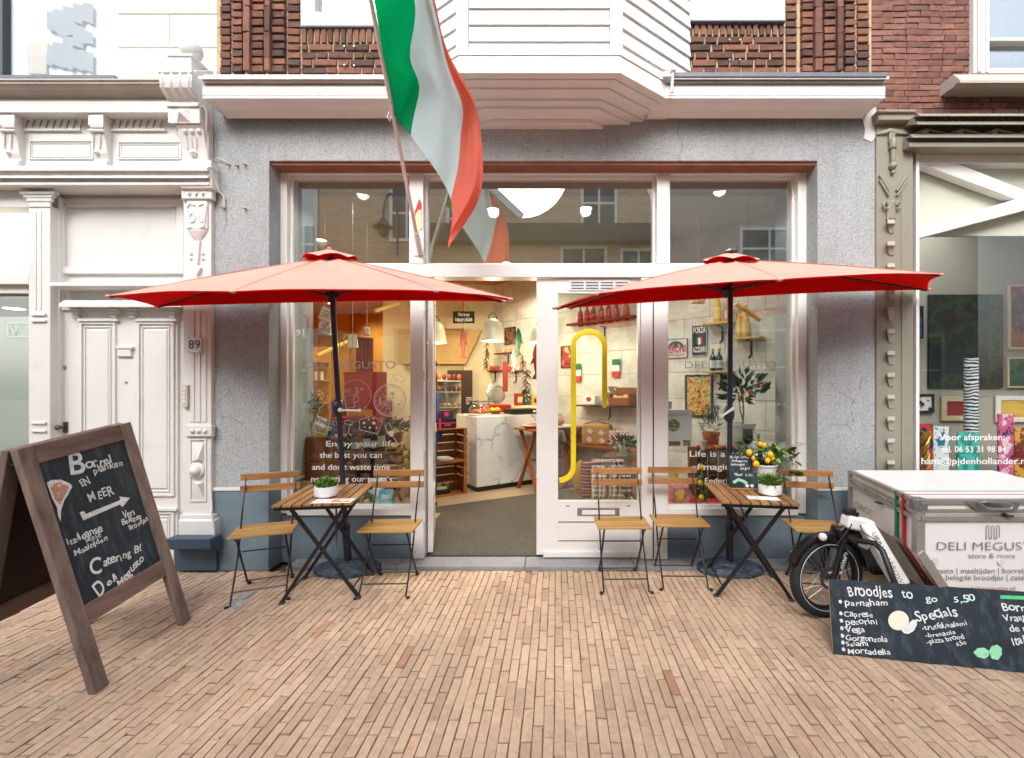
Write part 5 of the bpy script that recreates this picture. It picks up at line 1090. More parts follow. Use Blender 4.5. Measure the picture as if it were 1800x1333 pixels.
def garland(px, py0, py1, d, m_, lb, n=46, w_=.035):
    c = P(px, py0, d); h = (py1 - py0) / F * d; o = thing('chilli_string', lb, 'garland', c); b = B(); r_ = random.Random(int(px))
    for k in range(n):
        z = -h * k / n; a = r_.uniform(0, 6.28); b.tube([(0, 0, z), (w_ * cos(a), w_ * sin(a), z - .03), (w_ * 1.5 * cos(a), w_ * 1.5 * sin(a), z - .06)], .008, 5, r2=.002)
    b.build('chillies', m_, o, smooth=True, kind='stuff'); B().tube([(0, 0, .1), (0, 0, -h)], .003, 5).build('string', dark, o)
gch = M('dark_chilli', (64, 52, 30), .5, .3, 20)
garland(855, 600, 648, 6.7, gch, 'dark chilli string hanging under the middle pendant lamp'); garland(925, 648, 704, 6.2, gch, 'thick dark chilli string hanging near the closed door', 70, .05); garland(919, 625, 655, 6.25, M('dark_red_chilli', (90, 34, 26), .5, .3, 20), 'short dark red chilli string above the thicker one', 24)
for px0, px1, py, lb in ((877, 911, 622, 'small red shelf of jars under the framed photograph'), (859, 884, 652, 'small shelf of jars above the meat slicer'), (897, 919, 652, 'small red shelf with folded napkins near the chilli string')):
    wall_shelf(px0, px1, py, .12, .02, M('shelf_red', (130, 50, 40), .5), lb); zs = RW((px0 + px1) / 2, py).z; r_ = random.Random(int(px0))
    for k in range(4):
        px = px0 + 4 + k * (px1 - px0 - 7) / 3; rgb = ((196, 60, 40), (226, 190, 110), (140, 40, 30), (206, 206, 190))[r_.randrange(4)]
        o = thing('jar', ('deepest', 'second deepest', 'second foremost', 'foremost')[k] + ' jar on the ' + lb, 'jar', onwall(px, .07, zs), group='jars on the small red shelves'); B().lathe([(0, 0), (.03, 0), (.03, .07), (.022, .08)], n=12).build('body', M('jar_%d_%d_%d' % rgb, rgb, .3), o, smooth=True); B().lathe([(.026, .08), (.026, .095), (0, .095)], n=12).build('lid', gold, o)
fg = P(888, 668, 6.75); o = thing('apron', 'red apron with white dots hanging beside the slicer', 'apron', fg); B().box(-.04, .04, 0, .02, -.18, .28).build('cloth', M('red_cloth', (130, 40, 30), .8, .3, 60), o, bev=.01)
# stair soffit and dark doorway in the back corner
b = B(); b.prism([(X(783, 7.85), Z(581, 7.85)), (X(846, 7.85), Z(581, 7.85)), (X(818, 7.85), Z(640, 7.85)), (X(700, 7.85), Z(640, 7.85)), (X(700, 7.85), Z(581, 7.85))], 7.85, 7.97, 'y'); W(b, 'stair_soffit', M('beige_panel', (190, 160, 106), .8), room)['kind'] = 'structure'
b = B(); b.box(X(786, 7.8), X(829, 7.8), 7.82, 7.9, FZ, Z(651, 7.8)); W(b, 'dark_doorway', M('dark_wood_door', (60, 34, 26), .6), room)['kind'] = 'structure'
vwall('back_wall', (-3.0, 8.02), (-1.50, 8.02), wallc, .05)
# ---- far left of the shop
def simple(name, lb, cat, parts, loc=(0, 0, 0), rz=0, grp=None):
    o = thing(name, lb, cat, loc, rz, grp)
    for nm_, b, m_ in parts: b.build(nm_, m_, o, bev=.004)
    return o
c = P(625, 722, 7.0); rd = M('dark_red_cloth', (130, 24, 24), .8, .1, 5)
simple('armchair', 'dark red armchair seen behind the coffee drawing on the window', 'armchair', [('backrest', B().box(-.32, .34, .3, .42, 0, .62), rd), ('seat', B().box(-.32, .34, -.2, .3, -.35, -.1), rd), ('armrest', B().box(-.42, -.325, -.2, .4, -.35, .15), rd), ('armrest', B().box(.345, .44, -.2, .4, -.35, .15), rd)] + [('leg', B().cbox((sx * .36, y, -.6), (.05, .05, .5)), dark) for sx in (-1, 1) for y in (-.15, .35)], c)
o = thing('crate_shelf', 'reddish slatted wooden crate fixed on the ochre wall', 'shelf', P(640, 655, 8.6), -pi / 4); crm = wood('red_crate', (120, 44, 22), (160, 66, 34), 2)
for k in range(5): B().box(-.4 + k * .16, -.27 + k * .16, 0, .02, 0, .62).build('slat', crm, o)
B().box(-.42, .4, -.25, -.0, -.02, 0).build('shelf', crm, o); B().box(-.42, .4, -.25, -.0, .62, .64).build('top_board', crm, o)
o = thing('display_shelf', 'lit yellow shelf unit of jars and bread deep in the shop', 'shelf', P(552, 708, 6.6)); yl = M('honey_wood', (206, 160, 74), .6, .1)
B().box(-.16, .14, .2, .22, -.5, .85).build('back', yl, o)
for z in (-.02, .32, .6): B().box(-.16, .14, 0, .2, z, z + .02).build('shelf', yl, o)
b = B(); r_ = random.Random(1)
for k in range(24): b.ball((r_.uniform(-.13, .1), r_.uniform(.04, .15), .05 + r_.uniform(0, .12)), .035, 8, 5)
b.build('loaves', M('bread', (196, 140, 70), .7, .3, 14), o, smooth=True, kind='stuff')
for k in range(3): B().lathe([(0, 0), (.03, 0), (.03, .12), (0, .13)], (-.1 + k * .08, .1, .34), 10).build('jar', M('jar_white', (230, 224, 206), .4), o, smooth=True)
# ---- left window display
plat = structure('display_ledge'); W(B().box(-2.46, -1.26, 3.93, 4.72, .02, .44), 'ledge_board', M('ledge_wood', (150, 116, 84), .6, .1), plat)['kind'] = 'structure'; W(B().box(1.06, 2.5, 3.93, 4.5, .02, .44), 'ledge_board', M('ledge_wood', (150, 116, 84), .6, .1), plat)['kind'] = 'structure'
LZ = .441; DC = 4.2
def slat_box(name, lb, x0, x1, y0, y1, z0, z1, m_v, m_h, n=5):
    o = thing(name, lb, 'crate', ((x0 + x1) / 2, (y0 + y1) / 2, z0)); w_ = (x1 - x0); q = (x1 - x0) / n
    L = Matrix.Translation(((x0 + x1) / 2, (y0 + y1) / 2, 0))
    for k in range(n): W(B().box(x0 + k * q + .004, x0 + (k + 1) * q - .004, y0, y0 + .014, z0, z1), 'slat', m_v, o)
    for k in range(3): yq = (y1 - y0 - .016) / 3; W(B().box(x0, x1, y0 + .016 + k * yq, y0 + .01 + (k + 1) * yq, z1, z1 + .014), 'top_board', m_h, o)
    for x in (x0, x1 - .014): W(B().box(x, x + .014, y0 + .016, y1, z0, z1 - .001), 'side_board', m_v, o)
    return o
slat_box('wooden_crate', 'upright slatted crate carrying a grey pot and yellow pouch', X(530, 4.15), X(601, 4.15), 4.15, 4.5, LZ, Z(772, 4.15), crate_v, crate_m)
o = thing('display_bench', 'low wooden bench carrying wine bottles in the shop window', 'bench', (X(650, 4.25), 4.25, LZ)); zt = Z(793, 4.2)
for k in range(3): W(B().box(X(588, 4.2), X(717, 4.2), 4.12 + k * .1, 4.215 + k * .1, zt - .02, zt), 'top_board', crate_m, o)
for x in (X(703, 4.2), X(590, 4.2)): W(B().box(x, x + .06, 4.13, 4.40, LZ, zt - .021), 'leg', crate_v, o)
W(B().bar((X(688, 4.2), 4.16, zt - .03), (X(706, 4.2), 4.16, zt - .14), .03, .02), 'brace', crate_m, o)
for k in range(3): W(B().box(X(604, 4.5), X(712, 4.5), 4.5, 4.52, LZ + .01 + k * .13, LZ + .12 + k * .13), 'back_board', wood('dark_red_board', (80, 26, 20), (110, 40, 30)), o)
gz = 'bottles on the bench in the left window'
for px, h, r, c1, c2, cap, lb in ((612, .16, .05, (60, 84, 60), None, None, 'green glass flask on the display bench'), (626, .18, .045, (90, 110, 90), (230, 228, 216), None, 'squat bottle with wide white label on the display bench'), (646, .25, .034, (24, 20, 26), (236, 236, 240), (40, 30, 30), 'dark wine bottle with plain white label beside the shorter one'), (658, .21, .033, (30, 34, 26), (226, 222, 200), (40, 40, 36), 'middle, shorter wine bottle of the trio on the bench'),
                                  (670.5, .31, .034, (28, 22, 22), (236, 222, 190), (206, 160, 60), 'tall wine bottle with gold neck on the display bench'), (689, .17, .045, (40, 36, 40), (230, 160, 30), (40, 40, 40), 'short bottle with orange label at the end of the bench')):
    bottle(Vector((X(px, 4.2), 4.2, zt)), h, r, c1, c2, cap, lb, gz)
leaf_g = M('leaf_green', (70, 108, 48), .5, .3, 9); leaf_d = M('leaf_dark', (44, 76, 40), .5, .3, 9); leaf_l = M('leaf_bright', (128, 170, 66), .5, .25, 9)
def foliage(b, c, rx, ry, rz_, n, ls, seed, up=.3, wd=.4):
    r_ = random.Random(seed)
    for k in range(n):
        u = Vector((r_.gauss(0, 1), r_.gauss(0, 1), r_.gauss(0, 1))).normalized() * r_.random() ** .4; p = Vector(c) + Vector((u.x * rx, u.y * ry, u.z * rz_))
        d = (Vector((u.x, u.y, u.z * .6 + up)) + Vector((r_.uniform(-.6, .6), r_.uniform(-.6, .6), r_.uniform(-.4, .4)))).normalized(); s_ = d.cross(Vector((r_.uniform(-1, 1), r_.uniform(-1, 1), r_.uniform(-.3, 1)))).normalized(); L = ls * r_.uniform(.6, 1.2); nrm = d.cross(s_) * L * .12
        b.add([p, p + d * L * .45 + s_ * L * wd * .5 + nrm, p + d * L, p + d * L * .45 - s_ * L * wd * .5 + nrm], [(0, 1, 2), (0, 2, 3)])
    return b
def potplant(c, pr, ph, m_pot, fr_, fh, n, ls, leafm, lb, cat='plant', seed=1, wd=.4, stem=0.0, up=.3):
    o = thing('potted_plant', lb, cat, c)
    B().lathe([(0, 0), (pr * .78, 0), (pr, ph * .9), (pr * 1.06, ph * .9), (pr * 1.06, ph), (pr * .94, ph), (pr * .9, ph * .85), (0, ph * .85)], n=22).build('pot', m_pot, o, smooth=True)
    foliage(B(), (0, 0, ph + stem + fh * .5), fr_, fr_, fh * .55, n, ls, seed, up, wd).build('foliage', leafm, o, kind='stuff')
    if stem: b = B(); b.tube([(0, 0, ph * .8), (pr * .1, 0, ph + stem * .5), (0, 0, ph + stem + fh * .4)], .008, 7); b.tube([(0.02, 0, ph * .8), (pr * -.2, 0, ph + stem * .6), (-.03, 0.02, ph + stem + fh * .3)], .006, 7); b.build('stem', M('bark', (120, 96, 70), .8), o, smooth=True)
    return o
terra = M('terracotta', (196, 96, 56), .75, .12, 10, .2, 60); gpot = M('grey_pot', (186, 180, 170), .7, .1, 10)
potplant(Vector((X(543, 4.3), 4.3, Z(768, 4.15) - .005)), .075, .14, gpot, .10, .24, 260, .06, leaf_g, 'bushy herb in a grey pot on the slatted crate', seed=3, wd=.25)
potplant(Vector((X(632, 4.4), 4.4, zt)), .06, .12, terra, .14, .16, 260, .06, leaf_d, 'green herb in a terracotta pot behind the wine bottles', seed=4, wd=.3)
potplant(Vector((X(694, 4.42), 4.42, zt)), .075, .14, terra, .13, .14, 200, .06, leaf_d, 'green herb in a terracotta pot behind the orange labelled bottle', seed=5, wd=.3)
def pouch(px, py1, d, w_, h, m_, lb, z=None):
    c = P(px, py1, d); 
    if z is not None: c.z = z
    o = thing('pouch', lb, 'bag', c); b = B(); b.box(-w_ / 2, w_ / 2, -.035, .035, 0, h); b.v = [(v[0] * (1.04 if v[2] > .01 else .95), v[1] * (.15 if v[2] > .01 else 1), v[2]) for v in b.v]; b.build('bag', m_, o, bev=.006); B().box(-w_ * .3, w_ * .3, -.03, -.0, h * .35, h * .62).build('label', vin, o); return o
zc1 = Z(772, 4.15) + .014
pouch(566, 770, 4.2, .09, .18, M('yellow_pouch', (214, 206, 40), .5, .1, 12), 'yellow food pouch on the slatted crate', zc1); pouch(581, 768, 4.25, .06, .15, M('blue_pouch', (40, 140, 186), .5, .1, 12), 'blue food pouch behind the yellow one', zc1)
pouch(532, 850, 4.05, .17, .2, M('kraft_bag', (214, 182, 130), .7, .06, 12), 'kraft paper bag standing low behind the window sill', LZ); pouch(662, 868, 4.05, .14, .22, M('pale_blue_bag', (206, 222, 230), .5, .1, 12), 'pale blue packet standing low under the wine bottle bench', LZ); pouch(679, 870, 4.02, .12, .13, M('cyan_bag', (120, 196, 216), .5, .2, 12), 'cyan patterned packet in front of the pale blue one', LZ)
for px, lb in ((566, 'clip-top jar nearer the kraft paper bag, behind the planter'), (583, 'clip-top jar farther from the kraft paper bag, behind the planter')):
    o = thing('jar', lb, 'jar', (X(px, 4.05), 4.05, LZ)); B().lathe([(0, 0), (.045, 0), (.045, .13), (.035, .15)], n=16).build('body', M('jar_amber', (140, 90, 50), .25, .3, 20), o, smooth=True); B().lathe([(.04, .15), (.042, .17), (0, .175)], n=16).build('lid', M('jar_lid', (206, 214, 214), .3), o, smooth=True)
lem = M('lemon', (246, 196, 30), .45, .08, 20, .2, 200)
def ivy(c, h, w_, n, lb, fruit=3, seed=1):
    o = thing('lemon_garland', lb, 'garland', c); r_ = random.Random(seed); b = B(); 
    for k in range(n): z = h * k / n; foliage(b, (w_ * sin(k * 1.7), .01 * cos(k), z), .03, .02, .03, 6, .05, seed * 50 + k, .1, .55)
    b.build('foliage', leaf_g, o, kind='stuff')
    for k in range(fruit): B().ball((w_ * r_.uniform(-1, 1), -.03, h * (k + .4) / fruit), .024, 12, 8, 1, 1, 1.15).build('lemon', lem, o, smooth=True)
ivy(Vector((X(640, 4.0), 3.98, LZ)), .09, .05, 5, 'low lemon sprig on the sill below the wine bottles', 1, 2); ivy(Vector((X(717, 4.0), 3.98, Z(830, 4.0))), .22, .03, 8, 'lemon garland at the window jamb beside the wine bottle bench', 3, 3)
# ---- right window display
ivy(Vector((X(1232, 4.0), 3.97, LZ + .02)), .40, .03, 14, 'lemon garland climbing beside the dark crate', 3, 4)
dkw = wood('dark_crate', (70, 34, 20), (104, 56, 32), 0); dkv = wood('dark_crate_v', (70, 34, 20), (104, 56, 32), 2)
slat_box('dark_crate', 'dark wooden crate holding two potted plants behind the window', X(1226, 4.2), X(1318, 4.2), 4.2, 4.5, LZ, Z(795, 4.2), dkv, dkw, 5); zd = Z(795, 4.2) + .014
o = potplant(Vector((X(1250, 4.35), 4.35, zd)), .08, .16, terra, .10, .24, 150, .07, leaf_d, 'needle-leaved herb in a terracotta pot on the dark crate', seed=7, wd=.15, up=.8)
wp = potplant(Vector((X(1305, 4.36), 4.36, zd)), .115, .25, M('white_pot', (226, 226, 220), .4), .20, .24, 110, .11, leaf_d, 'tall leafy plant with red fruit in a big white pot', seed=8, wd=.5, stem=.22, up=.4)
for k, (x, z) in enumerate(((.02, .55), (.10, .62), (-.06, .5), (.14, .58))): B().ball((x, -.12, z), .022, 10, 6, .8, .8, 1.5).build('pepper', M('pepper_red', (196, 50, 30), .4) if k % 2 else M('pepper_orange', (226, 130, 40), .4), wp, smooth=True)
B().box(-.045, .045, -.122, -.112, .06, .2).build('slate_label', dark, wp)
o = thing('food_tray', 'row of red and yellow fruit on the dark crate', 'fruit', (X(1255, 4.24), 4.24, zd)); r_ = random.Random(2)
for k in range(9): B().ball((-.14 + k * .04, r_.uniform(-.02, .02), .024), .026, 10, 6, 1.2, 1, .9).build('fruit', (M('pepper_red', (0, 0, 0)), M('fruit_yellow', (236, 200, 110), .5), M('pepper_orange', (0, 0, 0)))[k % 3], o, smooth=True)
o = thing('tin', 'round tin with a pale label beside the terracotta pot', 'tin', (X(1237, 4.23), 4.25, zd + .0)); B().lathe([(0, 0), (.035, 0), (.035, .09), (0, .09)], n=16).build('tin', M('tin_label', (226, 206, 206), .4, .2, 20), o, smooth=True)
o = thing('cake_box', 'pink cake box with a yellow flame picture on the red cloth', 'box', (X(1193, 4.05), 4.05, LZ)); B().box(-.08, .08, -.05, .05, 0, .17).build('box', M('box_pink', (226, 120, 120), .5, .06), o, bev=.004)
b = B(); b.prism([(-.045, .03), (.045, .03), (.03, .08), (.05, .1), (.01, .14), (-.02, .12), (-.05, .1), (-.03, .07)], -.053, -.051, 'y'); b.build('picture', M('box_yellow', (240, 196, 50), .5), o); b = B(); write(b, "PANETTONE", (0, -.052, .148), (1, 0, 0), (0, 0, 1), .024, fitw=.13, align='c', off=.01); b.build('lettering', vin, o)
simple('red_cloth', 'red cloth spread on the window sill under the cake box', 'cloth', [('cloth', B().box(X(1172, 3.95), X(1300, 3.95), 3.925, 4.19, LZ, LZ + .008), M('cloth_red', (196, 34, 34), .8))])
o = pouch(1182, 868, 4.15, .12, .26, M('gold_bag', (214, 176, 80), .4, .3, 10), 'golden food bag behind the pink cake box', LZ)
# leaflet taped inside the window beside the door post
b = B(); pb(b, 1173, 1216, 721, 785, 3.872, 3.875); o = tag(b.build('menu_leaflet', M('leaflet', (250, 252, 252), .6, .01, raw=False)), 'white menu leaflet with food photos taped inside the window beside the door post', 'leaflet')
b = B(); b.disc(P(1184, 748, 3.8695), .055, (1, 0, 0), (0, 0, 1), 18); W(b, 'plate_photo', abstract('dish', [(196, 170, 70), (90, 110, 50), (226, 210, 160)], 40, 2), o); b = B(); pb(b, 1176, 1196, 776, 784, 3.869, 3.871); pb(b, 1201, 1213, 774, 784, 3.869, 3.871); W(b, 'food_photo', abstract('dish2', [(60, 80, 90), (196, 150, 90), (40, 50, 50)], 60, 3), o)
b = B()
for k in range(2): b.line([P(1176, 728 + 3 * k, 3.8695), P(1208 - 6 * k, 728 + 3 * k, 3.8695)], .004, (0, 1, 0))
W(b, 'print', M('print_grey', (150, 160, 160), .6), o)
b = B(); pb(b, 1174, 1181, 706, 719, 3.868, 3.872); tag(b.build('notice', vin), 'small square notice above the menu leaflet', 'notice')
# ---- behind the door pane: bench, cushions, bags
gb = G(1050, 868, FZ)
o = thing('wooden_bench', 'brown wooden bench against the tiled wall behind the door', 'bench', (gb.x + .05, gb.y + .18, FZ), -pi / 4)
for k in range(3): B().box(-.62, .75, -.15 + k * .11, -.05 + k * .11, .62, .645).build('seat_board', twood, o)
for sx in (-.56, .68): B().cbox((sx, -.1, .31), (.05, .05, .62)).build('leg', twood, o); B().cbox((sx, .13, .31), (.05, .05, .62)).build('leg', twood, o)
bt = FZ + .645
def at_bench(x, y): v = Matrix.Translation((gb.x + .05, gb.y + .18, 0)) @ Matrix.Rotation(-pi / 4, 4, 'Z') @ Vector((x, y, 0)); return v
p = at_bench(-.05, 0); o = thing('kraft_hamper', 'brown kraft hamper with tied paper tags on the bench', 'hamper', (p.x, p.y, bt), -pi / 4 + .5); km = M('kraft_hamper', (190, 140, 76), .7, .12, 8)
B().box(-.2, .2, -.09, .09, 0, .30).build('body', km, o, bev=.03, seg=3)
for x, z in ((-.08, .2), (.08, .18), (-.09, .08), (.09, .07)): b = B(); b.M = Matrix.Translation((x, -.094, z)) @ Matrix.Rotation(.6, 4, 'Y'); b.box(-.035, .035, -.004, 0, -.03, .03); b.build('paper_tag', M('tag_pale', (226, 206, 196), .7), o)
b = B(); b.tube([(-.16, -.05, .3), (0, -.06, .34), (.17, -.05, .3)], .008, 6); b.build('ribbon', M('ribbon_brown', (110, 60, 40), .7), o, smooth=True)
t = NT('gingham'); ck = t.n("ShaderNodeTexChecker"); ck.inputs['Scale'].default_value = 40; t.l(t.coord(), ck.inputs[0]); ck.inputs[1].default_value = lin((226, 120, 150)) + (1,); ck.inputs[2].default_value = lin((240, 226, 230)) + (1,); t.l(ck.outputs[0], t.b.inputs['Base Color'])
p = at_bench(.34, 0); o = thing('gift_bag', 'pink checked gift bag beside the kraft hamper', 'bag', (p.x, p.y, bt), -pi / 4 + .5); B().box(-.13, .13, -.06, .06, 0, .22).build('bag', t.m, o, bev=.004); B().tube([(-.05, -.062, .21), (-.04, -.065, .27), (.04, -.065, .27), (.05, -.062, .21)], .004, 6).build('handle', pink, o)
g2 = Vector((X(1098, 4.7), 4.7, FZ)); o = thing('side_table', 'dark slatted table with a planter behind the door pane', 'table', g2, -.3); zt2 = Z(800, 4.7) - FZ
for k in range(4): B().box(-.2, .3, -.2 + k * .1, -.11 + k * .1, zt2 - .02, zt2).build('slat', wood('table_dark', (96, 64, 40), (130, 90, 56)), o)
for s_ in (-1, 1): B().bar((.05 - s_ * .14, -.12, 0), (.05 + s_ * .14, -.12, zt2 - .02), .02, .02, (0, 1, 0)).build('leg', dark, o); B().bar((.05 - s_ * .14, .12, 0), (.05 + s_ * .14, .12, zt2 - .02), .02, .02, (0, 1, 0)).build('leg', dark, o)
potplant(Vector((X(1095, 4.66), 4.66, FZ + zt2)), .085, .09, M('white_pot', (0, 0, 0)), .13, .09, 140, .09, leaf_g, 'short leafy plant in a white bowl behind the door pane', seed=12, wd=.22)
def cushion(px, py, d, sx, sz, m_, lb, rz=0, round_=False):
    c = P(px, py, d); o = thing('cushion', lb, 'cushion', c, rz, 'cushions stacked on the floor')
    b = B()
    n = 12
    for sgn in (-1, 1):
        vs_ = []; fs = []
        for i in range(n + 1):
            for j in range(n + 1):
                u, v = i / n * 2 - 1, j / n * 2 - 1; e = max(0, (1 - u ** 4) * (1 - v ** 4)) ** .5
                if round_: q = max(abs(u), abs(v)); l = math.hypot(u, v) or 1; uu, vv = u * q / l, v * q / l; e = max(0, 1 - q ** 4) ** .5
                else: uu, vv = u, v
                vs_.append((uu * sx / 2, sgn * e * .06, vv * sz / 2))
        fs = [(i * (n + 1) + j, (i + 1) * (n + 1) + j, (i + 1) * (n + 1) + j + 1, i * (n + 1) + j + 1) for i in range(n) for j in range(n)]; b.add(vs_, fs)
    b.build('cover', m_, o, smooth=True)
def stripes(name, cols, ax, sc_):
    t = NT(name); tc = t.coord(); sx = t.n("ShaderNodeSeparateXYZ"); t.l(tc, sx.inputs[0]); mu = t.n("ShaderNodeMath", operation='MULTIPLY'); mu.inputs[1].default_value = sc_; t.l(sx.outputs[ax], mu.inputs[0]); fr_ = t.n("ShaderNodeMath", operation='FRACT'); t.l(mu.outputs[0], fr_.inputs[0])
    r = t.n("ShaderNodeValToRGB"); r.color_ramp.interpolation = 'CONSTANT'; e = r.color_ramp.elements
    while len(e) < len(cols): e.new(.5)
    for i, c in enumerate(cols): e[i].position = i / len(cols); e[i].color = tuple(v * .85 for v in lin(c)) + (1,)
    t.l(fr_.outputs[0], r.inputs[0]); t.l(r.outputs[0], t.b.inputs['Base Color']); t.b.inputs['Roughness'].default_value = .9; return t.m
cushion(1021, 840, 5.25, .2, .42, M('mustard', (206, 160, 50), .9, .1, 8, .4, 200), 'round mustard yellow cushion behind the door pane', .5, True)
cushion(1039, 843, 5.0, .24, .42, stripes('striped_a', [(120, 50, 70), (200, 120, 110), (60, 60, 100), (160, 60, 80), (220, 180, 170), (90, 40, 60)], 2, 14), 'purple and red cushion with level stripes', .3)
cushion(1066, 848, 4.75, .34, .34, stripes('striped_b', [(190, 60, 50), (236, 226, 210), (60, 90, 110), (226, 170, 90), (236, 226, 210), (120, 140, 70), (60, 50, 60)], 0, 9), 'many-coloured cushion with upright stripes behind the chair', .15)
cushion(1098, 850, 4.9, .2, .3, stripes('striped_c', [(150, 90, 50), (90, 50, 30), (200, 140, 80)], 2, 14), 'brown striped cushion beneath the dark slatted table', .2)
# ---- person standing by the crates
def skin(name, pts, edges, mat_, parent, root=0, sub=2):
    me = bpy.data.meshes.new(name); me.from_pydata([p[:3] for p in pts], edges, []); o = link(bpy.data.objects.new(name, me)); o.parent = parent; me.materials.append(mat_); WM[o.name] = WM[parent.name]
    k = o.modifiers.new('skin', 'SKIN'); 
    me.skin_vertices[0]
    for v, p in zip(me.skin_vertices[0].data, pts): v.radius = (p[3], p[4] if len(p) > 4 else p[3])
    me.skin_vertices[0].data[root].use_root = True; k.use_smooth_shade = True
    s_ = o.modifiers.new('sub', 'SUBSURF'); s_.levels = sub; s_.render_levels = sub; return o
pp = Vector((X(751, 5.5), 5.5, FZ)); per = thing('person', 'person with reddish brown hair in a blue patterned denim shirt and jeans', 'person', pp, radians(-50))
skn = M('skin', (214, 160, 130), .5, .05); den = M('denim_shirt', (52, 82, 140), .85, .35, 30, .3, 200); jean = M('jeans', (40, 58, 100), .85, .2, 10, .3, 200); hairm = M('hair_brown', (116, 60, 36), .6, .3, 30, .5, 150)
# torso, neck and limbs as one continuous body
body = [(0, 0, .95, .13, .1), (0, 0, 1.12, .12, .09), (0, .01, 1.32, .15, .1), (0, .01, 1.43, .07), (0, 0, 1.50, .05), (0, -.01, 1.56, .055), (0, -.015, 1.64, .082, .09), (0, -.01, 1.70, .07, .08),
        (.17, 0, 1.38, .055), (.23, -.02, 1.12, .04), (.19, -.2, 1.02, .032), (.17, -.27, 1.01, .028), (-.17, 0, 1.38, .055), (-.23, -.02, 1.12, .04), (-.19, -.2, 1.02, .032), (-.17, -.27, 1.01, .028),
        (.09, 0, .86, .085), (.1, -.01, .48, .055), (.1, .02, .09, .04), (.1, -.12, .04, .035), (-.09, 0, .86, .085), (-.1, -.01, .48, .055), (-.1, .02, .09, .04), (-.1, -.12, .04, .035)]
skin('body', body, [(0, 1), (1, 2), (2, 3), (3, 4), (4, 5), (5, 6), (6, 7), (2, 8), (8, 9), (9, 10), (10, 11), (2, 12), (12, 13), (13, 14), (14, 15), (0, 16), (16, 17), (17, 18), (18, 19), (0, 20), (20, 21), (21, 22), (22, 23)], skn, per)
shirt = [(0, 0, .90, .155, .12), (0, 0, 1.12, .145, .115), (0, .01, 1.32, .175, .125), (0, .01, 1.42, .09), (.17, 0, 1.37, .075), (.23, -.02, 1.12, .06), (.20, -.14, 1.05, .052), (-.17, 0, 1.37, .075), (-.23, -.02, 1.12, .06), (-.20, -.14, 1.05, .052)]
skin('denim_shirt', shirt, [(0, 1), (1, 2), (2, 3), (2, 4), (4, 5), (5, 6), (2, 7), (7, 8), (8, 9)], den, per)
skin('jeans', [(0, 0, .93, .14, .11), (.09, 0, .84, .1), (.1, -.01, .48, .075), (.1, .02, .1, .065), (-.09, 0, .84, .1), (-.1, -.01, .48, .075), (-.1, .02, .1, .065)], [(0, 1), (1, 2), (2, 3), (0, 4), (4, 5), (5, 6)], jean, per)
b = B(); b.ball((0, .015, 1.665), .105, 16, 10, .92, 1.05, 1.12); b.v = [(v[0], v[1], v[2]) for v in b.v]; b.ball((0, .08, 1.60), .075, 12, 8, 1.1, .7, 1.4); b.ball((0, .1, 1.76), .045, 10, 8); b.build('hair', hairm, per, smooth=True)
b = B(); b.ball((0, -.04, 1.645), .078, 16, 10, .9, .85, 1.2); b.ball((0, -.108, 1.64), .014, 8, 6, .8, 1.1, 1.4); b.ball((.078, -.0, 1.64), .018, 8, 6, .4, .7, 1.2); b.ball((-.078, 0, 1.64), .018, 8, 6, .4, .7, 1.2); fc = b.build('face', skn, per, smooth=True)
b = B(); b.ball((.03, -.103, 1.662), .009, 8, 6); b.ball((-.03, -.103, 1.662), .009, 8, 6); b.build('eyes', dark, fc, smooth=True); b = B(); b.ball((0, -.104, 1.603), .018, 10, 6, 1.1, .4, .35); b.build('mouth', M('lip', (170, 90, 80), .5), fc, smooth=True)
for sx in (-1, 1):
    for k, (dx, L) in enumerate(((-.024, .05), (-.008, .06), (.008, .063), (.024, .055))): B().tube([(sx * .17 + dx, -.29, 1.01), (sx * .17 + dx, -.29 - L * .6, 1.0), (sx * .17 + dx * .9, -.29 - L * .9, .975)], [.009, .008, .006], 8).build('finger', skn, per, smooth=True)
    B().tube([(sx * .145, -.25, 1.01), (sx * .125, -.285, 1.0), (sx * .128, -.31, .99)], [.011, .009, .007], 8).build('thumb', skn, per, smooth=True)
    B().cbox((sx * .1, -.06, .03), (.09, .26, .06)).build('shoe', dark, per, bev=.02)
# ---- more goods round the counter
def box_at(name, lb, cat, c, w_, d_, h, rgb, rz=A35, band=None):
    o = thing(name, lb, cat, c, rz); B().box(-w_ / 2, w_ / 2, -d_ / 2, d_ / 2, 0, h).build('box', M('goods_%d_%d_%d' % rgb, rgb, .5, .12, 20), o, bev=.003)
    B().box(-w_ * .38, w_ * .38, -d_ / 2 - .002, -d_ / 2 - .0005, h * .25, h * .7).build('label', M('goods_label_%d_%d_%d' % band, band, .6, .3, 40), o)
ctz = CT + .10; cpt = Vector((cp.x, cp.y, ctz))
for k, (x, y, w_, h, rgb, bd_, lb) in enumerate(((1.05, .62, .12, .2, (190, 60, 40), (240, 226, 180), 'red biscuit box on the raised back of the marble counter'), (1.22, .66, .1, .26, (40, 90, 60), (240, 240, 230), 'tall green olive oil tin on the raised back of the counter'), (1.37, .62, .13, .16, (226, 190, 90), (120, 40, 30), 'low yellow pasta box on the raised back of the counter'), (1.55, .66, .1, .22, (60, 50, 90), (230, 200, 120), 'violet wafer box on the raised back of the counter'))):
    box_at('goods_box', lb, 'box', lp(cpt, x, y), w_, .09, h, rgb, A35, bd_)
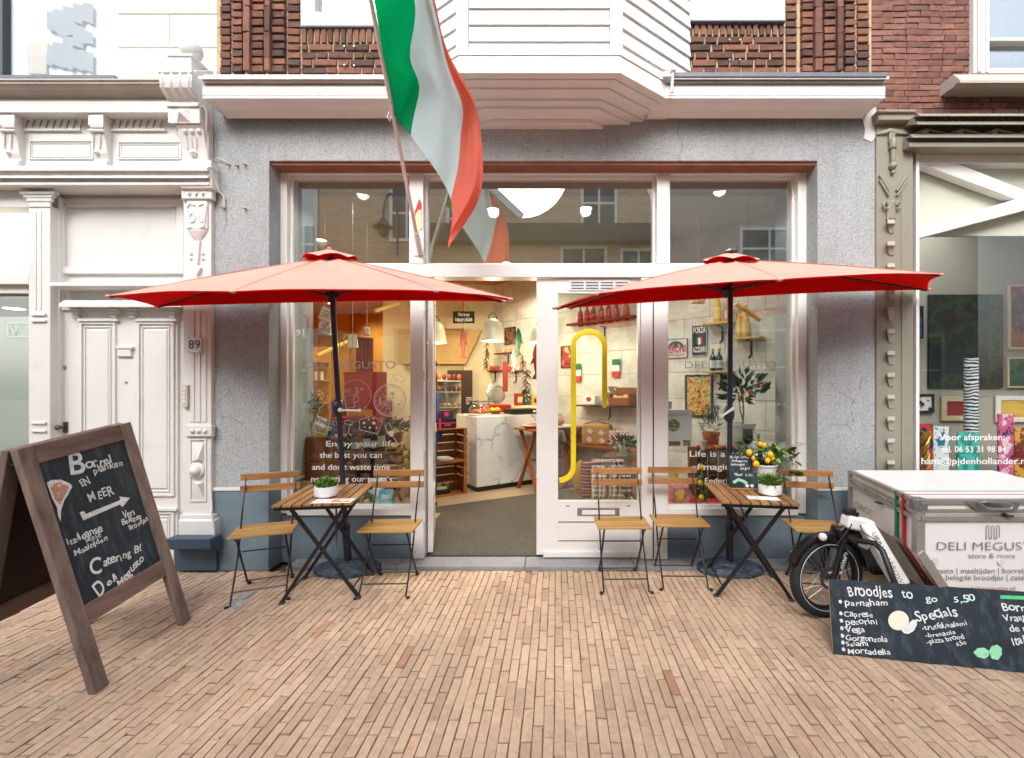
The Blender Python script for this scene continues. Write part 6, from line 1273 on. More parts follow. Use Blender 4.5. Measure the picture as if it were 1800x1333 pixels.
for k, (x, rgb, lb) in enumerate(((-.46, (150, 40, 30), 'dark red sauce jar in the lower crate, deepest behind the post'), (-.34, (206, 150, 60), 'amber honey jar in the middle of the lower crate'), (-.22, (90, 110, 60), 'green pesto jar in the lower crate beside the counter'))):
    o = thing('jar', lb, 'jar', Matrix.Translation((c0.x, c0.y, FZ + .014)) @ Matrix.Rotation(A35, 4, 'Z') @ Vector((x, .2, 0))); B().lathe([(0, 0), (.045, 0), (.045, .1), (.035, .12)], n=14).build('body', M('jar_%d_%d_%d' % rgb, rgb, .25, .1, 20), o, smooth=True); B().lathe([(.04, .12), (.04, .14), (0, .14)], n=14).build('lid', gold, o, smooth=True)
bk = Matrix.Translation((cp.x, cp.y, CT)) @ Matrix.Rotation(A35, 4, 'Z') @ Vector((.45, .3, 0)); o = thing('fruit_bowl', 'low wicker bowl of lemons between cake dome and till', 'bowl', bk); B().lathe([(.06, 0), (.11, .05), (.105, .05), (.05, .01)], n=20).build('bowl', M('wicker', (150, 96, 50)), o, smooth=True)
for k in range(6): B().ball((.05 * cos(k * 1.05), .05 * sin(k * 1.05), .055 + .01 * (k % 2)), .03, 12, 8, 1, 1, 1.1).build('lemon', M('lemon', (246, 196, 30), .45, .08, 20, .2, 200), o, smooth=True)
garland(903, 618, 650, 6.5, M('garlic', (226, 216, 196), .6, .1, 20), 'pale garlic braid hanging between the small wall shelves', 30, .03)
# ---- window lettering and drawings (vinyl on the panes)
VY = 3.857
faint = M('faint_vinyl', (196, 200, 198), .5, .01, 2, 0)
def T(b, s_, px, py, hpx, align='c', fit=None, off=0.0, track=0.0, d=VY): return write(b, s_, P(px, py, d), (1, 0, 0), (0, 0, 1), hpx / F * d / .73, align=align, fitw=(fit / F * d if fit else None), off=off, track=track)
b = B()
for s_, px, py, f_ in (("Enjoy your life", 634, 785, 125), ("the best you can", 617, 805, 110), ("and don't waste time", 617, 826, 138), ("not eating our pasta's", 618, 847, 144)): T(b, s_, px, py, 10.5, fit=f_, off=.006)
T(b, "91", 529, 590, 11, fit=18, off=.02); W(b, 'lettering', vin, g_l)
b = B(); T(b, "DELI MEGUSTO", 615, 648, 14, fit=162, off=-.006); W(b, 'logo_lettering', M('pale_vinyl', (226, 228, 222), .5, .01, 2, 0), g_l)
b = B(); T(b, "store & more", 622, 659, 6, fit=40); W(b, 'small_lettering', M('copper_vinyl', (170, 90, 70), .5), g_l)
def logo(b, cx, cy, h, d, wd=.005, s_=1.0):
    w_ = h * .22
    q = lambda x, y: Vector((X(cx, d) + x / F * d, d, Z(cy, d) + y / F * d))
    arc = lambda x, y, r, a0, a1: [q(x + r * cos(a0 + (a1 - a0) * k / 8), y + r * sin(a0 + (a1 - a0) * k / 8)) for k in range(9)]
    b.line([q(-1.5 * w_ - w_ / 2, h * .1)] + arc(-1.5 * w_, -h / 2 + w_ / 2, w_ / 2, pi, 2 * pi) + arc(-.5 * w_, h / 2 - w_ / 2, w_ / 2, pi, 0)[0:9] + arc(.5 * w_, -h / 2 + w_ / 2, w_ / 2, pi, 2 * pi) + arc(1.5 * w_, h / 2 - w_ / 2, w_ / 2, pi, 0) + [q(2 * w_, -h * .1)], wd, (0, 1, 0))
b = B(); logo(b, 612, 605, 34, VY, .009); W(b, 'logo', M('gold_vinyl', (236, 200, 90), .5), g_l)
b = B(); Q = lambda x, y: P(x, y, VY)
def circ(b, cx, cy, r, wd, n=28, a0=0, a1=2 * pi): b.line([Q(cx + r * cos(a0 + (a1 - a0) * k / n), cy + r * sin(a0 + (a1 - a0) * k / n)) for k in range(n + 1)], wd, (0, 1, 0))
circ(b, 685, 704, 28, .007); circ(b, 685, 704, 25, .003)
for k in range(8): a = k * pi / 8; b.line([Q(685 - 25 * cos(a), 704 - 25 * sin(a)), Q(685 + 25 * cos(a), 704 + 25 * sin(a))], .0025, (0, 1, 0))
r_ = random.Random(3)
for k in range(16):
    a = r_.uniform(0, 6.28); q = r_.uniform(5, 22); b.disc(Q(685 + q * cos(a), 704 + q * sin(a)), r_.uniform(.004, .012), (1, 0, 0), (0, 0, 1), 10)
for k in range(22):
    a = r_.uniform(0, 6.28); q = r_.uniform(3, 22); x, y = 685 + q * cos(a), 704 + q * sin(a); b.line([Q(x, y), Q(x + r_.uniform(-4, 4), y + r_.uniform(-4, 4)), Q(x + r_.uniform(-4, 4), y + r_.uniform(-4, 4))], .002, (0, 1, 0))
W(b, 'pizza_drawing', vin, g_l)
b = B(); circ(b, 625, 695, 27, .003, a0=-2.4, a1=1.0); b.line([Q(604, 697), Q(621, 694), Q(623, 716), Q(609, 718), Q(604, 697)], .005, (0, 1, 0)); b.line([Q(622, 698), Q(630, 697), Q(630, 706), Q(623, 708)], .004, (0, 1, 0))
for k in range(3): b.line([Q(606 + 4 * k, 692), Q(608 + 4 * k, 687), Q(606 + 4 * k, 683)], .003, (0, 1, 0))
T(b, "3", 626, 695, 14, off=-.01); T(b, "20", 636, 686, 5); W(b, 'coffee_drawing', vin, g_l)
b = B(); b.line([Q(632, 738), Q(654, 731), Q(672, 742), Q(664, 763), Q(632, 756), Q(632, 738)], .004, (0, 1, 0))
for x, y, r in ((640, 744, 2.2), (648, 738, 1.5), (657, 744, 3), (650, 752, 2), (662, 752, 1.5), (641, 751, 1.2), (656, 736, 1.8)): b.disc(Q(x, y), r / F * VY, (1, 0, 0), (0, 0, 1), 10)
b.line([Q(677, 748), Q(684, 744), Q(693, 762), Q(688, 768), Q(681, 762), Q(677, 748)], .004, (0, 1, 0)); b.line([Q(690, 767), Q(700, 781)], .005, (0, 1, 0)); b.line([Q(694, 785), Q(708, 777)], .006, (0, 1, 0)); b.prism([(X(680, VY), Z(760, VY)), (X(690, VY), Z(757, VY)), (X(692, VY), Z(766, VY)), (X(686, VY), Z(768, VY))], VY, VY + .001, 'y')
b.line([Q(690, 660), Q(697, 668), Q(703, 672), Q(712, 669), Q(708, 662), Q(698, 658), Q(690, 660)], .004, (0, 1, 0)); b.line([Q(604, 742), Q(612, 738), Q(622, 742), Q(614, 750), Q(612, 762), Q(618, 766)], .004, (0, 1, 0)); b.line([Q(605, 745), Q(620, 748)], .004, (0, 1, 0)); W(b, 'food_drawing', vin, g_l)
b = B(); b.line([Q(575, 696), Q(580, 698), Q(577, 712), Q(583, 722), Q(574, 764), Q(548, 758), Q(562, 718), Q(570, 710), Q(575, 696)], .004, (0, 1, 0)); b.line([Q(531, 682), Q(537, 686), Q(541, 702), Q(533, 706)], .004, (0, 1, 0)); W(b, 'bottle_outline', vin, g_l)
b = B(); b.quad(Q(557, 730), Q(575, 738), Q(571, 752), Q(552, 745)); vl = W(b, 'vino_label', vin, g_l); b = B(); write(b, "Vino", P(553, 741, VY - .002), (1, 0, -.33), (.33, 0, 1), .065, .3, off=.01); W(b, 'vino_lettering', navy, vl)
b = B(); T(b, "Life is a combination", 1299, 803, 11, fit=176, off=.006); T(b, "of magic and pasta", 1290, 826, 11, fit=152, off=.006); T(b, "Federico Fellini", 1288, 849, 9, fit=100, off=.003); W(b, 'lettering', vin, g_r)
b = B(); T(b, "DELI MEGUSTO", 1284, 648, 14, fit=164, off=-.018); T(b, "store & more", 1291, 658, 6, fit=40, off=-.01); logo(b, 1282, 605, 34, VY, .005); W(b, 'logo_lettering', M('grey_vinyl', (178, 182, 178), .5, .01, 2, 0), g_r)
b = B(); T(b, "OPENINGSTIJDEN", 1068, 812, 5, fit=56, off=.01, d=3.819)
for k, (a_, c_) in enumerate((("MAANDAG", "GESLOTEN"), ("DINSDAG", "10.00 - 17.30 UUR"), ("WOENSDAG", "10.00 - 17.30 UUR"), ("DONDERDAG", "10.00 - 17.30 UUR"), ("VRIJDAG", "10.00 - 17.30 UUR"), ("ZATERDAG", "10.00 - 17.00 UUR"), ("ZONDAG", "GESLOTEN"))):
    T(b, a_, 1040, 821 + 8.6 * k, 3.4, 'l', off=.01, d=3.819); T(b, c_, 1074, 821 + 8.6 * k, 3.4, 'l', off=.01, d=3.819)
W(b, 'opening_hours', vin, door)
# ------------------------------------------------ street furniture in front of the deli
slat_a = wood('acacia_x', (150, 98, 52), (206, 156, 100), 0, .45, 1.2, .2); slat_b = wood('acacia_y', (132, 92, 54), (200, 152, 98), 1, .45, 1.2, .3); seatw = wood('acacia_seat', (146, 104, 52), (206, 164, 96), 0, .5, 1.2, .12)
def make_chair():
    o = thing('folding_chair', 'x', 'chair', group='slatted folding bistro chairs')
    for k in range(5): B().cbox((0, -.13 + k * .062, .452), (.40, .054, .014)).build('seat_slat', seatw, o, bev=.003)
    for z in (.723, .812):
        y = .205 - (.84 - z) * .12; B().cbox((0, y - .012, z), (.40, .014, .05)).build('back_slat', slat_a, o, bev=.003)
    for s in (-1, 1):
        x = s * .165
        B().bar((x, .205, .835), (x, .10, .60), .006, .02, (0, 0, 1)).build('back_post', dark, o)
        b = B(); b.tube([(x, .10, .60), (x, -.02, .28), (x, -.19, .03), (x + s * .0, -.20, .008), (x + s * .02, -.21, .006)], .0062, 8); b.build('front_leg', dark, o, smooth=True)
        b = B(); b.tube([(x - s * .016, -.12, .44), (x - s * .016, .0, .25), (x - s * .016, .165, .02), (x - s * .02, .185, .008)], .0075, 8); b.build('rear_leg', dark, o, smooth=True)
        b = B(); b.lathe([(0, 0), (.013, 0), (.013, .012), (0, .014)], (x + s * .02, -.212, 0), 10); b.build('foot', dark, o, smooth=True)
        b = B(); b.lathe([(0, 0), (.014, 0), (.014, .012), (0, .014)], (x - s * .022, .19, 0), 10); b.build('foot', dark, o, smooth=True)
        B().bar((x - s * .012, -.15, .438), (x - s * .012, .13, .438), .006, .016).build('seat_rail', dark, o)
        B().lathe([(0, -.004), (.008, -.004), (.008, .004), (0, .004)], (0, 0, 0), 8).build('rivet', steel, o).matrix_local = Matrix.Translation((x + s * .009, .012, .245)) @ Matrix.Rotation(pi / 2, 4, 'Y')
    B().tube([(-.15, .02, .30 - .0), (.15, .02, .30)], .005, 6).build('cross_bar', dark, o, smooth=True)
    B().tube([(-.165, -.155, .08), (.165, -.155, .08)], .005, 6).build('cross_bar', dark, o, smooth=True)
    B().tube([(-.165, .155, .035), (.165, .155, .035)], .005, 6).build('cross_bar', dark, o, smooth=True)
    return o
ch = make_chair()
spots = [((-2.086, 3.263), 21, 'slatted folding chair next to the sandwich board, turned towards its table'), ((-1.19, 3.35), 2, 'slatted folding chair between a table and the open doorway'), ((.56, 3.43), 1, 'slatted folding chair in front of the closed glass door'), ((1.015, 3.48), -1, 'slatted folding chair between the glass door and the lemon plant table'), ((2.01, 3.335), -9, 'slatted folding chair partly hidden behind the cargo bike wheel')]
for i, ((x, y), a, lb) in enumerate(spots):
    o = ch if i == 0 else copy_tree(ch)
    o.location = (x, y, 0 if y < 3.4 or True else 0); o.rotation_euler = (0, 0, radians(a)); o['label'] = lb
def make_table():
    o = thing('bistro_table', 'x', 'table', group='slatted bistro tables'); w_, d_, h = .51, .62, .72; n = 8; q = w_ / n
    for k in range(n): B().box(-w_ / 2 + k * q + .005, -w_ / 2 + (k + 1) * q - .005, -d_ / 2, d_ / 2, h - .018, h).build('top_slat', slat_b, o, bev=.003)
    for y in (-d_ / 2 + .02, d_ / 2 - .05): B().box(-w_ / 2 + .01, w_ / 2 - .01, y, y + .02, h - .042, h - .019).build('rail', dark, o)
    for y, s in ((-.16, 1), (.24, 1)):
        B().bar((-.25, y, .012), (.19, y - .06 * (y < 0), h - .03), .012, .024, (1, 0, 0)).build('leg', dark, o); B().bar((.25, y + .016, .012), (-.19, y + .016 - .06 * (y < 0), h - .03), .012, .024, (1, 0, 0)).build('leg', dark, o)
        for x in (-.252, .252): B().cbox((x, y + .008, .008), (.034, .03, .016)).build('foot_cap', gunmetal, o, bev=.004)
    B().tube([(-.21, -.16, .07), (-.21, .24, .07)], .006, 6).build('cross_bar', dark, o); B().tube([(.21, -.15, .07), (.21, .25, .07)], .006, 6).build('cross_bar', dark, o)
    B().bar((-.02, .24, .66), (.06, .0, .3), .014, .006).build('stay', gunmetal, o)
    return o
tb = make_table(); tb.location = (-1.62, 3.255, 0); tb.rotation_euler = (0, 0, radians(8.3)); tb['label'] = 'slatted table next to the sandwich board, with white planter and photo menu card'
tb2 = copy_tree(tb); tb2.location = (1.47, 3.29, 0); tb2.rotation_euler = (0, 0, radians(-8.5)); tb2['label'] = 'slatted table carrying the lemon plant and small chalkboard'
TZ = .7205
# ---- parasols
pink_top = M('faded_canopy', (240, 172, 158), .85, .04, 4, .15, 300, dirt=.05); red_in = M('canopy_lining', (214, 24, 18), .85, .05, 4, .1, 300)
def cloth(name, rgb, tr, amt=.45):
    t = NT(name); co = t.coord(); c = tuple(v * .86 for v in lin(rgb)); n = t.noise(co, 3, 5)
    t.l(t.ramp(n, [(.3, tuple(v * .92 for v in c)), (.7, tuple(min(1, v * 1.06) for v in c))]), t.b.inputs['Base Color']); t.b.inputs['Roughness'].default_value = .85; t.b.inputs['Specular IOR Level'].default_value = .15
    nb1 = t.noise(co, 260, 2); nb2 = t.noise(t.coord((3.0, 9.0, 5.0)), 2.2, 5, .6); am = t.n('ShaderNodeMath', operation='MULTIPLY_ADD'); am.inputs[1].default_value = 9; t.l(nb2, am.inputs[0]); t.l(nb1, am.inputs[2]); t.bump(am.outputs[0], .35, .004); tb_ = t.n("ShaderNodeBsdfTranslucent"); tb_.inputs[0].default_value = tuple(lin(tr)) + (1,); mx = t.n("ShaderNodeMixShader"); mx.inputs[0].default_value = amt
    t.l(t.b.outputs[0], mx.inputs[1]); t.l(tb_.outputs[0], mx.inputs[2]); t.l(mx.outputs[0], t.out.inputs[0]); MATS[name] = t.m; return t.m
pink_top = cloth('parasol_cloth_faded', (246, 182, 166), (250, 120, 100), .12); red_in = cloth('parasol_cloth_lining', (226, 22, 16), (255, 40, 26), .5)
pole_m = M('parasol_pole', (40, 46, 66), .35, .1, 8, .1, 60)
def castiron():
    t = NT('cast_base'); co = t.coord(); vo = t.n("ShaderNodeTexVoronoi"); vo.inputs['Scale'].default_value = 26; vo.feature = 'SMOOTH_F1'; t.l(co, vo.inputs['Vector'])
    t.l(t.ramp(vo.outputs['Distance'], [(.1, lin((40, 50, 66))), (.6, lin((78, 92, 108)))]), t.b.inputs['Base Color']); t.b.inputs['Roughness'].default_value = .45; t.bump(vo.outputs['Distance'], 1, .02); return t.m
cast = castiron()
def parasol(base_px, top_px, top_py, apex, corners, lb, hub_y, seed, crank, handle):
    d0 = 3.63; bp = Vector((X(base_px, d0), d0, 0)); o = thing('parasol', lb, 'parasol', bp, group='salmon red parasols over the tables')
    b = B(); b.lathe([(0, 0), (.27, 0), (.275, .02), (.262, .038), (.235, .042), (.228, .052), (.12, .062), (.11, .072), (.045, .078), (.042, .085)], (bp.x, bp.y - .0, 0), 40, 1, .62); W(b, 'base', cast, o, smooth=True)
    top = P(top_px, top_py, 3.47); ap = P(*apex)
    W(B().tube([bp + Vector((0, 0, .08)), bp + (top - bp) * .17], .029, 16), 'base_tube', pole_m, o, smooth=True)
    W(B().tube([bp + (top - bp) * .165, ap + Vector((0, 0, .01))], .0205, 16), 'pole', pole_m, o, smooth=True)
    cz = bp + (top - bp) * ((CZk := (P(*crank).z)) / top.z); cz.y -= .0
    b = B(); b.ball(cz + Vector((0, -.012, 0)), .07, 16, 12, .58, .75, 1.05); ck = W(b, 'crank_housing', pole_m, o, smooth=True)
    hs_ = P(handle[0], handle[1], cz.y - .06); he = P(handle[2], handle[3], cz.y - .07); W(B().bar(hs_, he, .014, .02, (0, 1, 0)).ball(hs_, .018, 10, 6).ball(he, .014, 10, 6), 'crank_handle', M('handle_white', (226, 226, 226), .4), ck, smooth=True)
    W(B().lathe([(.034, 0), (.034, .03), (.022, .05)], bp + (top - bp) * .168 - Vector((0, 0, .03)), 14), 'collar', dark, o, smooth=True)
    C = [P(*c) for c in corners]; n = len(C); NR, NS = 10, 8; rw = random.Random(seed)
    vs_ = []; fs = []
    def surf(i, s, r): # panel i, side parameter s, radial r
        a, c = C[i], C[(i + 1) % n]; e = a.lerp(c, s); mid = 4 * s * (1 - s); L = (c - a).length
        e = e + (Vector((ap.x, ap.y, e.z)) - e) * (.045 * mid * min(1, L)) + Vector((0, 0, .02 * mid * min(1, L)))
        p = ap.lerp(e, r); p.z += -.05 * sin(pi * r) * (.25 + .75 * mid) * min(1, L * 1.2) + .022 * sin(pi * r) + .003 * sin(11 * r + i * 2 + s * 7) * mid; return p
    b1 = B(); b2 = B()
    for i in range(n):
        g = [[surf(i, s / NS, (.085 + .915 * r / NR)) for s in range(NS + 1)] for r in range(NR + 1)]; k = len(b1.v)
        for row in g:
            for p in row: b1.v.append(tuple(p)); b2.v.append(tuple(p - Vector((0, .006, .009))))
        for r in range(NR):
            for s in range(NS): f = (k + r * (NS + 1) + s, k + r * (NS + 1) + s + 1, k + (r + 1) * (NS + 1) + s + 1, k + (r + 1) * (NS + 1) + s); b1.f.append(f); b2.f.append(f); b1.mi.append(0); b2.mi.append(0)
    cn = W(b1, 'canopy', pink_top, o, smooth=True); W(b2, 'canopy_lining', red_in, o, smooth=True)
    b = B()
    for i in range(n):
        pts = [surf(i, 0, .09 + .91 * r / 10) + Vector((0, 0, .001)) for r in range(11)]; b.tube(pts, .0022, 5)
    W(b, 'seam', M('seam_thread', (214, 140, 126), .8), cn)
    b = B()
    for c in C: b.ball(c + Vector((0, 0, -.004)), .016, 8, 6, 1.2, 1, .7)
    W(b, 'corner_pocket', pink_top, cn, smooth=True)
    # vent cap: scalloped skirt lifted above the canopy, red inside
    b1 = B(); b2 = B(); m_ = 48; ra_ = .175
    capc = ap + Vector((0, -.01, .046)); vs1 = []
    for k in range(m_ + 1):
        a = 2 * pi * k / m_; e = Vector((1.25 * ra_ * cos(a), .6 * ra_ * sin(a), -.068 + .022 * abs(cos(a * 3 + .4)))); vs1.append(capc + e)
    for bb, off in ((b1, 0), (b2, -.004)):
        kk = len(bb.v); bb.v.append(tuple(capc + Vector((0, 0, .012 + off)))); mid = [capc + (p - capc) * .5 + Vector((0, 0, .004 + off)) for p in vs1]
        bb.v += [tuple(p) for p in mid] + [tuple(capc + (p - capc) * (1 if off == 0 else .93) + Vector((0, 0, off))) for p in vs1]; q = m_ + 1
        for k in range(m_): bb.f += [(kk, kk + 1 + k, kk + 2 + k), (kk + 1 + k, kk + 1 + q + k, kk + 2 + q + k, kk + 2 + k)]; bb.mi += [0, 0]
    W(b1, 'vent_cap', pink_top, cn, smooth=True); W(b2, 'vent_lining', red_in, cn, smooth=True)
    if seed % 2: W(B().lathe([(.045, 0), (.05, .01), (.03, .024), (0, .028)], capc + Vector((0, 0, .004)), 16), 'finial', gunmetal, o, smooth=True)
    else: W(B().ball(capc + Vector((0, 0, .012)), .02, 10, 6, 1, 1, .6), 'finial', pink_top, o, smooth=True)
    hub = P(top_px, hub_y, 3.46)
    W(B().lathe([(.02, .03), (.05, .02), (.055, 0), (.03, -.02), (.024, -.05), (.02, -.05)], hub, 16), 'hub', dark, o, smooth=True)
    for i in range(n):
        pts = [surf(i, 0, .05 + .94 * r / 6) - Vector((0, 0, .016)) for r in range(7)]; W(B().tube(pts, .007, 6), 'rib', dark, o, smooth=True)
        q = surf(i, 0, .42) - Vector((0, 0, .02)); W(B().tube([hub, q], .006, 6), 'strut', dark, o, smooth=True)
    return o
parasol(612, 583, 520, (580, 452, 3.40), [(190, 520, 3.1), (409, 512, 2.7), (767, 511, 2.7), (897, 525, 3.15), (884, 529, 3.56), (275, 538, 3.56)], 'salmon parasol over the table next to the white house number 89', 521, 2, (598, 716, 3.5), (598, 721, 632, 722))
parasol(1283, 1278, 510, (1284, 457, 3.40), [(975, 541, 3.15), (1048, 516, 2.7), (1371, 491, 2.7), (1655, 482, 3.1), (1632, 508, 3.56), (1000, 540, 3.5)], 'salmon parasol over the table with the lemon plant', 512, 3, (1278, 728, 3.5), (1268, 732, 1288, 719))
# ---- things on the tables
whitec = M('white_ceramic', (240, 240, 240), .3, .03, 20, .3, 40)
def bowlplant(c, lb, lm, seed, ls, wd):
    o = thing('planter', lb, 'planter', c); b = B(); b.lathe([(0, 0), (.055, 0), (.075, .015), (.08, .05), (.076, .08), (.068, .08), (.066, .06), (0, .06)], n=26); b.build('bowl', whitec, o, smooth=True)
    me = None; r_ = random.Random(seed); b = foliage(B(), (0, 0, 0), .001, .001, .001, 1, 1, 1, 0, wd); me = B().add([(0, 0, 0), (.5 * wd, .45, .08), (0, 1, 0), (-.5 * wd, .45, .08)], [(0, 1, 2), (0, 2, 3)]).mesh('leaf', lm)
    for k in range(150):
        a = r_.uniform(0, 2 * pi); q = r_.random() ** .5 * .055; h = .065 + r_.uniform(0, .055) * (1.2 - q * 8); L = ls * r_.uniform(.6, 1.2)
        m = Matrix.Translation((q * cos(a), q * sin(a), h)) @ Matrix.Rotation(a + r_.uniform(-1.2, 1.2) - pi / 2, 4, 'Z') @ Matrix.Rotation(r_.uniform(.1, 1.35), 4, 'X') @ Matrix.Diagonal((L, L, L, 1)); copies(me, 'leaf', o, [m])
    foliage(B(), (0, 0, .095), .065, .065, .04, 160, ls * .8, seed, .3, wd).build('inner_foliage', leaf_g, o, kind='stuff'); return o
def card(c, rz, lb, img, w_=.105, h=.2):
    o = thing('menu_card', lb, 'card', c, rz); B().box(-w_, w_, -h / 2, h / 2, 0, .0015).build('sheet', vin, o)
    if img: b = B(); b.box(-.01, w_ * .9, -h * .35, h * .3, .0016, .0019); b.build('picture', abstract('menu_photo', [(240, 236, 230), (226, 150, 120), (190, 60, 60), (240, 230, 220)], 22, 8), o)
    b = B()
    for k in range(4): b.line([(-w_ * .85, h * .3 - k * .025, .0021), (-.02, h * .3 - k * .025, .0021)], .004, (0, 0, 1))
    b.build('print', M('print_grey', (150, 160, 160)), o)
pl = P(571, 876, 0.001); q = G(571, 875, TZ); bowlplant(Vector((q.x, q.y + .02, TZ)), 'white bowl planter with small rounded green leaves', leaf_l, 5, .035, .7)
q = G(586, 881, TZ); card(Vector((q.x, q.y + .0, TZ)), radians(4), 'white menu card with reddish food photo on the table', True, .13, .11)
q = G(1357, 872, TZ); bowlplant(Vector((q.x, q.y + .03, TZ)), 'white bowl planter with spiky green leaves, beside the lemon plant', leaf_l, 9, .055, .3)
q = G(1341, 876, TZ); card(Vector((q.x, q.y, TZ)), radians(-14), 'plain white card lying in front of the spiky planter', False, .10, .10)
# lemon plant
q = G(1345, 858, TZ); o = thing('lemon_plant', 'lemon tree with yellow fruit in a ribbed white pot on a slatted table', 'plant', (q.x + .01, q.y + .04, TZ)); LPo = o.location.copy()
b = B(); prof = [(0, 0), (.062, 0)]
for k in range(12): z = .01 + k * .013; r = .063 + k * .0022; prof += [(r, z), (r + .0022, z + .0065)]
prof += [(.098, .168), (.098, .18), (.088, .18), (.085, .16), (0, .16)]; b.lathe(prof, n=28); b.build('pot', whitec, o, smooth=True)
bark = M('bark', (0, 0, 0)); r_ = random.Random(14); tips = []
for k in range(9):
    a = k * .7 + r_.uniform(-.2, .2); L = r_.uniform(.16, .30); sp = r_.uniform(.35, .95); pts = [Vector((.012 * cos(a), .012 * sin(a), .15))]
    for t in range(1, 6): f_ = t / 5; pts.append(Vector((L * sp * f_ * cos(a) * (1 + .2 * f_), L * sp * f_ * sin(a) * .7, .15 + L * 1.05 * (f_ - .45 * sp * f_ * f_))))
    B().tube(pts, .005, 6, r2=.002).build('branch', bark, o, smooth=True); tips += pts[1:]
pts = [Vector((.02, 0, .16)), Vector((.1, .0, .26)), Vector((.19, 0, .27)), Vector((.22, 0, .2)), Vector((.235, 0, .1))]; B().tube(pts, .004, 6, r2=.002).build('branch', bark, o, smooth=True); tips += pts[1:] * 3
lm_ = []
for nm_, mm_ in (('a', leaf_g), ('b', leaf_d), ('c', leaf_l)):
    lm_.append(B().add([(0, 0, 0), (.16, .25, .03), (.2, .5, .035), (.12, .8, .0), (0, 1, -.08), (-.12, .8, .0), (-.2, .5, .035), (-.16, .25, .03), (0, .5, -.02)], [(0, 1, 8), (1, 2, 8), (2, 3, 8), (3, 4, 8), (4, 5, 8), (5, 6, 8), (6, 7, 8), (7, 0, 8)]).mesh('leaf', mm_, True))
for k in range(230):
    p = tips[r_.randrange(len(tips))]; a = math.atan2(p.y, p.x) + r_.uniform(-1.6, 1.6); L = r_.uniform(.045, .085)
    m = Matrix.Translation(p + Vector((r_.uniform(-.02, .02), r_.uniform(-.02, .02), r_.uniform(-.02, .02)))) @ Matrix.Rotation(a - pi / 2, 4, 'Z') @ Matrix.Rotation(r_.uniform(-.7, 1.0), 4, 'X') @ Matrix.Rotation(r_.uniform(-.6, .6), 4, 'Y') @ Matrix.Diagonal((L * 1.15, L, L, 1)); copies(lm_[(0, 0, 1, 1, 2)[k % 5]], 'leaf', o, [m])
for px, py, r in ((1317, 796, .024), (1354, 800, .026), (1349, 810, .022), (1329, 816, .026), (1343, 783, .02), (1336, 781, .019), (1324, 806, .016), (1357, 806, .02)):
    p = P(px, py, LPo.y - .10) - LPo; B().ball(p, r * .92, 14, 10, 1, 1, 1.18).build('lemon', lem, o, smooth=True)
# chalk price board on the table
def chalk(name='chalkboard_face', c=(36, 46, 56)):
    t = NT(name); co = t.coord((1, 1, 1)); n = t.noise(co, 5, 7, .7); s_ = t.noise(t.coord((22, 22, 1.6)), 1, 5, .6)
    cc = tuple(v for v in lin(c)); col = t.ramp(n, [(.3, tuple(v * .7 for v in cc)), (.65, cc), (.82, tuple(v * 2.2 + .006 for v in cc))]); col = t.mix(t.ramp(s_, [(.5, 0.0), (.75, .4)]), col, lin((96, 112, 124)))
    t.l(col, t.b.inputs['Base Color']); t.b.inputs['Roughness'].default_value = .62; t.b.inputs['Specular IOR Level'].default_value = .3; t.bump(n, .1, .002); return t.m
chk = chalk(); chalkw = M('chalk_white', (226, 230, 230), .9, .22, 70, 0); chalkg = M('chalk_green', (150, 220, 180), .9, .15, 60, 0)
q = G(1308, 861, TZ); pbd = thing('table_chalkboard', 'small chalkboard about fresh sandwiches standing beside the lemon plant', 'chalkboard', (q.x, q.y, TZ), radians(-6)); tl = Matrix.Rotation(radians(-12), 4, 'X')
b = B(tl); b.box(-.105, .075, 0, .008, .01, .27); b.build('board', chk, pbd, bev=.002); b = B(); b.box(-.11, .10, -.02, .03, 0, .014); b.build('stand', slat_a, pbd, bev=.003); b = B(tl); b.box(-.1, .1, -.012, -.0015, .005, .13); b.build('front_board', chk, pbd, bev=.002)
b = B(tl)
for k, (s_, x, w_) in enumerate((("de lekkerste", -.09, .14), ("Italiaanse", -.08, .12), ("broodjes", -.085, .10), ("to go!", -.02, .07))): write(b, s_, (x, -.002, .235 - k * .028), (1, 0, 0), (0, 0, 1), .028, .7, fitw=w_, off=.016, seed=k)
write(b, "Vanaf", (-.07, -.0135, .103), (1, 0, 0), (0, 0, 1), .024, .6, off=.02, fitw=.06); b.build('lettering', chalkw, pbd)
b = B(tl); write(b, "6,50", (.01, -.0135, .1), (1, 0, 0), (0, 0, 1), .026, .6, off=.014, fitw=.055); b.line([(-.08, -.0135, .05), (-.04, -.0135, .075), (.0, -.0135, .06), (.02, -.0135, .045)], .022, (0, 1, 0)); b.build('green_drawing', chalkg, pbd)
b = B(tl); b.disc((.02, -.0138, .03), .013, (1, 0, 0), (0, 0, 1), 12); b.disc((.055, -.0138, .03), .013, (1, 0, 0), (0, 0, 1), 12); b.build('white_drawing', chalkw, pbd)
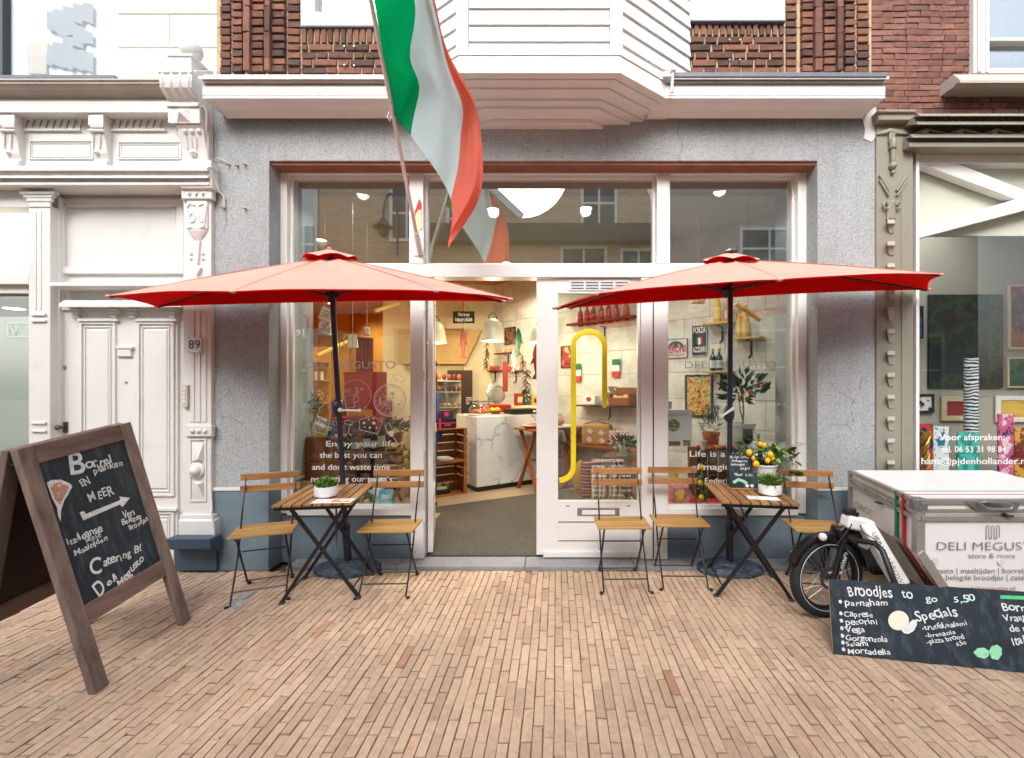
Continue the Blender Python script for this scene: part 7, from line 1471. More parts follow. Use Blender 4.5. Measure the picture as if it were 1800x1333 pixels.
# ---- sandwich board
class Quad:
    """flat board given by its four corners; pixel rays are cast onto it to place paint strokes"""
    def __init__(s, bl, br, tl_, tr): s.bl, s.br, s.tl, s.tr = map(Vector, (bl, br, tl_, tr)); nn = (s.br - s.bl).cross(s.tl - s.bl).normalized(); cv = s.tr - Vector((0, 0, H)); s.tr = Vector((0, 0, H)) + cv * ((s.bl - Vector((0, 0, H))).dot(nn) / cv.dot(nn)); s.n = (s.br - s.bl).cross(s.tl - s.bl).normalized(); s.n = -s.n if s.n.dot(Vector((0, 0, H)) - s.bl + Vector((0, 0, 0))) < 0 else s.n
    def at(s, u, v, o=0.0): return s.bl.lerp(s.br, u).lerp(s.tl.lerp(s.tr, u), v) + s.n * o
    def hit(s, px, py, o=.002):
        r = Vector(((px - CX) / F, 1, -(py - HZ) / F)); p0 = s.bl + s.n * o; t = (p0 - Vector((0, 0, H))).dot(s.n) / r.dot(s.n); return Vector((0, 0, H)) + r * t
    def slab(s, b, u0, u1, v0, v1, th, o=0.0):
        f = [s.at(u0, v0, o), s.at(u1, v0, o), s.at(u1, v1, o), s.at(u0, v1, o)]; k = [p - s.n * th for p in f]; return b.add(f + k, [(0, 1, 2, 3), (7, 6, 5, 4), (0, 4, 5, 1), (1, 5, 6, 2), (2, 6, 7, 3), (3, 7, 4, 0)])
    def text(s, b, txt, p0, p1, hpx, jit=.6, off=.012, seed=1, o=.002):
        a = s.hit(*p0, o); e = s.hit(*p1, o); r = (e - a).normalized(); up = s.n.cross(r); dd = a.y; hh = (s.hit(p0[0], p0[1] - hpx, o) - a).length; return write(b, txt, a, r, up, hh / .72, jit, off, fitw=(e - a).length, seed=seed)
old = wood('weathered_wood', (92, 76, 70), (164, 142, 130), 2, .75, .7, .25)
nF, fF = Vector((-2.21, 2.163, 0)), Vector((-2.303, 2.86, 0)); nT, fT = P(29, 790, 2.13), P(230, 741.5, 2.80)
Q1 = Quad(nF, fF, nT, fT); ab = thing('sandwich_board', 'tall wooden sandwich board with chalk lettering and an arrow', 'sandwich board', (-2.5, 2.5, 0))
W(Q1.slab(B(), 0, .115, 0, 1, .032), 'leg', old, ab, bev=.004); W(Q1.slab(B(), .885, 1, 0, 1, .032), 'leg', old, ab, bev=.004)
W(Q1.slab(B(), .116, .884, .925, 1, .030, -.001), 'top_rail', wood('weathered_rail', (96, 74, 66), (152, 124, 112), 1, .75, .7, .2), ab, bev=.004); W(Q1.slab(B(), .116, .884, .255, .33, .030, -.001), 'bottom_rail', wood('weathered_rail', 0, 0), ab, bev=.004)
face = W(Q1.slab(B(), .11, .89, .32, .93, .010, -.012), 'chalkboard', chk, ab); W(Q1.slab(B(), .11, .89, .26, .93, .004, -.023), 'backing', M('board_back', (54, 26, 20), .8), ab)
nB, fB = Vector((-2.83, 2.15, 0)), Vector((-2.93, 2.85, 0)); Q2 = Quad(nB, fB, nT + Vector((-.04, 0, -.01)), fT + Vector((-.04, 0, -.01)))
W(Q2.slab(B(), 0, .115, 0, 1, .032), 'leg', old, ab, bev=.004); W(Q2.slab(B(), .885, 1, 0, 1, .032), 'leg', old, ab, bev=.004); W(Q2.slab(B(), .116, .884, .925, 1, .03), 'top_rail', wood('weathered_rail', 0, 0), ab, bev=.003); W(Q2.slab(B(), .116, .884, .255, .33, .03), 'bottom_rail', wood('weathered_rail', 0, 0), ab, bev=.003)
W(Q2.slab(B(), .11, .89, .26, .93, .006, -.012), 'rear_panel', M('board_back', (0, 0, 0)), ab)
b = B(); b.tube([Q1.at(.03, .94, -.02), Q1.at(.03, .94, -.02) + Vector((-.07, 0, -.005))], .006, 6); W(b, 'hinge', gunmetal, ab)
S = lambda x, y: (x / 2.5625, 720 + y / 2.5625); oF = -.009
b = B()
for k, (s_, a, e, h) in enumerate((("B", (318, 304), (384, 286), 88), ("orrel", (390, 272), (508, 240), 38), ("planken", (420, 290), (556, 250), 34), ("EN", (372, 352), (408, 330), 32), ("MEER", (400, 418), (515, 378), 46), ("Vers", (558, 492), (610, 470), 34), ("Belegde", (552, 523), (636, 490), 24), ("Broodjes", (584, 545), (667, 500), 24),
        ("Italieanse", (303, 614), (462, 546), 34), ("VERSE", (382, 602), (456, 572), 20), ("Maaltijden", (335, 662), (486, 586), 26), ("C", (404, 745), (458, 722), 74), ("atering", (466, 712), (592, 662), 38), ("BY", (607, 652), (645, 634), 28), ("D", (445, 846), (482, 815), 64), ("eli", (486, 800), (532, 760), 34), ("Megusto", (533, 806), (652, 674), 36))):
    Q1.text(b, s_, S(*a), S(*e), h / 2.5625, .7, .016, k, oF)
W(b, 'lettering', chalkw, face)
b = B(); pl = [(358, 463), (375, 500), (540, 428), (552, 440), (585, 398), (538, 392), (542, 408), (388, 470), (378, 458)]; b.add([Q1.hit(*S(*p), oF) for p in pl], [tuple(range(len(pl)))]); W(b, 'arrow', chalkw, face)
b = B(); pl = [(210, 330), (230, 318), (275, 316), (318, 335), (326, 348), (306, 385), (290, 410), (276, 450), (273, 505), (262, 480), (256, 440), (235, 400)]; b.add([Q1.hit(*S(*p), oF) for p in pl], [tuple(range(len(pl)))]); W(b, 'pizza_slice', chalkw, face)
b = B(); pl = [(226, 340), (270, 328), (312, 350), (285, 400), (270, 430), (245, 400)]; b.add([Q1.hit(*S(*p), oF + .001) for p in pl], [tuple(range(len(pl)))]); W(b, 'pizza_topping', abstract('chalk_pizza', [(236, 214, 206), (206, 120, 110), (150, 180, 130), (236, 226, 220)], 45, 3), face)
# ---- long menu board leaning on the bike
TLm, BLm = P(1457, 1018, 2.64), G(1465, 1150); TRm, BRm = P(1800, 1040, 2.47), G(1800, 1183)
ex = 1.22; Q3 = Quad(BLm, BLm + (BRm - BLm) * ex, TLm, TLm + (TRm - TLm) * ex)
mb = thing('menu_board', 'long black chalk menu board leaning low against the cargo bike', 'menu board', (BLm.x, BLm.y, 0)); fc3 = W(Q3.slab(B(), 0, 1, 0, 1, .006), 'chalkboard', chk, mb, bev=.004); W(Q3.slab(B(), .001, .999, .002, .998, .014, -.0065), 'plywood', M('ply', (206, 176, 120), .7, .1, 20), mb, bev=.003)
S3 = lambda x, y: (1370 + x / 3.174, 780 + y / 3.174)
b = B(); bg_ = B()
for k, (s_, a, e, h) in enumerate((("Broodjes", (383, 852), (634, 856), 62), ("to", (690, 864), (746, 864), 50), ("go", (820, 886), (886, 880), 36), ("5,50", (972, 890), (1096, 876), 34), ("parnaham", (366, 906), (612, 906), 36), ("Caprese", (360, 966), (526, 968), 32), ("pecorini", (370, 1012), (549, 1006), 34), ("Vega", (370, 1054), (480, 1052), 32), ("Gorgonzola", (372, 1100), (606, 1106), 30), ("Salami", (372, 1130), (500, 1128), 26), ("Mortadella", (378, 1172), (622, 1176), 32),
        ("Specials", (766, 994), (997, 958), 52), ("-truffel/salami", (800, 1044), (1050, 1012), 26), ("-bresaola", (816, 1084), (986, 1062), 24), ("-pizza brood", (826, 1120), (1036, 1086), 26), ("6,50", (990, 1132), (1047, 1116), 20), ("Borrel", (1248, 938), (1420, 928), 40), ("Vraag naar", (1254, 992), (1500, 985), 36), ("de menu's", (1288, 1048), (1520, 1040), 34), ("Italiaans", (1300, 1122), (1500, 1110), 46))):
    Q3.text(b if k > 3 or k == 0 else bg_, s_, S3(*a), S3(*e), h / 3.174, .6, .011, k + 20)
for k, y in enumerate((882, 947, 988, 1030, 1072, 1110, 1148)):
    c = Q3.hit(*S3(340 + k * 3, y)); b.disc(c, .011, (1, 0, 0), (0, .3, 1), 5)
W(b, 'lettering', chalkw, fc3); W(bg_, 'pale_lettering', M('chalk_mint', (206, 236, 226), .9, .1, 60, 0), fc3)
def blob(pts, m_, name, par): b = B(); b.add([Q3.hit(*S3(*p), .0015) for p in pts], [tuple(range(len(pts)))]); W(b, name, m_, par)
blob([(665 + 58 * cos(a), 987 + 55 * sin(a)) for a in [k * pi / 10 for k in range(20)]], M('chalk_cream', (236, 232, 212), .9, .05, 40, 0), 'cheese_drawing', fc3); blob([(682, 1042), (712, 1010), (745, 982), (766, 985), (768, 1010), (750, 1045), (720, 1062), (695, 1058)], chalkw, 'cheese_drawing', fc3)
blob([(1082, 1165), (1105, 1142), (1140, 1138), (1168, 1155), (1170, 1185), (1145, 1200), (1105, 1190)], chalkg, 'leaf_drawing', fc3); blob([(1168, 1160), (1185, 1130), (1215, 1122), (1240, 1140), (1242, 1175), (1220, 1208), (1185, 1200)], chalkg, 'leaf_drawing', fc3); blob([(1232, 846), (1400, 852), (1400, 872), (1234, 866)], M('chalk_green2', (90, 200, 130), .9, .1, 60, 0), 'green_bar', fc3)
# ---- cargo bike
boxw = M('box_white', (242, 243, 243), .3, .02, 2, .05, 60, dirt=.14); alu = M('aluminium_trim', (186, 184, 180), .35, .06, 6, .1, 60, metal=.65)
cb = thing('cargo_bike', 'white cargo bike with big lettered delivery box', 'cargo bike', (2.2, 2.9, 0)); zt_ = .853
A_, B_, C_, D_ = Vector((X(1611, 2.55), 2.55, 0)), Vector((X(1496, 3.44), 3.44, 0)), Vector((X(1745, 3.44), 3.44, 0)), Vector((3.2, 2.55, 0)); ux = Vector((1, 0, 0)); lv = (B_ - A_)
def xs(b, prof, t0=0.0, t1=1.0, o=0.0): # prof: (x offset, z) extruded along the box length
    n = len(prof); p0 = [A_ + lv * t0 + Vector((x, 0, z)) for x, z in prof]; p1 = [A_ + lv * t1 + Vector((x, 0, z)) for x, z in prof]; return b.add(p0 + p1, [tuple(range(n)), tuple(range(2 * n - 1, n - 1, -1))] + [(i, i + n, (i + 1) % n + n, (i + 1) % n) for i in range(n)])
bd = W(xs(B(), [(.004, .76), (.004, .545), (.265, .16), (1.09, .16), (1.09, .76)]), 'box_body', boxw, cb); ld_ = W(xs(B(), [(0, .762), (0, zt_), (1.1, zt_), (1.1, .762)], -.004, 1.004), 'box_lid', boxw, cb, bev=.008)
b = B()
def trim(b, p, q, w_=.035): return b.bar(p, q, w_, w_ * .9)
z1, z2 = zt_ - .012, .745
for z in (z1, z2, .79): W(trim(B(), A_ + Vector((.0, -.002, z)), B_ + Vector((0, 0, z)), .022 if z == .79 else .03), 'edge_trim', alu, bd, bev=.002); W(trim(B(), A_ + Vector((.02, .0, z)), A_ + Vector((1.1, .0, z)), .022 if z == .79 else .03), 'edge_trim', alu, bd, bev=.002)
W(B().box(A_.x - .006, A_.x + .045, A_.y - .008, A_.y + .03, .545, z1 + .01), 'corner_trim', alu, bd, bev=.003); W(B().bar(B_ + Vector((.0, 0, .5)), B_ + Vector((0, 0, zt_)), .035, .03, (0, 1, 0)), 'corner_trim', alu, bd, bev=.003)
W(B().bar(A_ + Vector((.012, -.006, .55)), A_ + Vector((.275, -.006, .165)), .05, .02, (0, 1, 0)), 'corner_trim', alu, bd, bev=.003); W(B().bar(B_ + Vector((.012, 0, .55)), B_ + Vector((.275, 0, .165)), .04, .02, (0, 1, 0)), 'corner_trim', alu, bd)
W(B().box(A_.x - .012, A_.x + .06, A_.y - .014, A_.y + .05, zt_ - .07, zt_ + .006), 'corner_cap', M('dull_steel', (150, 152, 152), .4, .1, 20, .1, metal=.7), bd, bev=.012)
b = B()
for z in (.66, .70, .74): 
    for x in (.008, .034): b.ball(A_ + Vector((x, -.0085, z)), .006, 8, 5)
for t in (.3, .34, .7, .74, .9, .95): b.ball(A_ + lv * t + Vector((-.014, 0, .768)), .007, 8, 5)
W(b, 'rivet', steel, bd, smooth=True)
for t, m_, nm_ in ((.215, M('stripe_green', (20, 130, 60), .4), 'green_stripe'), (.125, M('stripe_red', (190, 30, 26), .4), 'red_stripe')):
    w_ = .022; b = B()
    for pr in ([(-.0165, .545), (-.0165, zt_ + .0015), (.0, zt_ + .0015), (0, .545)], [(-.0165, .548), (.0, .548), (.263, .155), (.246, .155)]): xs(b, pr, t, t + w_)
    b.box(A_.x + lv.x * t, A_.x + lv.x * t + 1.1, A_.y + lv.y * t, A_.y + lv.y * t + .008, zt_ - .001, zt_ + .002); W(b, nm_, m_, bd)
W(B().bar(A_ + lv * .13 + Vector((-.02, 0, .565)), A_ + lv * .24 + Vector((-.02, 0, .565)), .008, .02), 'buckle', steel, bd)
fz = 2.55 - .004
QB = Quad((A_.x, fz, 0), (A_.x + 1, fz, 0), (A_.x, fz, 1), (A_.x + 1, fz, 1)); S8 = lambda x, y: (1440 + x / 4.1667, 780 + y / 4.1667)
prg = M('print_dark', (122, 124, 126), .5); b = B()
for s_, a, e, h, of in (("DELI MEGUSTO", (853, 781), (1655, 781), 62, -.012), ("store & more", (1090, 840), (1440, 840), 40, -.006), ("pasta | maaltijden | borrelplanken", (855, 950), (1690, 950), 40, 0), ("belegde broodjes | catering", (925, 999), (1600, 999), 40, 0)): QB.text(b, s_, S8(*a), S8(*e), h / 4.1667, 0, of)
W(b, 'lettering', prg, bd); b = B(); QB.text(b, "www.delimegusto.nl", S8(960, 1076), S8(1440, 1076), 8, 0, 0); W(b, 'web_address', M('print_red2', (196, 90, 90), .5), bd)
c = QB.hit(*S8(1272, 650)); b = B(); h_ = .078; w_ = .018
for k in range(3):
    x = c.x - .03 + k * .03; pts = []
    for j in range(9): a = pi * j / 8; pts.append((x + w_ * .42 * cos(a), fz - .002, c.z + h_ / 2 - w_ / 2 + w_ * .42 * sin(a)))
    b.line(pts, .004, (0, 1, 0)); b.line([(x + w_ * .42, fz - .002, c.z + h_ / 2 - w_ / 2), (x + w_ * .42, fz - .002, c.z - h_ / 2 + w_ / 2)], .004, (0, 1, 0)); b.line([(x - w_ * .42, fz - .002, c.z + h_ / 2 - w_ / 2), (x - w_ * .42, fz - .002, c.z - h_ / 2)], .004, (0, 1, 0))
    if k < 2: b.line([(x + w_ * .42 + (.03 - w_ * .84) * j / 6, fz - .002, c.z - h_ / 2 + w_ / 2 - .008 * sin(pi * j / 6)) for j in range(7)], .004, (0, 1, 0))
W(b, 'logo', prg, bd)
QC = Quad(B_ + Vector((-.004, 0, 0)), A_ + Vector((-.004, 0, 0)), B_ + Vector((-.004, 0, 1)), A_ + Vector((-.004, 0, 1))); b = B(); QC.text(b, "CIAO!", S8(252, 462), S8(386, 530), 11, 0, -.01, o=.003); W(b, 'greeting_lettering', prg, bd)
b = B(); a0 = QC.hit(*S8(424, 428), .004); a1 = QC.hit(*S8(458, 442), .004); b.bar(a0, a1, .035, .008, (0, 0, 1)); W(b, 'badge', gunmetal, bd)
# handle and lock
hx = A_.x + .385; b = B(); b.prism([(hx - .13, .845), (hx + .2, .845), (hx + .17, .79), (hx - .05, .79)], 2.53, 2.546, 'y'); W(b, 'handle_plate', M('dull_steel', (0, 0, 0)), bd, bev=.002)
b = B(); b.tube([(hx - .06, 2.52, .84), (hx - .02, 2.5, .81), (hx + .1, 2.5, .81), (hx + .12, 2.5, .83), (hx + .08, 2.5, .845), (hx - .02, 2.52, .846)], .007, 8, True); W(b, 'handle', steel, bd, smooth=True)
b = B(); c = QB.hit(*S8(1350, 524)); b.tube([c, c + Vector((0, -.02, 0))], .012, 10); b.bar(c + Vector((0, -.02, 0)), c + Vector((.03, -.025, 0)), .008, .012); W(b, 'lock', gunmetal, bd, smooth=True)
b = B()
for x, y in ((850, 860), (1330, 868)): c = QB.hit(*S8(x, y)); b.tube([c + Vector((0, .004, 0)), c + Vector((0, -.003, 0))], .018, 16)
W(b, 'plug', M('plug_white', (226, 228, 228), .4), bd, smooth=True)
# front end
wc = Vector((X(1457, 2.875), 2.90, .262)); wd = Vector((cos(radians(10)), sin(radians(10)), 0)); ax = Vector((-wd.y, wd.x, 0)); R_ = .26
def ringpts(r, n=40, o=0.0): return [wc + wd * (r * cos(2 * pi * k / n)) + Vector((0, 0, r * sin(2 * pi * k / n))) + ax * o for k in range(n)]
rubber = M('tyre_rubber', (40, 46, 52), .8, .2, 20, .5, 140); whl = W(B().tube(ringpts(.232), .028, 12, True), 'front_wheel', rubber, cb, smooth=True)
b = B(); n = 90
for k in range(n):
    a = 2 * pi * k / n; rr_ = wd * cos(a) + Vector((0, 0, sin(a))); tt_ = wd * -sin(a) + Vector((0, 0, cos(a)))
    for s in (-1, 0, 1): p = wc + rr_ * (.2615 - abs(s) * .006) + ax * (s * .015); b.bar(p - tt_ * .005, p + tt_ * .005, .010, .005, rr_)
W(b, 'tread', rubber, whl)['kind'] = 'stuff'; W(B().tube(ringpts(.203), .014, 8, True), 'rim', dark, whl, smooth=True); W(B().tube(ringpts(.215, 40, -.0285), .0022, 6, True), 'reflective_line', M('reflective', (220, 226, 230), .3), whl, smooth=True)
b = B()
for k in range(32):
    a = 2 * pi * k / 32; r0 = wc + wd * (.03 * cos(a + .9 * (-1) ** k)) + Vector((0, 0, .03 * sin(a + .9 * (-1) ** k))) + ax * (.025 * (1 if k % 2 else -1)); r1 = wc + wd * (.195 * cos(a)) + Vector((0, 0, .195 * sin(a))); b.tube([r0, r1], .0013, 4)
W(b, 'spokes', steel, whl)['kind'] = 'stuff'; b = B(); b.tube([wc - ax * .05, wc + ax * .05], .022, 14); W(b, 'hub', dark, whl, smooth=True)
b = B(); rp_ = [wc - ax * .035 + wd * (.075 * cos(2 * pi * k / 24)) + Vector((0, 0, .075 * sin(2 * pi * k / 24))) for k in range(24)]; ri = [wc - ax * .035 + wd * (.055 * cos(2 * pi * k / 24)) + Vector((0, 0, .055 * sin(2 * pi * k / 24))) for k in range(24)]; b.add(rp_ + ri, [(k, (k + 1) % 24, (k + 1) % 24 + 24, k + 24) for k in range(24)]); W(b, 'brake_disc', gunmetal, whl, solid=.002)
b = B(); vs_ = []; m_ = 18
for k in range(m_ + 1):
    a = radians(8) + radians(150) * k / m_
    for s, dr in ((-.036, -.02), (-.026, .002), (0, .008), (.026, .002), (.036, -.02)): vs_.append(wc + (wd * cos(a) + Vector((0, 0, sin(a)))) * (.282 + dr) + ax * s)
b.add(vs_, [(k * 5 + j, k * 5 + j + 1, k * 5 + 6 + j, k * 5 + 5 + j) for k in range(m_) for j in range(4)]); W(b, 'mudguard', dark, cb, smooth=True, solid=.003)
head = P(1503, 935, 2.93); crown = wc + wd * .10 + Vector((0, 0, .30))
b = B()
for s in (-1, 1): b.tube([crown + ax * (.05 * s), wc + ax * (.055 * s)], .016, 10)
b.tube([crown - ax * .055, crown + ax * .055], .02, 10); W(b, 'fork', dark, cb, smooth=True)
b = B(); q0 = wc - ax * .073 + wd * .02 + Vector((0, 0, .03)); QF = None; up_ = (crown - wc).normalized(); write(b, "SUNTOUR", wc - ax * .074 + up_ * .19 + wd * .01, -up_, wd, .032, off=.01); W(b, 'fork_lettering', vin, cb)
W(B().tube([crown, head], .024, 12), 'head_tube', dark, cb, smooth=True)
b = B(); b.bar(P(1484, 915, 2.86), P(1530, 925, 2.86), .10, .085, (0, 0, 1)); W(b, 'frame_head', boxw, cb, bev=.02, seg=3)
b = B(); b.bar(P(1520, 921, 2.84), P(1585, 1030, 2.66), .085, .075, (0, 1, 0)); fb = W(b, 'down_tube', boxw, cb, bev=.014, seg=3)
b = B(); p0, p1 = P(1535, 936, 2.775), P(1586, 1026, 2.61); rr_ = (p1 - p0).normalized(); b2_ = Vector((0, -1, 0)); upv = rr_.cross(Vector((0, 1, 0))).normalized(); upv = -upv if upv.z < 0 else upv; write(b, "URBAN ARROW", p0 - upv * .012, rr_, upv, .04, off=.004, fitw=(p1 - p0).length); W(b, 'frame_lettering', prg, fb)
b = B(); b.tube([P(1508, 950, 2.80), P(1537, 955, 2.72), P(1551, 968, 2.68), P(1570, 1018, 2.6), P(1588, 1060, 2.56)], .017, 10); W(b, 'lower_tube', dark, cb, smooth=True)
b = B(); b.tube([P(1476, 935, 2.86), P(1484, 927, 2.86), P(1500, 930, 2.86), P(1512, 942, 2.86), P(1510, 960, 2.86)], .014, 10); b.cbox(P(1478, 938, 2.87), (.05, .05, .05)); W(b, 'fork_bridge', dark, cb, smooth=True)
b = B(); b.tube([P(1494, 905, 2.87), P(1494, 893, 2.87)], .035, 12); b.bar(P(1486, 900, 2.86), P(1505, 904, 2.86), .06, .03); W(b, 'headset', dark, cb, bev=.006)
b = B(); c = P(1448, 943, 2.84); b.ball(c, .032, 12, 8, 1.1, 1, .8); b.tube([c, P(1470, 950, 2.86)], .01, 8); hl = W(b, 'headlight', dark, cb, smooth=True); b = B(); b.ball(c + Vector((-.014, -.012, 0)), .026, 12, 8); W(b, 'lens', M('lens', (220, 226, 230), .08), hl, smooth=True)
b = B(); b.tube([P(1475, 938, 2.83), P(1492, 975, 2.8), P(1487, 1000, 2.82)], .005, 6); W(b, 'brake_hose', dark, cb, smooth=True)
b = B(); b.tube([P(1512, 955, 2.8), P(1525, 962, 2.79)], .02, 10); W(b, 'reflector', M('lens', (0, 0, 0)), cb, smooth=True)
b = B(); b.bar(P(1570, 1030, 2.66), (2.4, 2.7, .14), .05, .04); b.bar((2.35, 2.6, .13), (3.6, 2.6, .13), .05, .04); b.bar((2.4, 3.3, .13), (3.6, 3.3, .13), .05, .04); W(b, 'floor_frame', dark, cb)
rw = Vector((4.35, 2.98, .33)); b = B(); b.tube([rw + Vector((.3 * cos(2 * pi * k / 40), 0, .3 * sin(2 * pi * k / 40))) for k in range(40)], .026, 10, True); W(b, 'rear_wheel', rubber, cb, smooth=True)
b = B(); b.tube([(3.55, 2.98, .2), (3.9, 2.98, .28), rw], .025, 10); b.tube([(3.9, 2.98, .28), (3.95, 2.98, .8)], .02, 10); b.tube([(3.55, 2.98, .25), (3.6, 2.98, .95), (3.75, 2.98, 1.05)], .018, 10); b.tube([(3.75, 2.68, 1.05), (3.7, 2.98, 1.07), (3.75, 3.28, 1.05)], .013, 8); b.ball((4.0, 2.98, .83), .1, 12, 8, 1.3, .9, .4); b.tube([rw - Vector((0, .06, 0)), rw + Vector((0, .06, 0))], .03, 12); W(b, 'rear_frame', dark, cb, smooth=True)
b = B()
for t_ in (.08, .5, .92): q = A_ + lv * t_; b.box(q.x + 1.08, q.x + 1.11, q.y - .03, q.y + .03, .72, .82)
W(b, 'hinge', steel, bd, bev=.002)
b = B(); b.tube([P(1500, 905, 2.86), P(1496, 925, 2.80), P(1470, 960, 2.80), P(1478, 1005, 2.83)], .0035, 6); b.tube([P(1505, 905, 2.86), P(1516, 935, 2.78), P(1540, 950, 2.70), P(1566, 1010, 2.58)], .0035, 6); W(b, 'cable', dark, cb, smooth=True)
# ---- flag on its pole
fl = thing('flag', 'green white red flag hanging limp from a slanting white pole', 'flag', P(738, 441, 3.74))
pA, pBt = P(738, 443, 3.74), P(690, 197, 3.08); dirp = (pBt - pA); pTop = pA + dirp * 2.35
W(B().tube([pA, pTop], .0145, 12), 'pole', M('pole_paint', (226, 206, 200), .45, .06, 6), fl, smooth=True)
b = B(); pb(b, 727, 746, 444, 450, 3.755, 3.765); pb(b, 728, 745, 405, 449, 3.758, 3.763); b.tube([pA + dirp * -.02, pA + dirp * .16], .022, 12); W(b, 'bracket', offw, fl, smooth=True, bev=.002)
b = B(); b.tube([pBt + Vector((-.016, -.02, -.01)), pBt + Vector((-.03, -.02, -.05)), pBt + Vector((-.012, -.02, -.075)), pBt + Vector((0, -.02, -.04))], .003, 6); W(b, 'cord', vin, fl, smooth=True)
def cat(p, t):
    n = len(p) - 1; x = min(max(t * n, 0), n - 1e-6); i = int(x); f_ = x - i; g = lambda k: Vector(p[min(max(k, 0), n)])
    a, b_, c, d = g(i - 1), g(i), g(i + 1), g(i + 2); return .5 * ((2 * b_) + (c - a) * f_ + (2 * a - 5 * b_ + 4 * c - d) * f_ * f_ + (3 * b_ - a - 3 * c + d) * f_ ** 3)
cur = [ # picture x, picture y, depth
 [(614, -190, 2.2), (640, -60, 2.43), (657, 0, 2.60), (672, 90, 2.84), (683, 150, 3.0), (691, 199, 3.09)],
 [(660, -200, 2.3), (705, -90, 2.5), (729, 0, 2.72), (722, 95, 2.86), (736, 160, 3.0), (721, 239, 3.10)],
 [(690, -210, 2.35), (738, -88, 2.6), (778, 84, 2.78), (810, 180, 2.90), (810, 250, 2.95), (793, 350, 3.02)],
 [(694, -212, 2.4), (742, -82, 2.64), (787, 88, 2.84), (842, 205, 2.92), (842, 345, 2.98), (786, 438, 3.06)]]
NR_, NC = 60, 14; grn, wht, rdf = cloth('flag_green', (0, 150, 96), (0, 190, 110), .4), cloth('flag_white', (214, 236, 242), (216, 242, 250), .45), cloth('flag_red', (232, 122, 108), (250, 130, 100), .45)
for band, (nm_, m_) in enumerate((('green_band', grn), ('white_band', wht), ('red_band', rdf))):
    b = B()
    for r in range(NR_ + 1):
        t_ = r / NR_
        for c in range(NC + 1):
            s_ = (band + c / NC) / 3; v = cat([cat(q, t_) for q in cur], s_)
            fold = .045 * sin(s_ * 15 + t_ * 4.5) * (.25 + s_) + .02 * sin(s_ * 34 - t_ * 7) * s_; edge = .0
            b.v.append(tuple(P(v[0] + 1.5 * sin(t_ * 23 + s_ * 9) * (s_ > .02), v[1] , v[2] + fold)))
    for r in range(NR_):
        for c in range(NC): k = r * (NC + 1) + c; b.f.append((k, k + 1, k + NC + 2, k + NC + 1)); b.mi.append(0)
    W(b, nm_, m_, fl, smooth=True)
# torn poster on the mullion
b = B(); pl = [(737, 349), (741, 358), (741, 413), (730, 416), (728, 396), (729, 372)]; b.prism([(X(x, 3.76), Z(y, 3.76)) for x, y in pl], 3.7595, 3.7625, 'y'); po = tag(b.build('torn_poster', M('poster_red', (206, 50, 52), .6, .08, 20)), 'torn red and cream poster stuck on the mullion behind the flag pole', 'poster'); WM[po.name] = Matrix.Identity(4)
b = B(); pl = [(741, 370), (741, 402), (732, 408), (728, 394), (731, 376), (736, 369)]; b.prism([(X(x, 3.76), Z(y, 3.76)) for x, y in pl], 3.757, 3.7594, 'y'); W(b, 'cream_print', M('poster_cream', (240, 232, 190), .6), po)
# ------------------------------------------------ the other side of the street (seen in the panes)
def opx(px): return (px - CX) / F * 13.7
def opz(py): return H + (HZ - py) / F * 13.7
YO = -6.0
def facade(name, lb, prof, m_, wins, wm, trim_m):
    o = thing(name, lb, 'building', (sum(p[0] for p in prof) / len(prof), YO, 0)); b = B(); b.prism(prof, YO - 6, YO, 'y'); W(b, 'wall', m_, o)
    for x0, x1, z0, z1 in wins:
        b = B(); t_ = .09; b.box(x0 - t_, x1 + t_, YO, YO + .05, z1, z1 + t_); b.box(x0 - t_, x1 + t_, YO, YO + .07, z0 - t_, z0); b.box(x0 - t_, x0, YO, YO + .05, z0, z1); b.box(x1, x1 + t_, YO, YO + .05, z0, z1); b.box((x0 + x1) / 2 - .03, (x0 + x1) / 2 + .03, YO, YO + .045, z0, z1); b.box(x0, (x0 + x1) / 2 - .03, YO, YO + .045, (z0 + z1) / 2 - .03, (z0 + z1) / 2 + .03); b.box((x0 + x1) / 2 + .03, x1, YO, YO + .045, (z0 + z1) / 2 - .03, (z0 + z1) / 2 + .03); f_ = W(b, 'window', trim_m, o); W(B().box(x0, x1, YO + .01, YO + .02, z0, z1), 'pane', wm, f_)
    return o
dkp = M('far_pane', (70, 78, 84), .1, .1, 3, 0)
t = NT('far_brick'); bk = t.n("ShaderNodeTexBrick"); bk.inputs['Scale'].default_value = 1; bk.inputs['Brick Width'].default_value = .22; bk.inputs['Row Height'].default_value = .065; bk.inputs['Mortar Size'].default_value = .006; bk.inputs['Color1'].default_value = lin((178, 150, 122)) + (1,); bk.inputs['Color2'].default_value = lin((204, 176, 148)) + (1,); bk.inputs['Mortar'].default_value = lin((196, 186, 170)) + (1,)
tc = t.n("ShaderNodeTexCoord"); sp = t.n("ShaderNodeSeparateXYZ"); cbx = t.n("ShaderNodeCombineXYZ"); t.l(tc.outputs['Object'], sp.inputs[0]); t.l(sp.outputs[0], cbx.inputs[0]); t.l(sp.outputs[2], cbx.inputs[1]); t.l(cbx.outputs[0], bk.inputs[0]); t.l(bk.outputs[0], t.b.inputs['Base Color']); t.b.inputs['Roughness'].default_value = .9; fbm = t.m
pf = [(opx(560), 0), (opx(918), 0), (opx(918), opz(383)), (opx(840), opz(313)), (opx(700), opz(180)), (opx(560), opz(313))]
facade('gabled_house', 'plain brick gabled house across the street, mirrored in the middle pane', pf, fbm, [(opx(790), opx(830), opz(420), opz(350)), (opx(690), opx(740), opz(420), opz(330))], dkp, white)
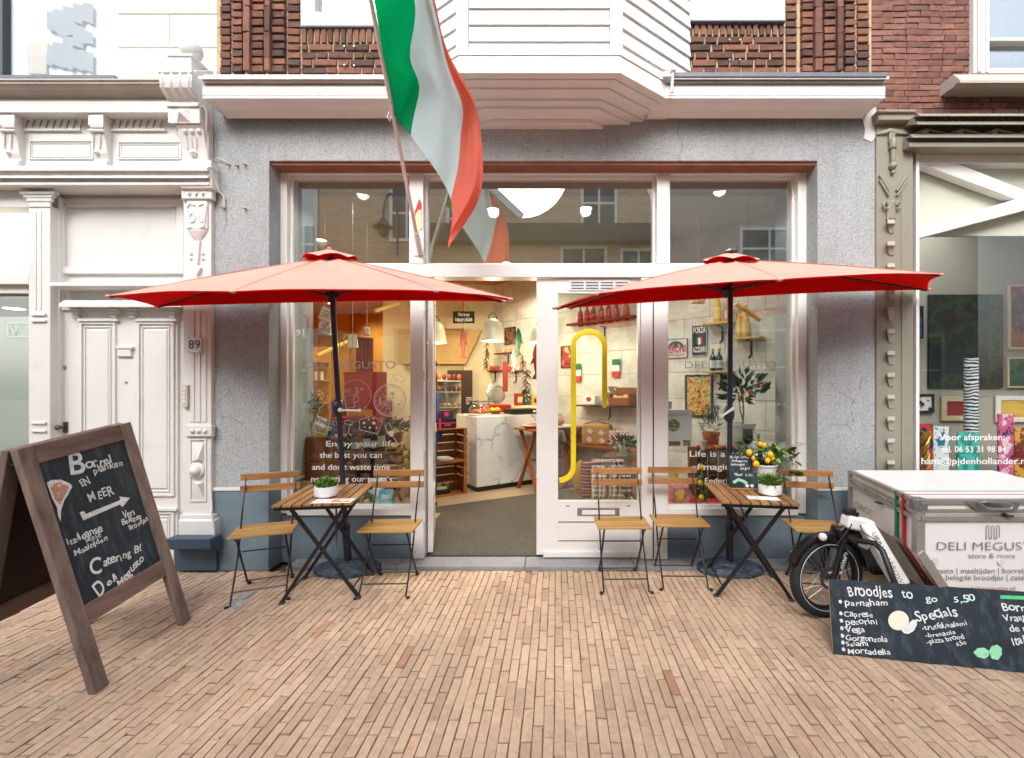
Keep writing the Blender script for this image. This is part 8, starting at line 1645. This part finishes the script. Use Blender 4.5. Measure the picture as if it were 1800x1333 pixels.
b = B(); b.bar((opx(918), YO + .1, opz(383)), (opx(700), YO + .1, opz(180)), .2, .14, (0, 1, 0)); tag(b.build('barge_board', white), 'white sloping gable board of the house across the street', 'gable board')
pr = [(opx(918), 0), (opx(1172), 0), (opx(1172), opz(372))] + [(opx(1172 - 42 * math.sin(t_) ), opz(372 - 90 * (1 - math.cos(t_)))) for t_ in [k * pi / 16 for k in range(1, 9)]] + [(opx(1080), opz(240)), (opx(1010), opz(282))] + [(opx(1000 - 82 * (1 - math.cos(t_))), opz(295 + 88 * math.sin(t_))) for t_ in [k * pi / 16 for k in range(1, 9)]]
ho = facade('gabled_house', 'brick house with curved gable across the street, mirrored in the middle pane', pr, fbm, [(opx(1026), opx(1080), opz(393), opz(322)), (opx(990), opx(1062), opz(500), opz(438)), (opx(1095), opx(1150), opz(500), opz(442))], dkp, white)
W(B().box(opx(740), opx(1172), YO + .12, YO + .5, opz(432), opz(402)), 'dark_awning', M('dark_slate', (50, 54, 64), .5), ho)
facade('white_house', 'white house with small windows across the street, mirrored in the panes beside number 89', [(-14, 0), (opx(558), 0), (opx(558), 9.4), (-14, 9.4)], offw, [(opx(600), opx(655), opz(462), opz(396)), (opx(515), opx(553), opz(462), opz(398)), (opx(600), opx(655), opz(560), opz(470))][1:2] + [(opx(380), opx(440), opz(462), opz(396)), (opx(380), opx(440), 1.0, 3.0), (opx(490), opx(540), 1.0, 3.0)], dkp, white)
facade('pale_brick_house', 'pale brick house with large windows across the street, mirrored beside the gallery', [(opx(1176), 0), (13, 0), (13, 9), (opx(1176), 9)], M('pale_far_brick', (196, 186, 176), .9, .1, 8, .3, 40), [(opx(1305), opx(1400), opz(470), opz(405)), (opx(1250), opx(1400), 1, 3.2), (opx(1480), opx(1600), opz(470), opz(405)), (opx(1480), opx(1640), 1, 3.0)], dkp, white)
sl = thing('street_lamp', 'old fashioned bell street lamp on the opposite wall, mirrored in a top pane', 'street lamp', (opx(700), YO + .1, opz(450)))
b = B(); X0 = opx(700); b.tube([(X0, YO + .1, opz(450)), (X0, YO + .1, opz(385))] + [(X0 - .22 + .22 * cos(a), YO + .1 + .25 * sin(a) * 0, opz(385) + .75 * sin(a)) for a in [k * pi / 8 for k in range(1, 9)]], .035, 8); W(b, 'arm', gunmetal, sl, smooth=True)
b = B(); b.lathe([(.06, 0), (.1, -.1), (.22, -.22), (.32, -.3), (.14, -.34), (.12, -.5), (0, -.6)], (X0 - .44, YO + .1, opz(385) - .0), 16); W(b, 'lamp_head', gunmetal, sl, smooth=True)
# ------------------------------------------------ separate pieces become parts of their own
def explode(names):
    for o in [o for o in sc.objects if o.type == 'MESH' and o.name.split('.')[0] in names]:
        me = o.data; n = len(me.vertices); par = list(range(n))
        def find(a):
            while par[a] != a: par[a] = par[par[a]]; a = par[a]
            return a
        for e in me.edges: par[find(e.vertices[0])] = find(e.vertices[1])
        isl = {}
        for p in me.polygons: isl.setdefault(find(p.vertices[0]), []).append(p.index)
        if len(isl) < 2: continue
        base = o.name.split('.')[0]; first = True
        for polys in isl.values():
            mp = {}; vs_ = []; fs = []
            for pi_ in polys:
                f = []
                for v in me.polygons[pi_].vertices:
                    if v not in mp: mp[v] = len(vs_); vs_.append(tuple(me.vertices[v].co))
                    f.append(mp[v])
                fs.append(f)
            nm = bpy.data.meshes.new(base); nm.from_pydata(vs_, [], fs); [nm.materials.append(m) for m in me.materials]
            if me.polygons[polys[0]].use_smooth: nm.shade_smooth(); nm.set_sharp_from_angle(angle=radians(42))
            if first: keep = nm; first = False; continue
            c = link(o.copy()); c.data = nm
        o.data = keep
explode({'cornice', 'door_post', 'plinth', 'stall_riser', 'ledge', 'mullion', 'anchor_bolt', 'old_fixing', 'vent_slot', 'drain_slot', 'hinge', 'panel_groove', 'fluting', 'button', 'screw', 'corner_post', 'frame_moulding', 'corner_pocket', 'seam', 'rivet', 'plug', 'shopfront_frame', 'small_bracket', 'print', 'back_post', 'food_photo', 'dentil', 'eyes', 'sill_strip', 'wall'})
